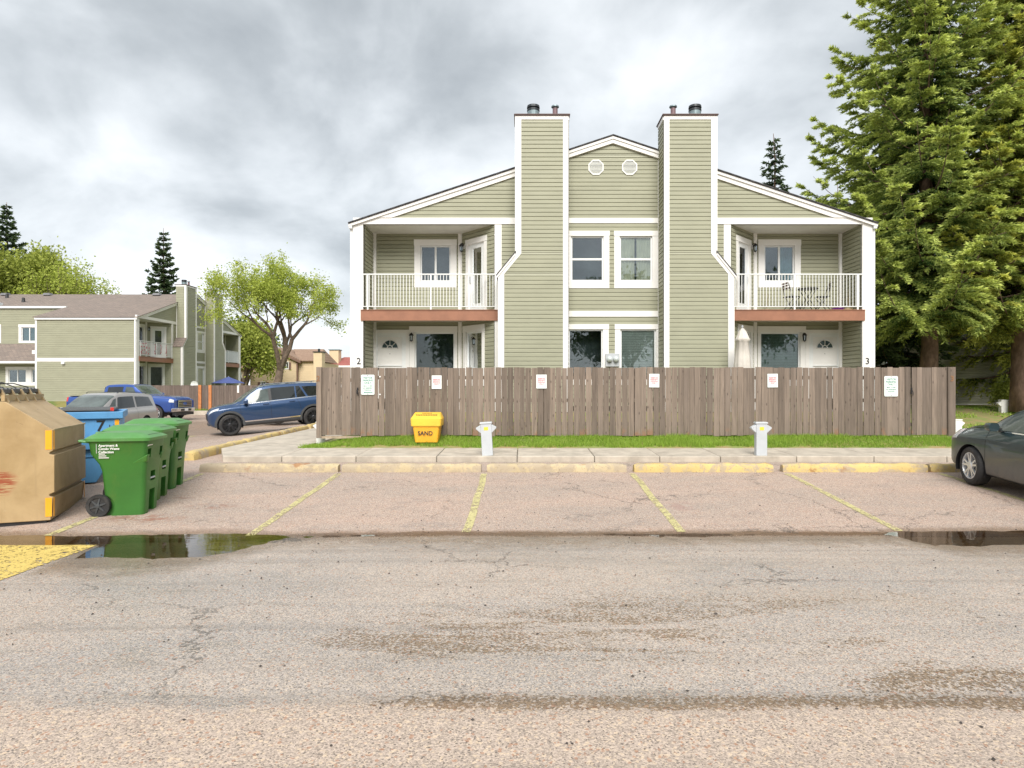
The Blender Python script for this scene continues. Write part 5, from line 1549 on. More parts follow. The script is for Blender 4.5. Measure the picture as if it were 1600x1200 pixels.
# blue dumpster
BLUED = MAT('blue_steel_paint', (.10, .30, .56), .45, .06, 2, dirt=.35, dcol=(.05, .12, .22), ds=3)
e = empty('blue_dumpster', (-6.99, 11.05, -.09), rz=math.radians(29)); tag(e, 'light blue steel dumpster with black lids and a black 7, behind the green carts', 'dumpster')
mb = MB()
# local: x to the right (right end at 0), body to -1.85, y into the distance 0..1.3
mb.prism([(0, 1.22), (0, .72), (-.0, .72), (-.34, .05), (-1.85, .05), (-1.85, 1.22)], lambda p, q, s: (p, s, q), 0, 1.3)
mb.build('body', BLUED, e, bevel=.008)
mb = MB(); mb.box(-1.9, .05, -.05, 0.0, 1.13, 1.25); mb.box(0.001, .05, 0, 1.33, 1.13, 1.25); mb.box(-1.9, .05, 1.3, 1.35, 1.13, 1.25); mb.build('rim', BLUED, e, bevel=.012)
mb = MB(); mb.box(-1.8, -.30, -.10, 0, .62, .76); mb.box(-1.8, -.25, -.02, 0.0, .48, .60); mb.build('fork_pocket', BLUED, e, bevel=.01)
mb = MB(); mb.hexa([(-.40, -.16, .68), (-.22, -.16, .68), (-.24, -.1, .68), (-.38, -.1, .68), (-.42, -.16, .86), (-.20, -.16, .86), (-.22, -.02, .86), (-.40, -.02, .86)]); mb.build('bracket', MAT('pale_blue_paint', (.30, .50, .68), .5, .1, 5), e, bevel=.006)
for k in range(2):
    x0 = -1.86 + k * .95 - (.05 * k); x1 = x0 + .86
    mb = MB(); mb.hexa([(x0, .0, 1.255), (x1, .0, 1.255), (x1, 1.3, 1.255), (x0, 1.3, 1.255), (x0, .0, 1.285), (x1, .0, 1.285), (x1, 1.3, 1.30), (x0, 1.3, 1.30)]); mb.build('lid', BLACKP, e, bevel=.012)
mb = MB(); mb.box(-.14, -.09, .0, .06, 1.26, 1.32); mb.build('reflector', REDS, e)
mb = MB(); mb.box(-.075, -.012, -.006, -.003, .62, 1.11); mb.build('reflector', ORS, e)
text_obj('number', '7', .26, BLACK, e, Matrix.Translation((-.28, -.004, 1.0)) @ FACE_FRONT, .001, True)
text_obj('number', '11', .12, BLACK, e, Matrix.Translation((-.12, -.004, .98)) @ FACE_FRONT, .001)
mb = MB(); mb.box(-1.8, -.4, .05, 1.2, 0.0, .05); mb.build('skid', BLACK, e)

# green carts
GREEN = MAT('green_plastic', (.035, .15, .022), .42, .14, 1.3, dirt=.55, dcol=(.15, .17, .03), ds=1.2, bumpn=.05, bs=120)
GREENL = MAT('green_plastic_lid', (.075, .24, .055), .38, .08, 2, dirt=.3, dcol=(.2, .33, .18), ds=3)
GREEND = MAT('green_recess', (.02, .075, .015), .6, .1, 2)
def fix_normals(o):
    import bmesh
    b_ = bmesh.new(); b_.from_mesh(o.data); bmesh.ops.remove_doubles(b_, verts=b_.verts, dist=1e-5); bmesh.ops.recalc_face_normals(b_, faces=b_.faces); b_.to_mesh(o.data); b_.free()
def smooth_loft(rings, closed_bottom=True, closed_top=True):
    vs = []; fs = []; k = len(rings[0])
    for r in rings: vs += r
    for i in range(len(rings) - 1):
        for j in range(k): fs.append((i * k + j, i * k + (j + 1) % k, (i + 1) * k + (j + 1) % k, (i + 1) * k + j))
    if closed_bottom: fs.append(tuple(range(k - 1, -1, -1)))
    if closed_top: fs.append(tuple((len(rings) - 1) * k + j for j in range(k)))
    return vs, fs
def ring(x0, x1, hw, z, r=.06, n=4, zslope=0.0):
    pts = rrect(x1 - x0, hw * 2, r, n); cx_ = (x0 + x1) / 2
    return [(p + cx_, q, z + zslope * (p + cx_)) for p, q in pts]
def cart(x, y, rz, label, first=None):
    if first:
        c = copy_tree(first); c.location = (x, y, gz_(x, y) - .02); c.rotation_euler = (0, 0, rz); c['label'] = label
        return c
    e = empty('green_cart', (x, y, gz_(x, y) - .02), rz); tag(e, label, 'garbage cart', 'green wheeled carts in a row')
    rings = [ring(-.22, .27, .235, 0.0), ring(-.245, .285, .245, .30), ring(-.27, .30, .262, .62), ring(-.30, .315, .275, .72), ring(-.40, .33, .29, .86), ring(-.42, .345, .31, 1.03), ring(-.42, .35, .32, 1.06)]
    mb = MB(); mb.add(*smooth_loft(rings)); o = mb.build('body', GREEN, e)
    # carve the recesses in the front with a boolean-free approach: recessed boxes built as frames
    cut = MB()
    cut.box(.20, .5, -.09, .09, -.05, .34); cut.box(.20, .5, -.075, .075, .46, .60)
    for s in (-1, 1): cut.box(.27, .5, s * .20 - .05, s * .20 + .05, .80, .93)
    for s in (-1, 1): cut.prism([(-.27 + .175 * math.cos(2 * PI * i / 28), .13 + .175 * math.sin(2 * PI * i / 28)) for i in range(28)], lambda p, q, h: (p, h, q), *sorted((s * .20, s * .4)))
    co = cut.build('cutter', GREEN, e); bpy.context.view_layer.update(); fix_normals(co); fix_normals(o)
    bm_ = o.modifiers.new('b', 'BOOLEAN'); bm_.operation = 'DIFFERENCE'; bm_.object = co; bm_.solver = 'EXACT'
    dg = bpy.context.evaluated_depsgraph_get(); me = bpy.data.meshes.new_from_object(o.evaluated_get(dg)); me.name = 'body'
    o.modifiers.clear(); o.data = me; bpy.data.objects.remove(co)
    smooth_by_angle(o, .6)
    # moulded flares left and right of the front
    for s in (-1, 1):
        mb = MB(); mb.hexa([(.10, s * .270, .70), (.325, s * .270, .745), (.325, s * .20, .745), (.10, s * .20, .70), (.16, s * .29, .755), (.345, s * .305, .86), (.345, s * .2, .86), (.16, s * .2, .755)]); mb.build('corner_flare', GREEN, e, bevel=.02)
    mb = MB(); mb.tube([(.29, -.07, .50), (.29, .07, .50)], .013, 8); mb.build('lift_bar', GREYM, e)
    # lid
    rg = [ring(-.46, .385, .345, 1.045, .09, 5), ring(-.46, .39, .35, 1.085, .09, 5), ring(-.43, .35, .31, 1.11, .09, 5, .0)]
    top = ring(-.36, .22, .22, 1.155, .08, 5)
    mb = MB(); mb.add(*smooth_loft(rg + [top])); l = mb.build('lid', GREENL, e); smooth_by_angle(l, .5)
    mb = MB(); mb.hexa([(.20, -.20, 1.135), (.30, -.20, 1.118), (.30, .20, 1.118), (.20, .20, 1.135), (.21, -.19, 1.150), (.29, -.19, 1.132), (.29, .19, 1.132), (.21, .19, 1.150)]); mb.build('lid_ridge', GREENL, l, bevel=.006)
    mb = MB(); mb.box(.305, .318, -.2, .2, 1.105, 1.125); mb.build('lid_groove', BLACK, l)
    # handle
    mb = MB(); mb.tube([(-.42, -.24, 1.03), (-.55, -.24, 1.045), (-.56, -.22, 1.045), (-.56, .22, 1.045), (-.55, .24, 1.045), (-.42, .24, 1.03)], .018, 8); mb.build('handle', GREENL, e)
    for s in (-1, 1):
        w = MB(); w.lathe([(.0, .018), (.105, .018), (.11, .03), (.15, .035), (.155, .02), (.155, -.02), (.15, -.035), (0, -.035)], lambda a, b, h: (-.30 + a, s * (.25 + h), .152 + b), 28)
        wh = w.build('wheel', RUBBER, e); smooth_by_angle(wh, .5)
        sp_ = MB()
        for k in range(6):
            a = k * PI / 3 + .3; ca, sa = math.cos(a), math.sin(a)
            P_ = lambda r, tt, h: (-.30 + ca * r - sa * tt, s * (.25 + h), .152 + sa * r + ca * tt)
            sp_.hexa([P_(.02, -.014, .018), P_(.105, -.009, .018), P_(.105, .009, .018), P_(.02, .014, .018), P_(.02, -.014, .034), P_(.105, -.007, .028), P_(.105, .007, .028), P_(.02, .014, .034)])
        sp_.lathe([(.03, .0), (.03, .04), (0, .045)], lambda a, b, h: (-.30 + a, s * (.25 + h), .152 + b), 12)
        sp_.build('hub', MAT('dark_hub', (.05, .055, .06), .4, .1, 4), wh)
    mb = MB(); mb.tube([(-.30, -.25, .152), (-.30, .25, .152)], .012, 8); mb.build('axle', GREYM, e)
    # lettering on the right hand flank (faces -y)
    WH = WHITE
    for i, s in enumerate(('Apartment &', 'Condo Waste', 'Collection')):
        text_obj('lettering', s, .046, WH, e, Matrix.Translation((-.275, -.3115 + .0, .985 - i * .045)) @ Matrix.Rotation(-.09, 4, 'X') @ FACE_FRONT, .0008, True, align='LEFT')
    mb = MB(); mb.hexa([(-.30, -.317, .88), (-.297, -.317, .88), (-.297, -.29, .88), (-.30, -.29, .88), (-.30, -.322, 1.01), (-.297, -.322, 1.01), (-.297, -.29, 1.01), (-.30, -.29, 1.01)])
    for i, w in enumerate((.075, .09, .12)):
        z = .862 - i * .026; x0 = -.275
        while x0 < -.275 + w: mb.hexa([(x0, -.302, z), (x0 + .012, -.302, z), (x0 + .012, -.28, z), (x0, -.28, z), (x0, -.303, z + .012), (x0 + .012, -.303, z + .012), (x0 + .012, -.28, z + .012), (x0, -.28, z + .012)]); x0 += .016
    mb.build('print', WH, e)
    mb = MB(); mb.hexa([(.334, -.27, .965), (.337, -.27, .965), (.337, -.12, .965), (.334, -.12, .965), (.342, -.27, .985), (.346, -.27, .985), (.346, -.12, .985), (.342, -.12, .985)]); mb.build('serial_mark', WH, e)
    return e
yaw = math.radians(9)
c1 = cart(-5.62, 9.12, yaw, 'green wheeled garbage cart nearest the camera, white lettering on its side')
cart(-5.90, 9.90, yaw + .02, 'middle green wheeled cart of the row of three', c1)
cart(-6.07, 10.68, yaw - .02, 'rear green wheeled cart of the row of three, beside the kerb', c1)

# ================================================================== vehicles
def interp_s(keys, xs):
    """keys: list of (x, value) descending or ascending; smooth monotone-ish interpolation"""
    k = sorted(keys); X = np.array([a for a, _ in k]); Yv = np.array([b for _, b in k])
    h = np.diff(X); dl = np.diff(Yv) / h
    mth_ = np.zeros(len(X)); 
    for i in range(1, len(X) - 1):
        if dl[i - 1] * dl[i] > 0:
            w1 = 2 * h[i] + h[i - 1]; w2 = h[i] + 2 * h[i - 1]
            mth_[i] = (w1 + w2) / (w1 / dl[i - 1] + w2 / dl[i])
    mth_[0] = dl[0]; mth_[-1] = dl[-1]
    xs = np.clip(np.asarray(xs, float), X[0], X[-1])
    i = np.clip(np.searchsorted(X, xs) - 1, 0, len(X) - 2)
    tt = (xs - X[i]) / h[i]
    return (Yv[i] * (2 * tt ** 3 - 3 * tt ** 2 + 1) + h[i] * mth_[i] * (tt ** 3 - 2 * tt ** 2 + tt) + Yv[i + 1] * (-2 * tt ** 3 + 3 * tt ** 2) + h[i] * mth_[i + 1] * (tt ** 3 - tt ** 2))

class Car:
    """local: +x forward, +y left, z up"""
    def __init__(s, K): s.K = K; s.c = {}
    def par(s, x):
        k = round(x, 5)
        if k not in s.c: s.c[k] = s._par(x)
        return s.c[k]
    def _par(s, x):
        return [float(interp_s(s.K[k], [x])[0]) for k in ('bot', 'sh', 'belt', 'roof', 'w', 'wb', 'wr')]
    def sec(s, x):
        bot, sh, belt, roof, w, wb, wr = s.par(x)
        lip = s.K.get('lip', .045)
        return [(0, bot), (w * .80, bot), (w * .955, bot + .05), (w * .985, bot + .3 * (sh - bot)), (w, sh - .10 * (sh - bot)), (w * .985, sh + .35 * (belt - sh)), (wb, belt), (wr, roof - lip), (wr * .90, roof - .012), (wr * .5, roof + .006), (0, roof + .014)]
    def surf(s, x, v, side=1, off=0.0):
        P_ = s.sec(x); n = len(P_) - 1; v = max(0, min(n - 1e-6, v)); i = int(v); tt = v - i
        p0 = P_[max(0, i - 1)]; p1 = P_[i]; p2 = P_[i + 1]; p3 = P_[min(n, i + 2)]
        def cr(a, b, c, d):
            return .5 * (2 * b + (c - a) * tt + (2 * a - 5 * b + 4 * c - d) * tt * tt + (3 * b - a - 3 * c + d) * tt ** 3)
        # stay linear on the glass band so glazing lies flat; rounded elsewhere
        if i in (6,):
            y, z = p1[0] + (p2[0] - p1[0]) * tt, p1[1] + (p2[1] - p1[1]) * tt
        else:
            y, z = .5 * (cr(p0[0], p1[0], p2[0], p3[0]) + p1[0] + (p2[0] - p1[0]) * tt), .5 * (cr(p0[1], p1[1], p2[1], p3[1]) + p1[1] + (p2[1] - p1[1]) * tt)
        return Vector((x, side * y, z))
    def nrm(s, x, v, side):
        a = s.surf(x + .02, v, side) - s.surf(x - .02, v, side); b = s.surf(x, min(v + .05, 9.99), side) - s.surf(x, v - .05, side)
        n = a.cross(b); n.normalize()
        c = s.surf(x, v, side) - Vector((x, 0, .7))
        if n.dot(c) < 0: n = -n
        return n
    def body(s, mat, par, arches=(), ra=.36, nx=90, vsub=4):
        X0, X1 = s.K['x1'], s.K['x0']
        xs = [X0 + (X1 - X0) * i / nx for i in range(nx + 1)]
        nv = 10 * vsub
        ringv = [j / vsub for j in range(nv + 1)]
        vs = []
        for x in xs:
            r = [s.surf(x, v, 1) for v in ringv] + [s.surf(x, v, -1) for v in ringv[-2:0:-1]]
            vs += r
        k = len(ringv) * 2 - 2
        fs = []
        for i in range(nx):
            for j in range(k): fs.append((i * k + j, i * k + (j + 1) % k, (i + 1) * k + (j + 1) % k, (i + 1) * k + j))
        fs.append(tuple(range(k - 1, -1, -1))); fs.append(tuple(nx * k + j for j in range(k)))
        mb = MB(); mb.add(vs, fs); o = mb.build('body', mat, par)
        cut = MB()
        for ax in arches:
            for sd in (-1, 1):
                ww = s.K['wmax']; zc = s.K['wr_r']
                poly = [(ax + ra * math.cos(PI * i / 30), zc + ra * math.sin(PI * i / 30)) for i in range(31)] + [(ax - ra, -.2), (ax + ra, -.2)]
                cut.prism(poly, lambda p, q, h: (p, h, q), *sorted((sd * (ww - .30), sd * (ww + .2))))
        co = cut.build('cutter', mat); fix_normals(co); fix_normals(o)
        bm_ = o.modifiers.new('b', 'BOOLEAN'); bm_.operation = 'DIFFERENCE'; bm_.object = co; bm_.solver = 'EXACT'
        dg = bpy.context.evaluated_depsgraph_get(); me = bpy.data.meshes.new_from_object(o.evaluated_get(dg)); me.name = 'body'
        o.modifiers.clear(); o.data = me; bpy.data.objects.remove(co)
        smooth_by_angle(o, math.radians(38))
        # wheel wells
        for ax in arches:
            for sd in (-1, 1):
                mb = MB()
                ww = s.K['wmax']
                y0, y1 = sorted((sd * (ww - .30), sd * (ww - .02)))
                n = 20
                for i in range(n):
                    a0, a1 = -.35 + (PI + .7) * i / n, -.35 + (PI + .7) * (i + 1) / n
                    rr_ = ra - .004; c0 = (ax + rr_ * math.cos(a0), s.K['wr_r'] + rr_ * math.sin(a0)); c1_ = (ax + rr_ * math.cos(a1), s.K['wr_r'] + rr_ * math.sin(a1))
                    mb.quad((c0[0], y0 , c0[1]), (c1_[0], y0, c1_[1]), (c1_[0], y1 - sd * .0, c1_[1]), (c0[0], y1, c0[1]))
                yi = y0 if sd > 0 else y1
                mb.add([(ax, yi, s.K['wr_r'])] + [(ax + ra * math.cos(-.35 + (PI + .7) * i / n), yi, s.K['wr_r'] + ra * math.sin(-.35 + (PI + .7) * i / n)) for i in range(n + 1)], [(0, i + 1, i + 2) for i in range(n)])
                mb.build('wheel_well', BLACK, par)
        return o
    def patch(s, name, mat, par, side, xb, xt, v0, v1, off=.004, n=12, m=6, th=None, label=None):
        """xb: (x start, x end) on the lower edge, xt on the upper edge"""
        mb = MB(); vs = []
        for j in range(m + 1):
            tt = j / m; v = v0 + (v1 - v0) * tt
            a = xb[0] + (xt[0] - xb[0]) * tt; b = xb[1] + (xt[1] - xb[1]) * tt
            for i in range(n + 1):
                x = a + (b - a) * i / n
                vs.append(s.surf(x, v, side) + s.nrm(x, v, side) * off)
        fs = [(j * (n + 1) + i, j * (n + 1) + i + 1, (j + 1) * (n + 1) + i + 1, (j + 1) * (n + 1) + i) for j in range(m) for i in range(n)]
        mb.add(vs, fs); o = mb.build(name, mat, par, smooth=True, label=label)
        return o
    def cross(s, name, mat, par, x0, x1, vlo, off=.004, n=14, m=10, xin=None, vhi=10):
        """glazing that crosses the car (windscreen): x0 low edge, x1 high edge, v from vlo on one side over the top to vlo on the other.
        xin: x of low edge at the centre"""
        mb = MB(); vs = []
        for j in range(m + 1):
            tt = j / m
            for i in range(2 * n + 1):
                q = (i - n) / n; side = 1 if q >= 0 else -1
                v = vhi - (vhi - vlo) * abs(q) ** 1.0
                xc = x0 if xin is None else x0 + (xin - x0) * (1 - q * q)
                x = xc + (x1 - xc) * tt
                vs.append(s.surf(x, min(v, 9.999), side) + s.nrm(x, min(v, 9.9), side) * off)
        k = 2 * n + 1
        mb.add(vs, [(j * k + i, j * k + i + 1, (j + 1) * k + i + 1, (j + 1) * k + i) for j in range(m) for i in range(k - 1)])
        return mb.build(name, mat, par, smooth=True)

def wheel(par, x, y, sd, R, wd, rr, spokes, rimmat, steer=0.0, style='twin', dark=BLACK):
    e = MB()
    cs, sn = math.cos(steer), math.sin(steer)
    def F(a, b, h):       # a,b in the wheel plane, h outwards
        lx, ly = a, sd * h
        return (x + lx * cs - ly * sn, y + lx * sn + ly * cs, R + b)
    h = wd / 2
    e.lathe([(rr, h * .86), (rr + .012, h), (R - .05, h * 1.02), (R - .012, h * .85), (R, h * .55), (R, -h * .55), (R - .02, -h), (rr, -h)], F, 40)
    w = e.build('wheel', RUBBER, par); smooth_by_angle(w, .5)
    r = MB(); r.lathe([(rr + .002, h * .9), (rr - .012, h * .93), (rr - .02, h * .7), (rr - .03, -h * .5), (rr * .2, -h * .5)], F, 36)
    ro = r.build('rim', rimmat, w); smooth_by_angle(ro, .5)
    bk = MB(); bk.lathe([(0, -h * .2), (rr * .62, -h * .2), (rr * .62, -h * .35)], F, 24); bk.build('brake_disc', FLUE_D, w)
    s_ = MB()
    for k in range(spokes):
        for q in ((-.11, .11) if style == 'twin' else (0,)):
            a = 2 * PI * k / spokes + .2; ca, sa = math.cos(a), math.sin(a)
            G_ = lambda rad, tt, hh: F(ca * rad - sa * tt, sa * rad + ca * tt, hh)
            t0, t1 = q * .35 * rr, q * 1.9 * rr; w0, w1 = (.034, .028) if style == 'twin' else (.05, .045 if style == 'fat' else .02)
            s_.hexa([G_(.05, t0 - w0 / 2, h * .55), G_(rr - .012, t1 - w1 / 2, h * .62), G_(rr - .012, t1 + w1 / 2, h * .62), G_(.05, t0 + w0 / 2, h * .55),
                     G_(.05, t0 - w0 / 2, h * .82), G_(rr - .012, t1 - w1 / 2, h * .90), G_(rr - .012, t1 + w1 / 2, h * .90), G_(.05, t0 + w0 / 2, h * .82)])
    s_.lathe([(.075, h * .5), (.075, h * .84), (.06, h * .92), (0, h * .94)], F, 16)
    so = s_.build('spokes', rimmat, w)
    return w

def carpaint(name, col, coat=1.0, rough=.35, metal=.0, dirt=0.0, dz=(.25, .75)):
    m, t, b, o = newmat(name)
    vec, _ = objvec(t, False)
    n = noise(t, vec, 90, 2, .5); n2 = noise(t, mapping(t, vec, (2, 2, 1.2)), 2.2, 7, .65, .4)
    c = mixc(t, rng_map(t, n, .4, .6, 0, .3), col, tuple(min(1, x * 1.35 + .004) for x in col))
    sp = N(t, 'ShaderNodeSeparateXYZ'); t.links.new(vec, sp.inputs[0])
    if dirt:
        low = rng_map(t, mth(t, 'ADD', sp.outputs['Z'], mth(t, 'MULTIPLY', mth(t, 'SUBTRACT', n2, .5), .3)), dz[0], dz[1], dirt, dirt * .12)
        dd = mth(t, 'MULTIPLY', low, rng_map(t, n2, .3, .62, .5, 1))
        c = mixc(t, dd, c, (.20, .18, .16))
        t.links.new(mth(t, 'MULTIPLY_ADD', dd, .5, rough), b.inputs['Roughness'])
        t.links.new(mth(t, 'SUBTRACT', coat, mth(t, 'MULTIPLY', dd, 1.3), clamp=True), b.inputs['Coat Weight'])
    else:
        b.inputs['Roughness'].default_value = rough; b.inputs['Coat Weight'].default_value = coat
    t.links.new(c, b.inputs['Base Color'])
    b.inputs['Metallic'].default_value = metal
    b.inputs['Coat Roughness'].default_value = .04
    return m
CHROME = MAT('chrome', (.75, .76, .78), .12, .03, 4, metal=1.0)
ALLOY = MAT('machined_alloy', (.66, .67, .68), .35, .05, 6, metal=.45)
ALLOY_D = MAT('dark_alloy', (.06, .06, .07), .35, .1, 6, metal=.6)
LAMPG = MAT('headlamp', (.55, .58, .62), .08, .1, 14, coat=1.0)
LAMPR = MAT('tail_lamp', (.50, .03, .03), .12, .1, 10, coat=1.0)
SEAM = MAT('seam', (.01, .01, .012), .7, .05)
PLATE = MAT('licence_plate', (.7, .7, .7), .4, .05)

def seams(C, par, side, lst):
    for (x0, x1, v0, v1) in lst:
        C.patch('door_seam', SEAM, par, side, (x0 - .005, x0 + .005), (x1 - .005, x1 + .005), v0, v1, .0015, 1, 10)
def handle(C, par, side, x, v, mat):
    p = C.surf(x, v, side); n = C.nrm(x, v, side)
    mb = MB(); a = p + n * .004; b = p + n * .035
    mb.tube([a + Vector((-.1, 0, 0)), b + Vector((-.08, 0, 0)), b + Vector((.08, 0, 0)), a + Vector((.1, 0, 0))], .014, 6)
    mb.build('door_handle', mat, par)
def mirror(C, par, side, x, v, paint_, w=.17, h=.13, chrome=False):
    p = C.surf(x, v, side)
    mb = MB(); c = p + Vector((0, side * .14, .05))
    vs, fs = smooth_loft([[(c.x + dx, c.y + a * sc, c.z + b * sc) for a, b in rrect(w * 1.25, h * 1.15, .05, 4)] for dx, sc in ((-.07, .92), (-.02, 1.0), (.05, .85), (.085, .4))])
    mb.add(vs, fs); mo = mb.build('wing_mirror', paint_, par); smooth_by_angle(mo, .7)
    mb = MB(); mb.hexa([(p.x - .03, p.y - side * .02, p.z - .01), (p.x + .05, p.y - side * .02, p.z - .01), (p.x + .04, p.y + side * .1, p.z + .01), (p.x - .02, p.y + side * .1, p.z + .01), (p.x - .03, p.y - side * .02, p.z + .03), (p.x + .05, p.y - side * .02, p.z + .03), (p.x + .04, p.y + side * .1, p.z + .04), (p.x - .02, p.y + side * .1, p.z + .04)]); mb.build('mirror_stalk', BLACK, mo)
def interior(par, x0, x1, w, z0, z1):
    mb = MB(); mb.box(x0, x1, -w, w, z0, z1)
    return mb.build('cabin', DARKIN, par)

def place(e, x, y, z, heading, pitch=0.0, roll=0.0):
    e.location = (x, y, z)
    e.rotation_mode = 'XYZ'
    M_ = Matrix.Rotation(heading, 4, 'Z') @ Matrix.Rotation(-pitch, 4, 'Y') @ Matrix.Rotation(roll, 4, 'X')
    e.rotation_euler = M_.to_euler()

# ---- dark sedan on the right
K = dict(x0=2.33, x1=-2.33, wmax=.888, wr_r=.325,
         bot=[(-2.33, .42), (-2.2, .28), (-1.4, .22), (1.5, .21), (2.1, .24), (2.25, .30), (2.33, .40)],
         sh=[(-2.33, .72), (-2, .80), (-1, .80), (0, .78), (1, .76), (1.8, .72), (2.33, .58)],
         belt=[(-2.33, .85), (-2.1, 1.02), (-1.6, 1.03), (-1, .99), (0, 1.01), (.7, .99), (1.3, .965), (1.9, .89), (2.15, .80), (2.33, .64)],
         roof=[(-2.33, .88), (-2.15, 1.06), (-1.75, 1.10), (-1.2, 1.30), (-.6, 1.46), (0, 1.50), (.35, 1.48), (.7, 1.35), (1.1, 1.14), (1.30, 1.05), (1.55, 1.01), (1.9, .94), (2.15, .84), (2.33, .66)],
         w=[(-2.33, .55), (-2.22, .74), (-1.9, .85), (-1.2, .885), (0, .888), (1.2, .885), (1.75, .86), (2.05, .76), (2.22, .60), (2.33, .40)],
         wb=[(-2.33, .5), (-2.2, .68), (-1.8, .78), (-1, .82), (.5, .83), (1.1, .80), (1.7, .72), (2.05, .62), (2.33, .36)],
         wr=[(-2.33, .42), (-2.1, .60), (-1.6, .60), (-.8, .575), (0, .585), (.5, .60), (1.05, .66), (1.5, .62), (2.05, .50), (2.33, .30)])
car = Car(K); e = empty('parked_car'); tag(e, 'dark teal grey sedan at the right edge, dusty door, silver alloy wheel', 'car')
PT = carpaint('dark_teal_paint', (.016, .045, .055), 1.0, .25, .35, .8, (.30, .85))
car.body(PT, e, (1.40, -1.30), .365)
for sd in (-1, 1):
    car.patch('side_window', CARGLASS, e, sd, (.95, -.02), (.33, -.02), 6.06, 6.93, .005)
    car.patch('side_window', CARGLASS_D, e, sd, (-.10, -1.05), (-.10, -.82), 6.06, 6.93, .005)
    car.patch('side_window', CARGLASS, e, sd, (1.10, .98), (.60, .43), 6.04, 6.5, .005, 4, 3)
    car.patch('window_trim', CHROME, e, sd, (1.12, -1.20), (1.12, -1.20), 5.97, 6.03, .007, 24, 1)
    car.patch('pillar', BLACK, e, sd, (-.02, -.10), (-.02, -.10), 6.05, 6.92, .006, 2, 4)
    seams(car, e, sd, [(1.04, 1.06, .9 + .6, 6.0), (-.06, -.06, 1.5, 6.0), (-1.08, -.98, 3.0, 6.0)])
    handle(car, e, sd, .13, 5.0, PT); handle(car, e, sd, -.88, 5.0, PT)
    mirror(car, e, sd, .86, 6.1, PT, .14, .12)
    car.patch('headlight', LAMPG, e, sd, (2.20, 1.78), (2.10, 1.70), 4.6, 5.9, .005, 8, 6)
    car.patch('tail_light', LAMPR, e, sd, (-2.24, -1.95), (-2.2, -2.0), 4.6, 5.9, .005, 8, 6)
    car.patch('side_sill', BLACK, e, sd, (1.0, -.95), (1.0, -.95), 1.4, 2.0, .003, 20, 2)
    for ax in (1.40, -1.30): wheel(e, ax, sd * .775, sd, .325, .215, .222, 5, ALLOY, steer=(-.14 if ax > 0 else 0), style='twin')
car.cross('windscreen', CARGLASS, e, 1.02, .46, 7.1, .005, xin=1.20)
car.cross('rear_window', CARGLASS_D, e, -1.72, -1.05, 7.3, .005)
for gx in (2.31,):
    mb = MB(); mb.box(2.24, 2.345, -.34, .34, .42, .50); mb.build('grille', BLACK, e)
hx, hy = 8.39, 11.77 - 2.33
place(e, hx, hy, gz_(hx, hy) + .005, PI / 2, math.atan(.069))

# ---- blue SUV
K = dict(x0=2.22, x1=-2.52, wmax=.99, wr_r=.39, lip=.07,
         bot=[(-2.52, .55), (-2.4, .36), (-1.5, .31), (1.6, .30), (2.0, .33), (2.15, .40), (2.22, .50)],
         sh=[(-2.52, .98), (-2, 1.02), (0, .98), (1.6, .95), (2.0, .90), (2.22, .76)],
         belt=[(-2.52, 1.10), (-2.3, 1.22), (-1.5, 1.20), (0, 1.15), (1.0, 1.11), (1.6, 1.07), (1.95, 1.01), (2.14, .91), (2.22, .78)],
         roof=[(-2.52, 1.14), (-2.46, 1.30), (-2.2, 1.62), (-1.9, 1.71), (-1.0, 1.765), (-.2, 1.77), (.35, 1.72), (.75, 1.52), (1.15, 1.24), (1.30, 1.16), (1.6, 1.13), (1.95, 1.07), (2.14, .96), (2.22, .81)],
         w=[(-2.52, .78), (-2.4, .92), (-2, .98), (0, .99), (1.6, .985), (1.90, .93), (2.1, .80), (2.22, .60)],
         wb=[(-2.52, .70), (-2.3, .84), (-1.8, .89), (0, .91), (1.1, .90), (1.8, .86), (2.05, .72), (2.22, .54)],
         wr=[(-2.52, .6), (-2.2, .68), (-1, .71), (0, .72), (.6, .73), (1.15, .78), (1.8, .74), (2.05, .60), (2.22, .46)])
SUV = K
car = Car(K); e = empty('parked_suv'); tag(e, 'dark blue SUV with black alloy wheels, half hidden behind the left fence end', 'SUV')
PB = carpaint('navy_blue_paint', (.013, .048, .13), 1.0, .3, .35, .2, (.25, .6))
car.body(PB, e, (1.50, -1.48), .45)
def arch_trim(C, par, ax, sd, r0, r1, mat):
    mb = MB(); n = 28; vs = []
    for i in range(n + 1):
        a = -.12 + (PI + .24) * i / n
        for r in (r0, r1):
            xx = ax + r * math.cos(a); zz = C.K['wr_r'] + r * math.sin(a)
            # find body half width at that height
            P_ = [C.surf(xx, v / 4, 1) for v in range(4, 28)]
            y = max([p.y for p in P_ if abs(p.z - zz) < .09] or [C.K['wmax'] * .97])
            vs.append((xx, sd * (y + .012), zz))
    mb.add(vs, [(2 * i, 2 * i + 1, 2 * i + 3, 2 * i + 2) for i in range(n)])
    nn = len(vs)
    mb.add([(v[0], v[1] - sd * .06, v[2]) for v in vs], [])
    fs = []
    for i in range(n):
        fs += [(2 * i, 2 * i + 2, nn + 2 * i + 2, nn + 2 * i), (2 * i + 1, 2 * i + 3, nn + 2 * i + 3, nn + 2 * i + 1)]
    mb.f.extend(fs)
    o = mb.build('arch_trim', mat, par, smooth=False); return o
DKPL = MAT('grey_cladding', (.055, .06, .065), .55, .1, 6)
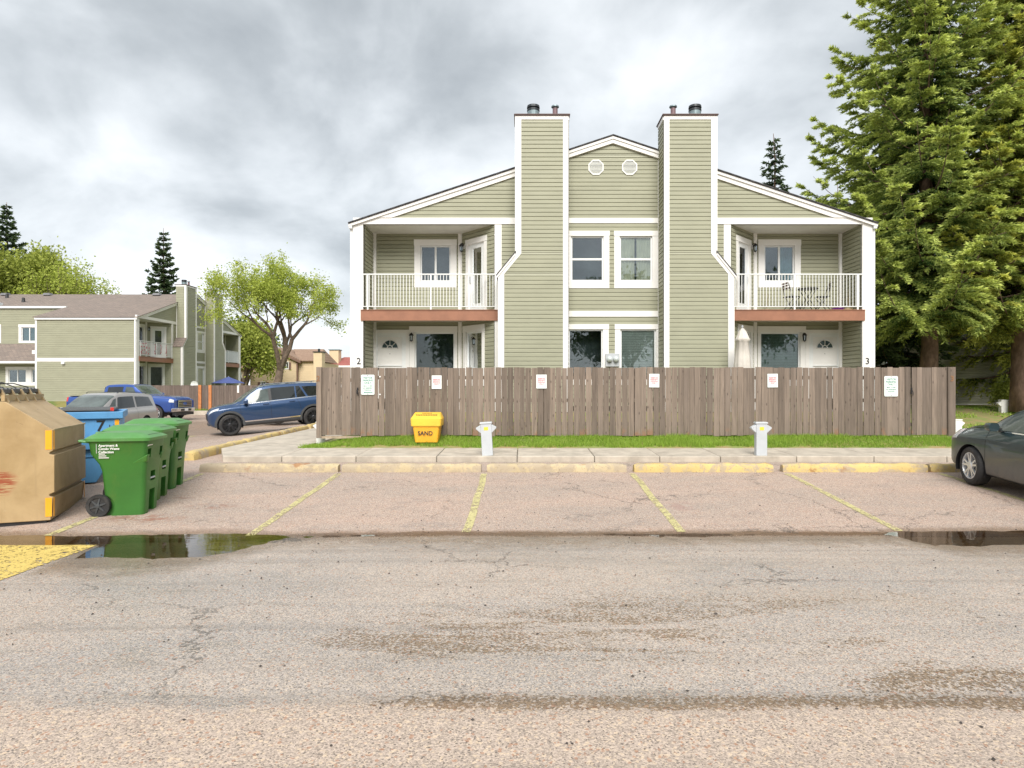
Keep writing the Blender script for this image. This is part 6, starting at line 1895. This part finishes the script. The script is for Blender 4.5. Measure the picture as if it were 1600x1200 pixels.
def suv_parts(car, e, PB, wm, glassr=CARGLASS_D):
    for sd in (-1, 1):
        car.patch('side_window', CARGLASS, e, sd, (1.00, .10), (.42, .10), 6.06, 6.9, .005)
        car.patch('side_window', glassr, e, sd, (.0, -.86), (.0, -.86), 6.06, 6.9, .005)
        car.patch('side_window', glassr, e, sd, (-.91, -1.25), (-.91, -1.05), 6.06, 6.9, .005, 4)
        car.patch('side_window', glassr, e, sd, (-1.33, -2.18), (-1.14, -1.98), 6.06, 6.85, .005)
        car.patch('window_trim', CHROME, e, sd, (1.12, -2.3), (1.12, -2.3), 5.94, 6.03, .007, 30, 1)
        car.patch('pillar', BLACK, e, sd, (.10, .0), (.10, .0), 6.05, 6.9, .006, 2, 4)
        seams(car, e, sd, [(1.12, 1.10, 2.0, 6.0), (.05, .05, 2.0, 6.0), (-1.02, -.9, 3.6, 6.0)])
        handle(car, e, sd, .22, 5.15, PB); handle(car, e, sd, -.72, 5.15, PB)
        mirror(car, e, sd, .92, 6.15, PB, .19, .16)
        car.patch('headlight', LAMPG, e, sd, (2.17, 1.86), (2.12, 1.82), 4.9, 5.9, .006, 8, 5)
        car.patch('tail_light', LAMPR, e, sd, (-2.44, -2.1), (-2.42, -2.15), 4.9, 5.9, .006, 8, 5)
        car.patch('side_sill', DKPL, e, sd, (1.08, -1.05), (1.08, -1.05), 1.2, 2.9, .008, 24, 4)
        car.patch('sill_strip', CHROME, e, sd, (1.0, -.98), (1.0, -.98), 2.75, 2.98, .016, 24, 2)
        for ax in (1.50, -1.48):
            arch_trim(car, e, ax, sd, .445, .52, DKPL)
            wheel(e, ax, sd * .86, sd, .39, .25, .275, 5, wm, style='twin')
        mb = MB(); z = 1.80
        mb.tube([(.25, sd * .66, 1.73), (.15, sd * .66, z), (-1.7, sd * .65, z - .01), (-1.85, sd * .65, 1.72)], .017, 6); mb.build('roof_rail', CHROME, e)
    car.cross('windscreen', CARGLASS, e, 1.10, .50, 7.12, .005, xin=1.22)
    car.cross('rear_window', CARGLASS_D, e, -2.44, -2.24, 7.2, .005, m=4)
    mb = MB(); mb.box(2.16, 2.235, -.5, .5, .60, .82); mb.build('grille', BLACK, e, bevel=.01)
    mb = MB(); mb.box(2.10, 2.21, -.6, .6, .40, .48); mb.build('bumper_vent', DKPL, e)
suv_parts(car, e, PB, MAT('black_alloy', (.05, .052, .058), .3, .2, 12, metal=.7))
Fw = Vector((-10.82, 23.65)); Rw = Vector((-8.25, 25.05))
dirv = (Fw - Rw).normalized(); hd = math.atan2(dirv.y, dirv.x)
# the wheels measured in the photograph are those of the near side, .86 from the centre line
side = Vector((-dirv.y, dirv.x))           # left of the car (faces the camera when heading left)
ctr = (Fw + Rw) / 2 - side * .86
zf, zr = -.23, .0
place(e, ctr.x, ctr.y, (zf + zr) / 2, hd, math.atan2(zf - zr, 2.98))
# white SUV behind
car = Car(SUV); e = empty('parked_suv'); tag(e, 'white SUV behind the blue SUV, only its roof edge showing', 'SUV')
PW = carpaint('white_paint_car', (.75, .76, .77), 1.0, .35)
car.body(PW, e, (1.50, -1.48), .45); suv_parts(car, e, PW, ALLOY)
place(e, -10.6, 31.4, -.12, hd, -.03)

# ---- silver minivan
K = dict(x0=2.55, x1=-2.57, wmax=.97, wr_r=.34, lip=.08,
         bot=[(-2.57, .45), (-2.4, .30), (-1.5, .24), (1.6, .23), (2.3, .26), (2.55, .42)],
         sh=[(-2.57, .88), (0, .86), (1.6, .82), (2.2, .76), (2.55, .6)],
         belt=[(-2.57, 1.0), (-2.3, 1.10), (0, 1.04), (1.2, .99), (1.8, .90), (2.3, .78), (2.55, .62)],
         roof=[(-2.57, 1.05), (-2.5, 1.25), (-2.3, 1.62), (-2.0, 1.70), (-.8, 1.75), (.1, 1.74), (.6, 1.62), (1.1, 1.36), (1.55, 1.10), (1.7, 1.04), (2.0, .97), (2.35, .84), (2.55, .64)],
         w=[(-2.57, .82), (-2.4, .93), (-2, .965), (0, .97), (1.6, .96), (2.1, .90), (2.4, .74), (2.55, .55)],
         wb=[(-2.57, .78), (-2.3, .86), (0, .89), (1.2, .87), (1.8, .80), (2.3, .66), (2.55, .5)],
         wr=[(-2.57, .66), (-2.2, .72), (-1, .74), (0, .74), (.8, .75), (1.5, .78), (2.0, .68), (2.55, .45)])
car = Car(K); e = empty('parked_minivan'); tag(e, 'silver grey minivan with dark side windows, behind the blue dumpster', 'minivan')
PS = carpaint('silver_grey_paint', (.40, .385, .37), .8, .35, .5, .35, (.25, .7))
car.body(PS, e, (1.62, -1.46), .39)
for sd in (-1, 1):
    car.patch('side_window', CARGLASS, e, sd, (1.30, .62), (.62, .45), 6.08, 6.88, .005)
    car.patch('side_window', CARGLASS_D, e, sd, (.50, -.72), (.34, -.72), 6.08, 6.88, .005)
    car.patch('side_window', CARGLASS_D, e, sd, (-.85, -2.12), (-.85, -1.92), 6.08, 6.85, .005)
    seams(car, e, sd, [(1.25, 1.3, 1.8, 6.0), (.52, .52, 1.8, 6.0), (-.80, -.80, 1.8, 6.0)])
    handle(car, e, sd, .66, 5.0, PS); handle(car, e, sd, .40, 5.0, PS)
    mirror(car, e, sd, 1.22, 6.15, PS, .2, .17)
    car.patch('headlight', LAMPG, e, sd, (2.42, 2.05), (2.36, 2.0), 4.8, 5.9, .006, 8, 5)
    car.patch('tail_light', LAMPR, e, sd, (-2.54, -2.28), (-2.54, -2.36), 4.6, 6.2, .008, 8, 6)
    car.patch('side_sill', PS, e, sd, (1.15, -1.0), (1.15, -1.0), 2.4, 2.7, .01, 20, 2)
    for ax in (1.62, -1.46): wheel(e, ax, sd * .84, sd, .34, .215, .215, 7, ALLOY, style='fat')
    mb = MB(); mb.tube([(.2, sd * .66, 1.74), (.1, sd * .66, 1.79), (-1.8, sd * .66, 1.76), (-1.9, sd * .66, 1.70)], .016, 6); mb.build('roof_rail', ALLOY_D, e)
car.cross('windscreen', CARGLASS, e, 1.50, .50, 7.1, .005, xin=1.66)
car.cross('rear_window', CARGLASS_D, e, -2.52, -2.3, 7.2, .005, m=4)
mb = MB(); mb.box(2.46, 2.57, -.45, .45, .46, .62); mb.build('grille', ALLOY_D, e)
place(e, -18.15, 27.65, -.45, -PI / 2, 0)

# ---- blue pickup
K = dict(x0=2.95, x1=-2.95, wmax=1.01, wr_r=.41, lip=.07,
         bot=[(-2.95, .62), (-2.8, .52), (-1, .46), (1.6, .45), (2.5, .44), (2.95, .5)],
         sh=[(-2.95, 1.06), (0, 1.06), (1.6, 1.06), (2.5, 1.04), (2.95, 1.0)],
         belt=[(-2.95, 1.26), (-1.0, 1.27), (-.95, 1.27), (0, 1.27), (1.2, 1.25), (2.4, 1.20), (2.8, 1.16), (2.95, 1.10)],
         roof=[(-2.95, 1.30), (-1.12, 1.31), (-1.04, 1.40), (-.94, 1.84), (-.75, 1.93), (0, 1.96), (.55, 1.93), (.9, 1.72), (1.38, 1.38), (1.5, 1.34), (2.0, 1.33), (2.6, 1.29), (2.82, 1.24), (2.95, 1.13)],
         w=[(-2.95, .97), (-2.7, 1.0), (0, 1.01), (2.0, 1.01), (2.6, .99), (2.85, .95), (2.95, .88)],
         wb=[(-2.95, .92), (-1.1, .93), (-.9, .94), (.9, .94), (1.5, .93), (2.4, .91), (2.95, .82)],
         wr=[(-2.95, .86), (-1.15, .86), (-1.0, .78), (-.8, .72), (0, .72), (.6, .74), (1.4, .82), (2.0, .82), (2.95, .74)])
car = Car(K); e = empty('parked_pickup'); tag(e, 'bright blue pickup truck with chrome grille, in front of the far house', 'pickup truck')
PK = carpaint('bright_blue_paint', (.018, .068, .29), 1.0, .3, .3, .15, (.3, .7))
car.body(PK, e, (1.98, -1.75), .50)
for sd in (-1, 1):
    car.patch('side_window', CARGLASS, e, sd, (1.08, .22), (.62, .22), 6.06, 6.88, .006)
    car.patch('side_window', CARGLASS_D, e, sd, (.08, -.78), (.08, -.76), 6.06, 6.88, .006)
    seams(car, e, sd, [(1.25, 1.22, 1.8, 6.0), (.15, .15, 1.8, 6.0), (-.88, -.88, 1.8, 6.0), (-1.1, -1.1, 1.5, 7.5)])
    handle(car, e, sd, .32, 5.2, PK); handle(car, e, sd, -.7, 5.2, PK)
    mirror(car, e, sd, 1.02, 6.2, PK, .22, .22)
    car.patch('headlight', LAMPG, e, sd, (2.94, 2.72), (2.92, 2.70), 4.25, 5.85, .012, 6, 6)
    car.patch('tail_light', LAMPR, e, sd, (-2.94, -2.84), (-2.94, -2.84), 4.2, 6, .008, 4, 6)
    for ax in (1.98, -1.75): wheel(e, ax, sd * .88, sd, .41, .26, .25, 6, ALLOY, style='fat')
car.cross('windscreen', CARGLASS, e, 1.22, .64, 7.12, .006, xin=1.36)
car.cross('rear_window', CARGLASS_D, e, -1.02, -.95, 7.3, .008, m=4)
mb = MB(); mb.box(2.90, 2.985, -.56, .56, .72, 1.08); gr = mb.build('grille', BLACK, e, bevel=.01)
mb = MB()
for z in (.74, .83, .92, 1.01): mb.box(2.985, 3.005, -.56, .56, z, z + .035)
mb.box(2.986, 3.003, -.60, -.55, .72, 1.08); mb.box(2.986, 3.003, .55, .60, .72, 1.08); mb.box(2.985, 3.006, -.6, .6, 1.06, 1.10)
mb.build('grille_bar', CHROME, gr)
mb = MB(); mb.lathe([(.13, 0), (.12, .02), (0, .025)], lambda a, b, h: (3.006 + h, a * 1.3, .91 + b * .6), 20); mb.build('badge', PK, gr)
mb = MB(); mb.hexa([(2.86, -1.0, .48), (3.06, -.80, .50), (3.06, .80, .50), (2.86, 1.0, .48), (2.86, -1.0, .69), (3.07, -.80, .69), (3.07, .80, .69), (2.86, 1.0, .69)]); bu = mb.build('bumper', CHROME, e, bevel=.03)
mb = MB(); mb.box(3.05, 3.078, -.45, .45, .53, .64); mb.build('bumper_vent', BLACK, bu)
mb = MB(); mb.box(3.079, 3.085, -.15, .15, .52, .66); mb.build('licence_plate', PLATE, bu)
mb = MB(); mb.box(2.80, 3.0, -.8, .8, .30, .47); mb.build('valance', BLACK, e)
mb = MB(); mb.box(-2.88, -1.2, -.80, .80, 1.30, 1.335); mb.build('bed_cover', BLACKP, e, bevel=.01)
place(e, -21.3, 34.7, -.26, math.radians(-4), 0)

# ================================================================== trees
def kites(P0, D, L, Wd, tone, rolls=None, cross=2, bend=None):
    """elongated kite quads from P0 along D (unit) with length L, width Wd"""
    n = len(P0)
    a = np.cross(D, rng.normal(size=(n, 3))); a /= np.linalg.norm(a, axis=1, keepdims=True) + 1e-9
    b = np.cross(D, a)
    V = []; T = []
    for c in range(cross):
        ang = c * PI / cross
        s = a * math.cos(ang) + b * math.sin(ang)
        mid = P0 + D * (L * .45)[:, None]
        tip = P0 + D * L[:, None]
        V.append(np.stack([P0, mid + s * (Wd / 2)[:, None], tip, mid - s * (Wd / 2)[:, None]], 1))
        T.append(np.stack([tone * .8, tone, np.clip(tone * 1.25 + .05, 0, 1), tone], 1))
    return np.concatenate(V).reshape(-1, 3), np.concatenate(T).reshape(-1)

def spruce(name, base, H, R, label, seed=1, mat=None, group=None, shoots=60000, whorl=.55, per=6, h0=.16, size=.16, wid=.055, clip=None, trunk_r=.26, low=0.0, prof=.85, droop=.5, cross=2, skip=None, barkmat=None, topless=None):
    global rng
    rg = np.random.default_rng(seed)
    e = empty(name, base); tag(e, label, 'tree', group)
    mb = MB(); n = 10
    pts = [(rg.normal(0, .03) if 0 < i else 0, rg.normal(0, .03) if 0 < i else 0, H * i / n) for i in range(n + 1)]
    mb.tube(pts, [trunk_r * (1.25 if i == 0 else 1) * max(.03, (1 - i / n)) ** .75 for i in range(n + 1)], 12)
    mb.build('trunk', barkmat or BARK, e, smooth=True)
    # branches
    br = []
    h = H * h0
    while h < H * .985:
        k = max(3, int(per * (1 - .3 * h / H)))
        a0 = rg.uniform(0, 2 * PI)
        for i in range(k):
            a = a0 + 2 * PI * i / k + rg.uniform(-.3, .3)
            hh = h + rg.uniform(-.2, .2) * whorl
            f = hh / H
            L = R * max(0, (1 - f)) ** prof * rg.uniform(.72, 1.12)
            if f < .3: L *= (.80 + .2 * f / .3)
            br.append((hh, a, L, f))
        h += whorl * (.75 + .5 * (1 - h / H))
    totL = sum(b[2] ** 1.6 for b in br)
    limb = MB(); P_all, D_all, S_all, T_all = [], [], [], []
    base_v = np.array(base)
    for (hh, a, L, f) in br:
        if L < .05: continue
        dr = np.array([math.cos(a), math.sin(a), 0]); sd = np.array([-math.sin(a), math.cos(a), 0])
        rise = .35 * f - .10; m = 9
        sag = droop * (1 - f) * .35
        s = np.linspace(0, 1, m)
        curve = lambda q: np.array([0, 0, hh]) + dr * (L * q) + np.array([0, 0, 1]) * (L * (rise * q - sag * math.sin(PI * q * .8) + .30 * q ** 3 * (.5 + .5 * (1 - f))))
        cp = [curve(q) for q in s]
        limb.tube(cp, [max(.006, trunk_r * .16 * (L / R + .15) * (1 - q) ** .8 + .004) for q in s], 4, cap=False)
        ns = int(shoots * (L ** 1.6) / totL / cross * 2)
        # laterals
        nl = max(6, int(L / .11))
        lq = np.sort(rg.uniform(.02, 1, nl)) ** 1.25
        per_l = max(3, int(ns / nl))
        for q in lq:
            o_ = curve(q); dq = curve(min(1, q + .05)) - curve(max(0, q - .05)); dq = dq / (np.linalg.norm(dq) + 1e-9)
            side = rg.choice([-1, 1])
            ll = (L * .36 * (1 - q) ** .6 * rg.uniform(.6, 1.2) + .12 + .10 * rg.random()) * (1 if L > .8 else .8)
            lat = sd * side * .80 + dq * .75 + np.array([0, 0, rg.uniform(-.45, -.02) * (1.1 - f)])
            lat = lat / np.linalg.norm(lat)
            tt = rg.uniform(.0, 1, per_l)
            down = np.array([0, 0, -1])
            p = o_[None] + lat[None] * (ll * tt)[:, None] + down[None] * (ll * .30 * tt ** 2 * (1.2 - f))[:, None]
            p = p + rg.normal(0, .012, (per_l, 3))
            alt = np.where(rg.random(per_l) < .5, 1, -1)[:, None]
            cr_ = np.cross(lat, [0, 0, 1.0]); cr_ = cr_ / (np.linalg.norm(cr_) + 1e-9)
            dd = lat[None] * .75 + cr_[None] * alt * .6 + rg.normal(0, .28, (per_l, 3)) + down[None] * rg.uniform(0, .7, (per_l, 1)) * (.9 - .5 * f)
            dd = dd / np.linalg.norm(dd, axis=1, keepdims=True)
            P_all.append(p); D_all.append(dd)
            S_all.append(size * rg.uniform(.6, 1.25, per_l))
            # paler fresh growth outward; lit tops and shaded insides also put into the tone
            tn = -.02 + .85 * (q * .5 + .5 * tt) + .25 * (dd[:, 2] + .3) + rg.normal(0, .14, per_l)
            T_all.append(tn)
    P0 = np.concatenate(P_all); D_ = np.concatenate(D_all); S_ = np.concatenate(S_all); T_ = np.clip(np.concatenate(T_all), 0, 1)
    if clip is not None:
        k = clip(P0 + base_v); P0, D_, S_, T_ = P0[k], D_[k], S_[k], T_[k]
    V, T = kites(P0, D_, S_, np.full(len(P0), wid) * rg.uniform(.7, 1.3, len(P0)), T_, cross=cross)
    F = np.arange(len(V)).reshape(-1, 4)
    c = mesh_np('crown', V, F, mat, e, attr=T)
    limb.build('branches', barkmat or BARK, e, smooth=True, kind='stuff')
    return e

def clipA(P):      # boughs stop at the end wall and roof of the house
    x, y, z = P[:, 0], P[:, 1], P[:, 2]
    inside = (x < 10.75) & (z < 6.9) & (y > 18.8)
    front = (y < 19.3) & (x < 10.7)
    roofz_ = 9.07 - (x - 2.62) * .332 + .1
    inroof = (x < 10.6) & (z < roofz_) & (y > 18.8)
    return ~(inside | inroof | front)

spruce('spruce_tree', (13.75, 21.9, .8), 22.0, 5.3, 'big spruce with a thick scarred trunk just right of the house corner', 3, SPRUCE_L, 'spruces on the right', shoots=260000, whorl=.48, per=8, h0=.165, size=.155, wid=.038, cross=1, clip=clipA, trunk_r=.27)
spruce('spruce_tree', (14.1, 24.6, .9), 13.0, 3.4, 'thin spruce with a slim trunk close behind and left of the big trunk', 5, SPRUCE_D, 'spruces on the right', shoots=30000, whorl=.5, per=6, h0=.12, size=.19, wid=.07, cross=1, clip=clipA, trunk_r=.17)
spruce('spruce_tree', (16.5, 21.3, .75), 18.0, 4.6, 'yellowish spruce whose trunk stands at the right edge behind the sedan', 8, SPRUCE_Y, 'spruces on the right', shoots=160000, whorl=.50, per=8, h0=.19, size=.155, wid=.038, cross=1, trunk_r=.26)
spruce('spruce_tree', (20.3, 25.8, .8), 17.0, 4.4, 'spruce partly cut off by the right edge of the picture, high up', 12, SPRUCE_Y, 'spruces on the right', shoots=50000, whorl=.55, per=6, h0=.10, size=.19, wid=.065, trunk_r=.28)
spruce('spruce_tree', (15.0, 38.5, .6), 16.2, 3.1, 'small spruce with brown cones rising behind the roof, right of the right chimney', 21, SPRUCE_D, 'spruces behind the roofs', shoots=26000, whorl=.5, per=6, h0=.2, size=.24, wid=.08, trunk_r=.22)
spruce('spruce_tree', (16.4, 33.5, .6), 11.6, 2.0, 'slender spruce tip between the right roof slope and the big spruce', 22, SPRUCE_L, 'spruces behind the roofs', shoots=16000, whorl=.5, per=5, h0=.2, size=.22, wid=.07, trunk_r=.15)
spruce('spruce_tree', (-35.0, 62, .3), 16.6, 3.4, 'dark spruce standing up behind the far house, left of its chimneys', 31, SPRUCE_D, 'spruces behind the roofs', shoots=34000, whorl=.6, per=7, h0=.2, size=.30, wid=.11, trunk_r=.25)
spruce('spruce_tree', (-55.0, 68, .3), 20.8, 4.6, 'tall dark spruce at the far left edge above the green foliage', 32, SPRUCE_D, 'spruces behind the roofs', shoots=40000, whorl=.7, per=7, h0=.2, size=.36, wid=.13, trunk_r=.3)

def deciduous(name, base, H, Rc, label, seed, mat, nleaf=60000, leaf=.10, trunk_r=.22, fork=.28, dens=1.0, group=None, limbs=4, spread=.75, bark=None, cat='tree', levels=5, zmin=.3, lean=None, clump=.30):
    rg = random.Random(seed); rn = np.random.default_rng(seed)
    e = empty(name, base); tag(e, label, cat, group)
    mb = MB(); tips = []
    cz_ = H * .62
    def grow(p, d, L, r, lv):
        n = 4; pts = [p]; q = p.copy(); dd = d.copy()
        for i in range(n):
            dd = (dd + Vector((rg.gauss(0, .13), rg.gauss(0, .13), rg.gauss(.03, .08)))).normalized()
            q = q + dd * (L / n); pts.append(q.copy())
        r2 = r * (.78 if lv < 2 else .6)
        mb.tube(pts, [r + (r2 - r) * i / n for i in range(n + 1)], 8 if lv < 2 else (5 if lv < 4 else 3), cap=False)
        if lv >= 2: tips.extend((pt, lv) for pt in pts[1:])
        if lv >= levels: return
        kk = limbs if lv == 0 else rg.choice([2, 3, 3])
        a0 = rg.uniform(0, 2 * PI)
        for k in range(kk):
            a = a0 + 2 * PI * k / kk + rg.uniform(-.4, .4)
            u = dd.orthogonal().normalized(); w = dd.cross(u)
            sp_ = (spread if lv < 2 else spread * .85) * rg.uniform(.6, 1.15)
            nd = (dd * math.cos(sp_) + (u * math.cos(a) + w * math.sin(a)) * math.sin(sp_)).normalized()
            nd = (nd + Vector((0, 0, .12 if lv < 3 else -.02))).normalized()
            start = pts[-1] if (lv == 0 or k < 2) else pts[-2]
            grow(start, nd, L * (rg.uniform(.62, .86) if lv else .8 * (Rc / (H * fork)) * .62), r2 * (.9 if k == 0 else .72), lv + 1)
    d0 = Vector(lean) if lean else Vector((0, 0, 1))
    grow(Vector((0, 0, 0)), d0.normalized(), H * fork, trunk_r, 0)
    # rescale so the crown has the wanted size
    T = np.array([tuple(t_) for t_, l in tips]); LV = np.array([l for t_, l in tips])
    sx = Rc / max(1e-3, np.percentile(np.hypot(T[:, 0], T[:, 1]), 97)); top = np.percentile(T[:, 2], 99.5)
    z1 = H * fork
    def rs(v):
        v = np.array(v); z = v[..., 2]
        k = np.clip((z - z1 * .6) / (z1 * .8), 0, 1)
        v[..., 0] *= 1 + (sx - 1) * k; v[..., 1] *= 1 + (sx - 1) * k
        v[..., 2] = np.where(z > z1, z1 + (z - z1) * (H - z1) / max(.1, top - z1), z)
        return v
    mb.v = [tuple(x) for x in rs(np.array(mb.v, float))]
    mb.build('trunk', bark or BARK_G, e, smooth=True)
    T = rs(T)
    hi = T[(LV >= levels - 1)]
    idx = rn.integers(0, len(hi), nleaf)
    P0 = hi[idx] + rn.normal(0, clump, (nleaf, 3))
    P0 = P0[P0[:, 2] > zmin * H * fork]
    D_ = rn.normal(size=P0.shape); D_[:, 2] -= .2; D_ /= np.linalg.norm(D_, axis=1, keepdims=True)
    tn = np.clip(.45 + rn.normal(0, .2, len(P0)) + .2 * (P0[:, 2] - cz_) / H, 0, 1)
    L_ = leaf * rn.uniform(.6, 1.3, len(P0))
    V, A_ = kites(P0, D_, L_, L_ * .62, tn, cross=1)
    mesh_np('crown', V, np.arange(len(V)).reshape(-1, 4), mat, e, attr=A_)
    return e
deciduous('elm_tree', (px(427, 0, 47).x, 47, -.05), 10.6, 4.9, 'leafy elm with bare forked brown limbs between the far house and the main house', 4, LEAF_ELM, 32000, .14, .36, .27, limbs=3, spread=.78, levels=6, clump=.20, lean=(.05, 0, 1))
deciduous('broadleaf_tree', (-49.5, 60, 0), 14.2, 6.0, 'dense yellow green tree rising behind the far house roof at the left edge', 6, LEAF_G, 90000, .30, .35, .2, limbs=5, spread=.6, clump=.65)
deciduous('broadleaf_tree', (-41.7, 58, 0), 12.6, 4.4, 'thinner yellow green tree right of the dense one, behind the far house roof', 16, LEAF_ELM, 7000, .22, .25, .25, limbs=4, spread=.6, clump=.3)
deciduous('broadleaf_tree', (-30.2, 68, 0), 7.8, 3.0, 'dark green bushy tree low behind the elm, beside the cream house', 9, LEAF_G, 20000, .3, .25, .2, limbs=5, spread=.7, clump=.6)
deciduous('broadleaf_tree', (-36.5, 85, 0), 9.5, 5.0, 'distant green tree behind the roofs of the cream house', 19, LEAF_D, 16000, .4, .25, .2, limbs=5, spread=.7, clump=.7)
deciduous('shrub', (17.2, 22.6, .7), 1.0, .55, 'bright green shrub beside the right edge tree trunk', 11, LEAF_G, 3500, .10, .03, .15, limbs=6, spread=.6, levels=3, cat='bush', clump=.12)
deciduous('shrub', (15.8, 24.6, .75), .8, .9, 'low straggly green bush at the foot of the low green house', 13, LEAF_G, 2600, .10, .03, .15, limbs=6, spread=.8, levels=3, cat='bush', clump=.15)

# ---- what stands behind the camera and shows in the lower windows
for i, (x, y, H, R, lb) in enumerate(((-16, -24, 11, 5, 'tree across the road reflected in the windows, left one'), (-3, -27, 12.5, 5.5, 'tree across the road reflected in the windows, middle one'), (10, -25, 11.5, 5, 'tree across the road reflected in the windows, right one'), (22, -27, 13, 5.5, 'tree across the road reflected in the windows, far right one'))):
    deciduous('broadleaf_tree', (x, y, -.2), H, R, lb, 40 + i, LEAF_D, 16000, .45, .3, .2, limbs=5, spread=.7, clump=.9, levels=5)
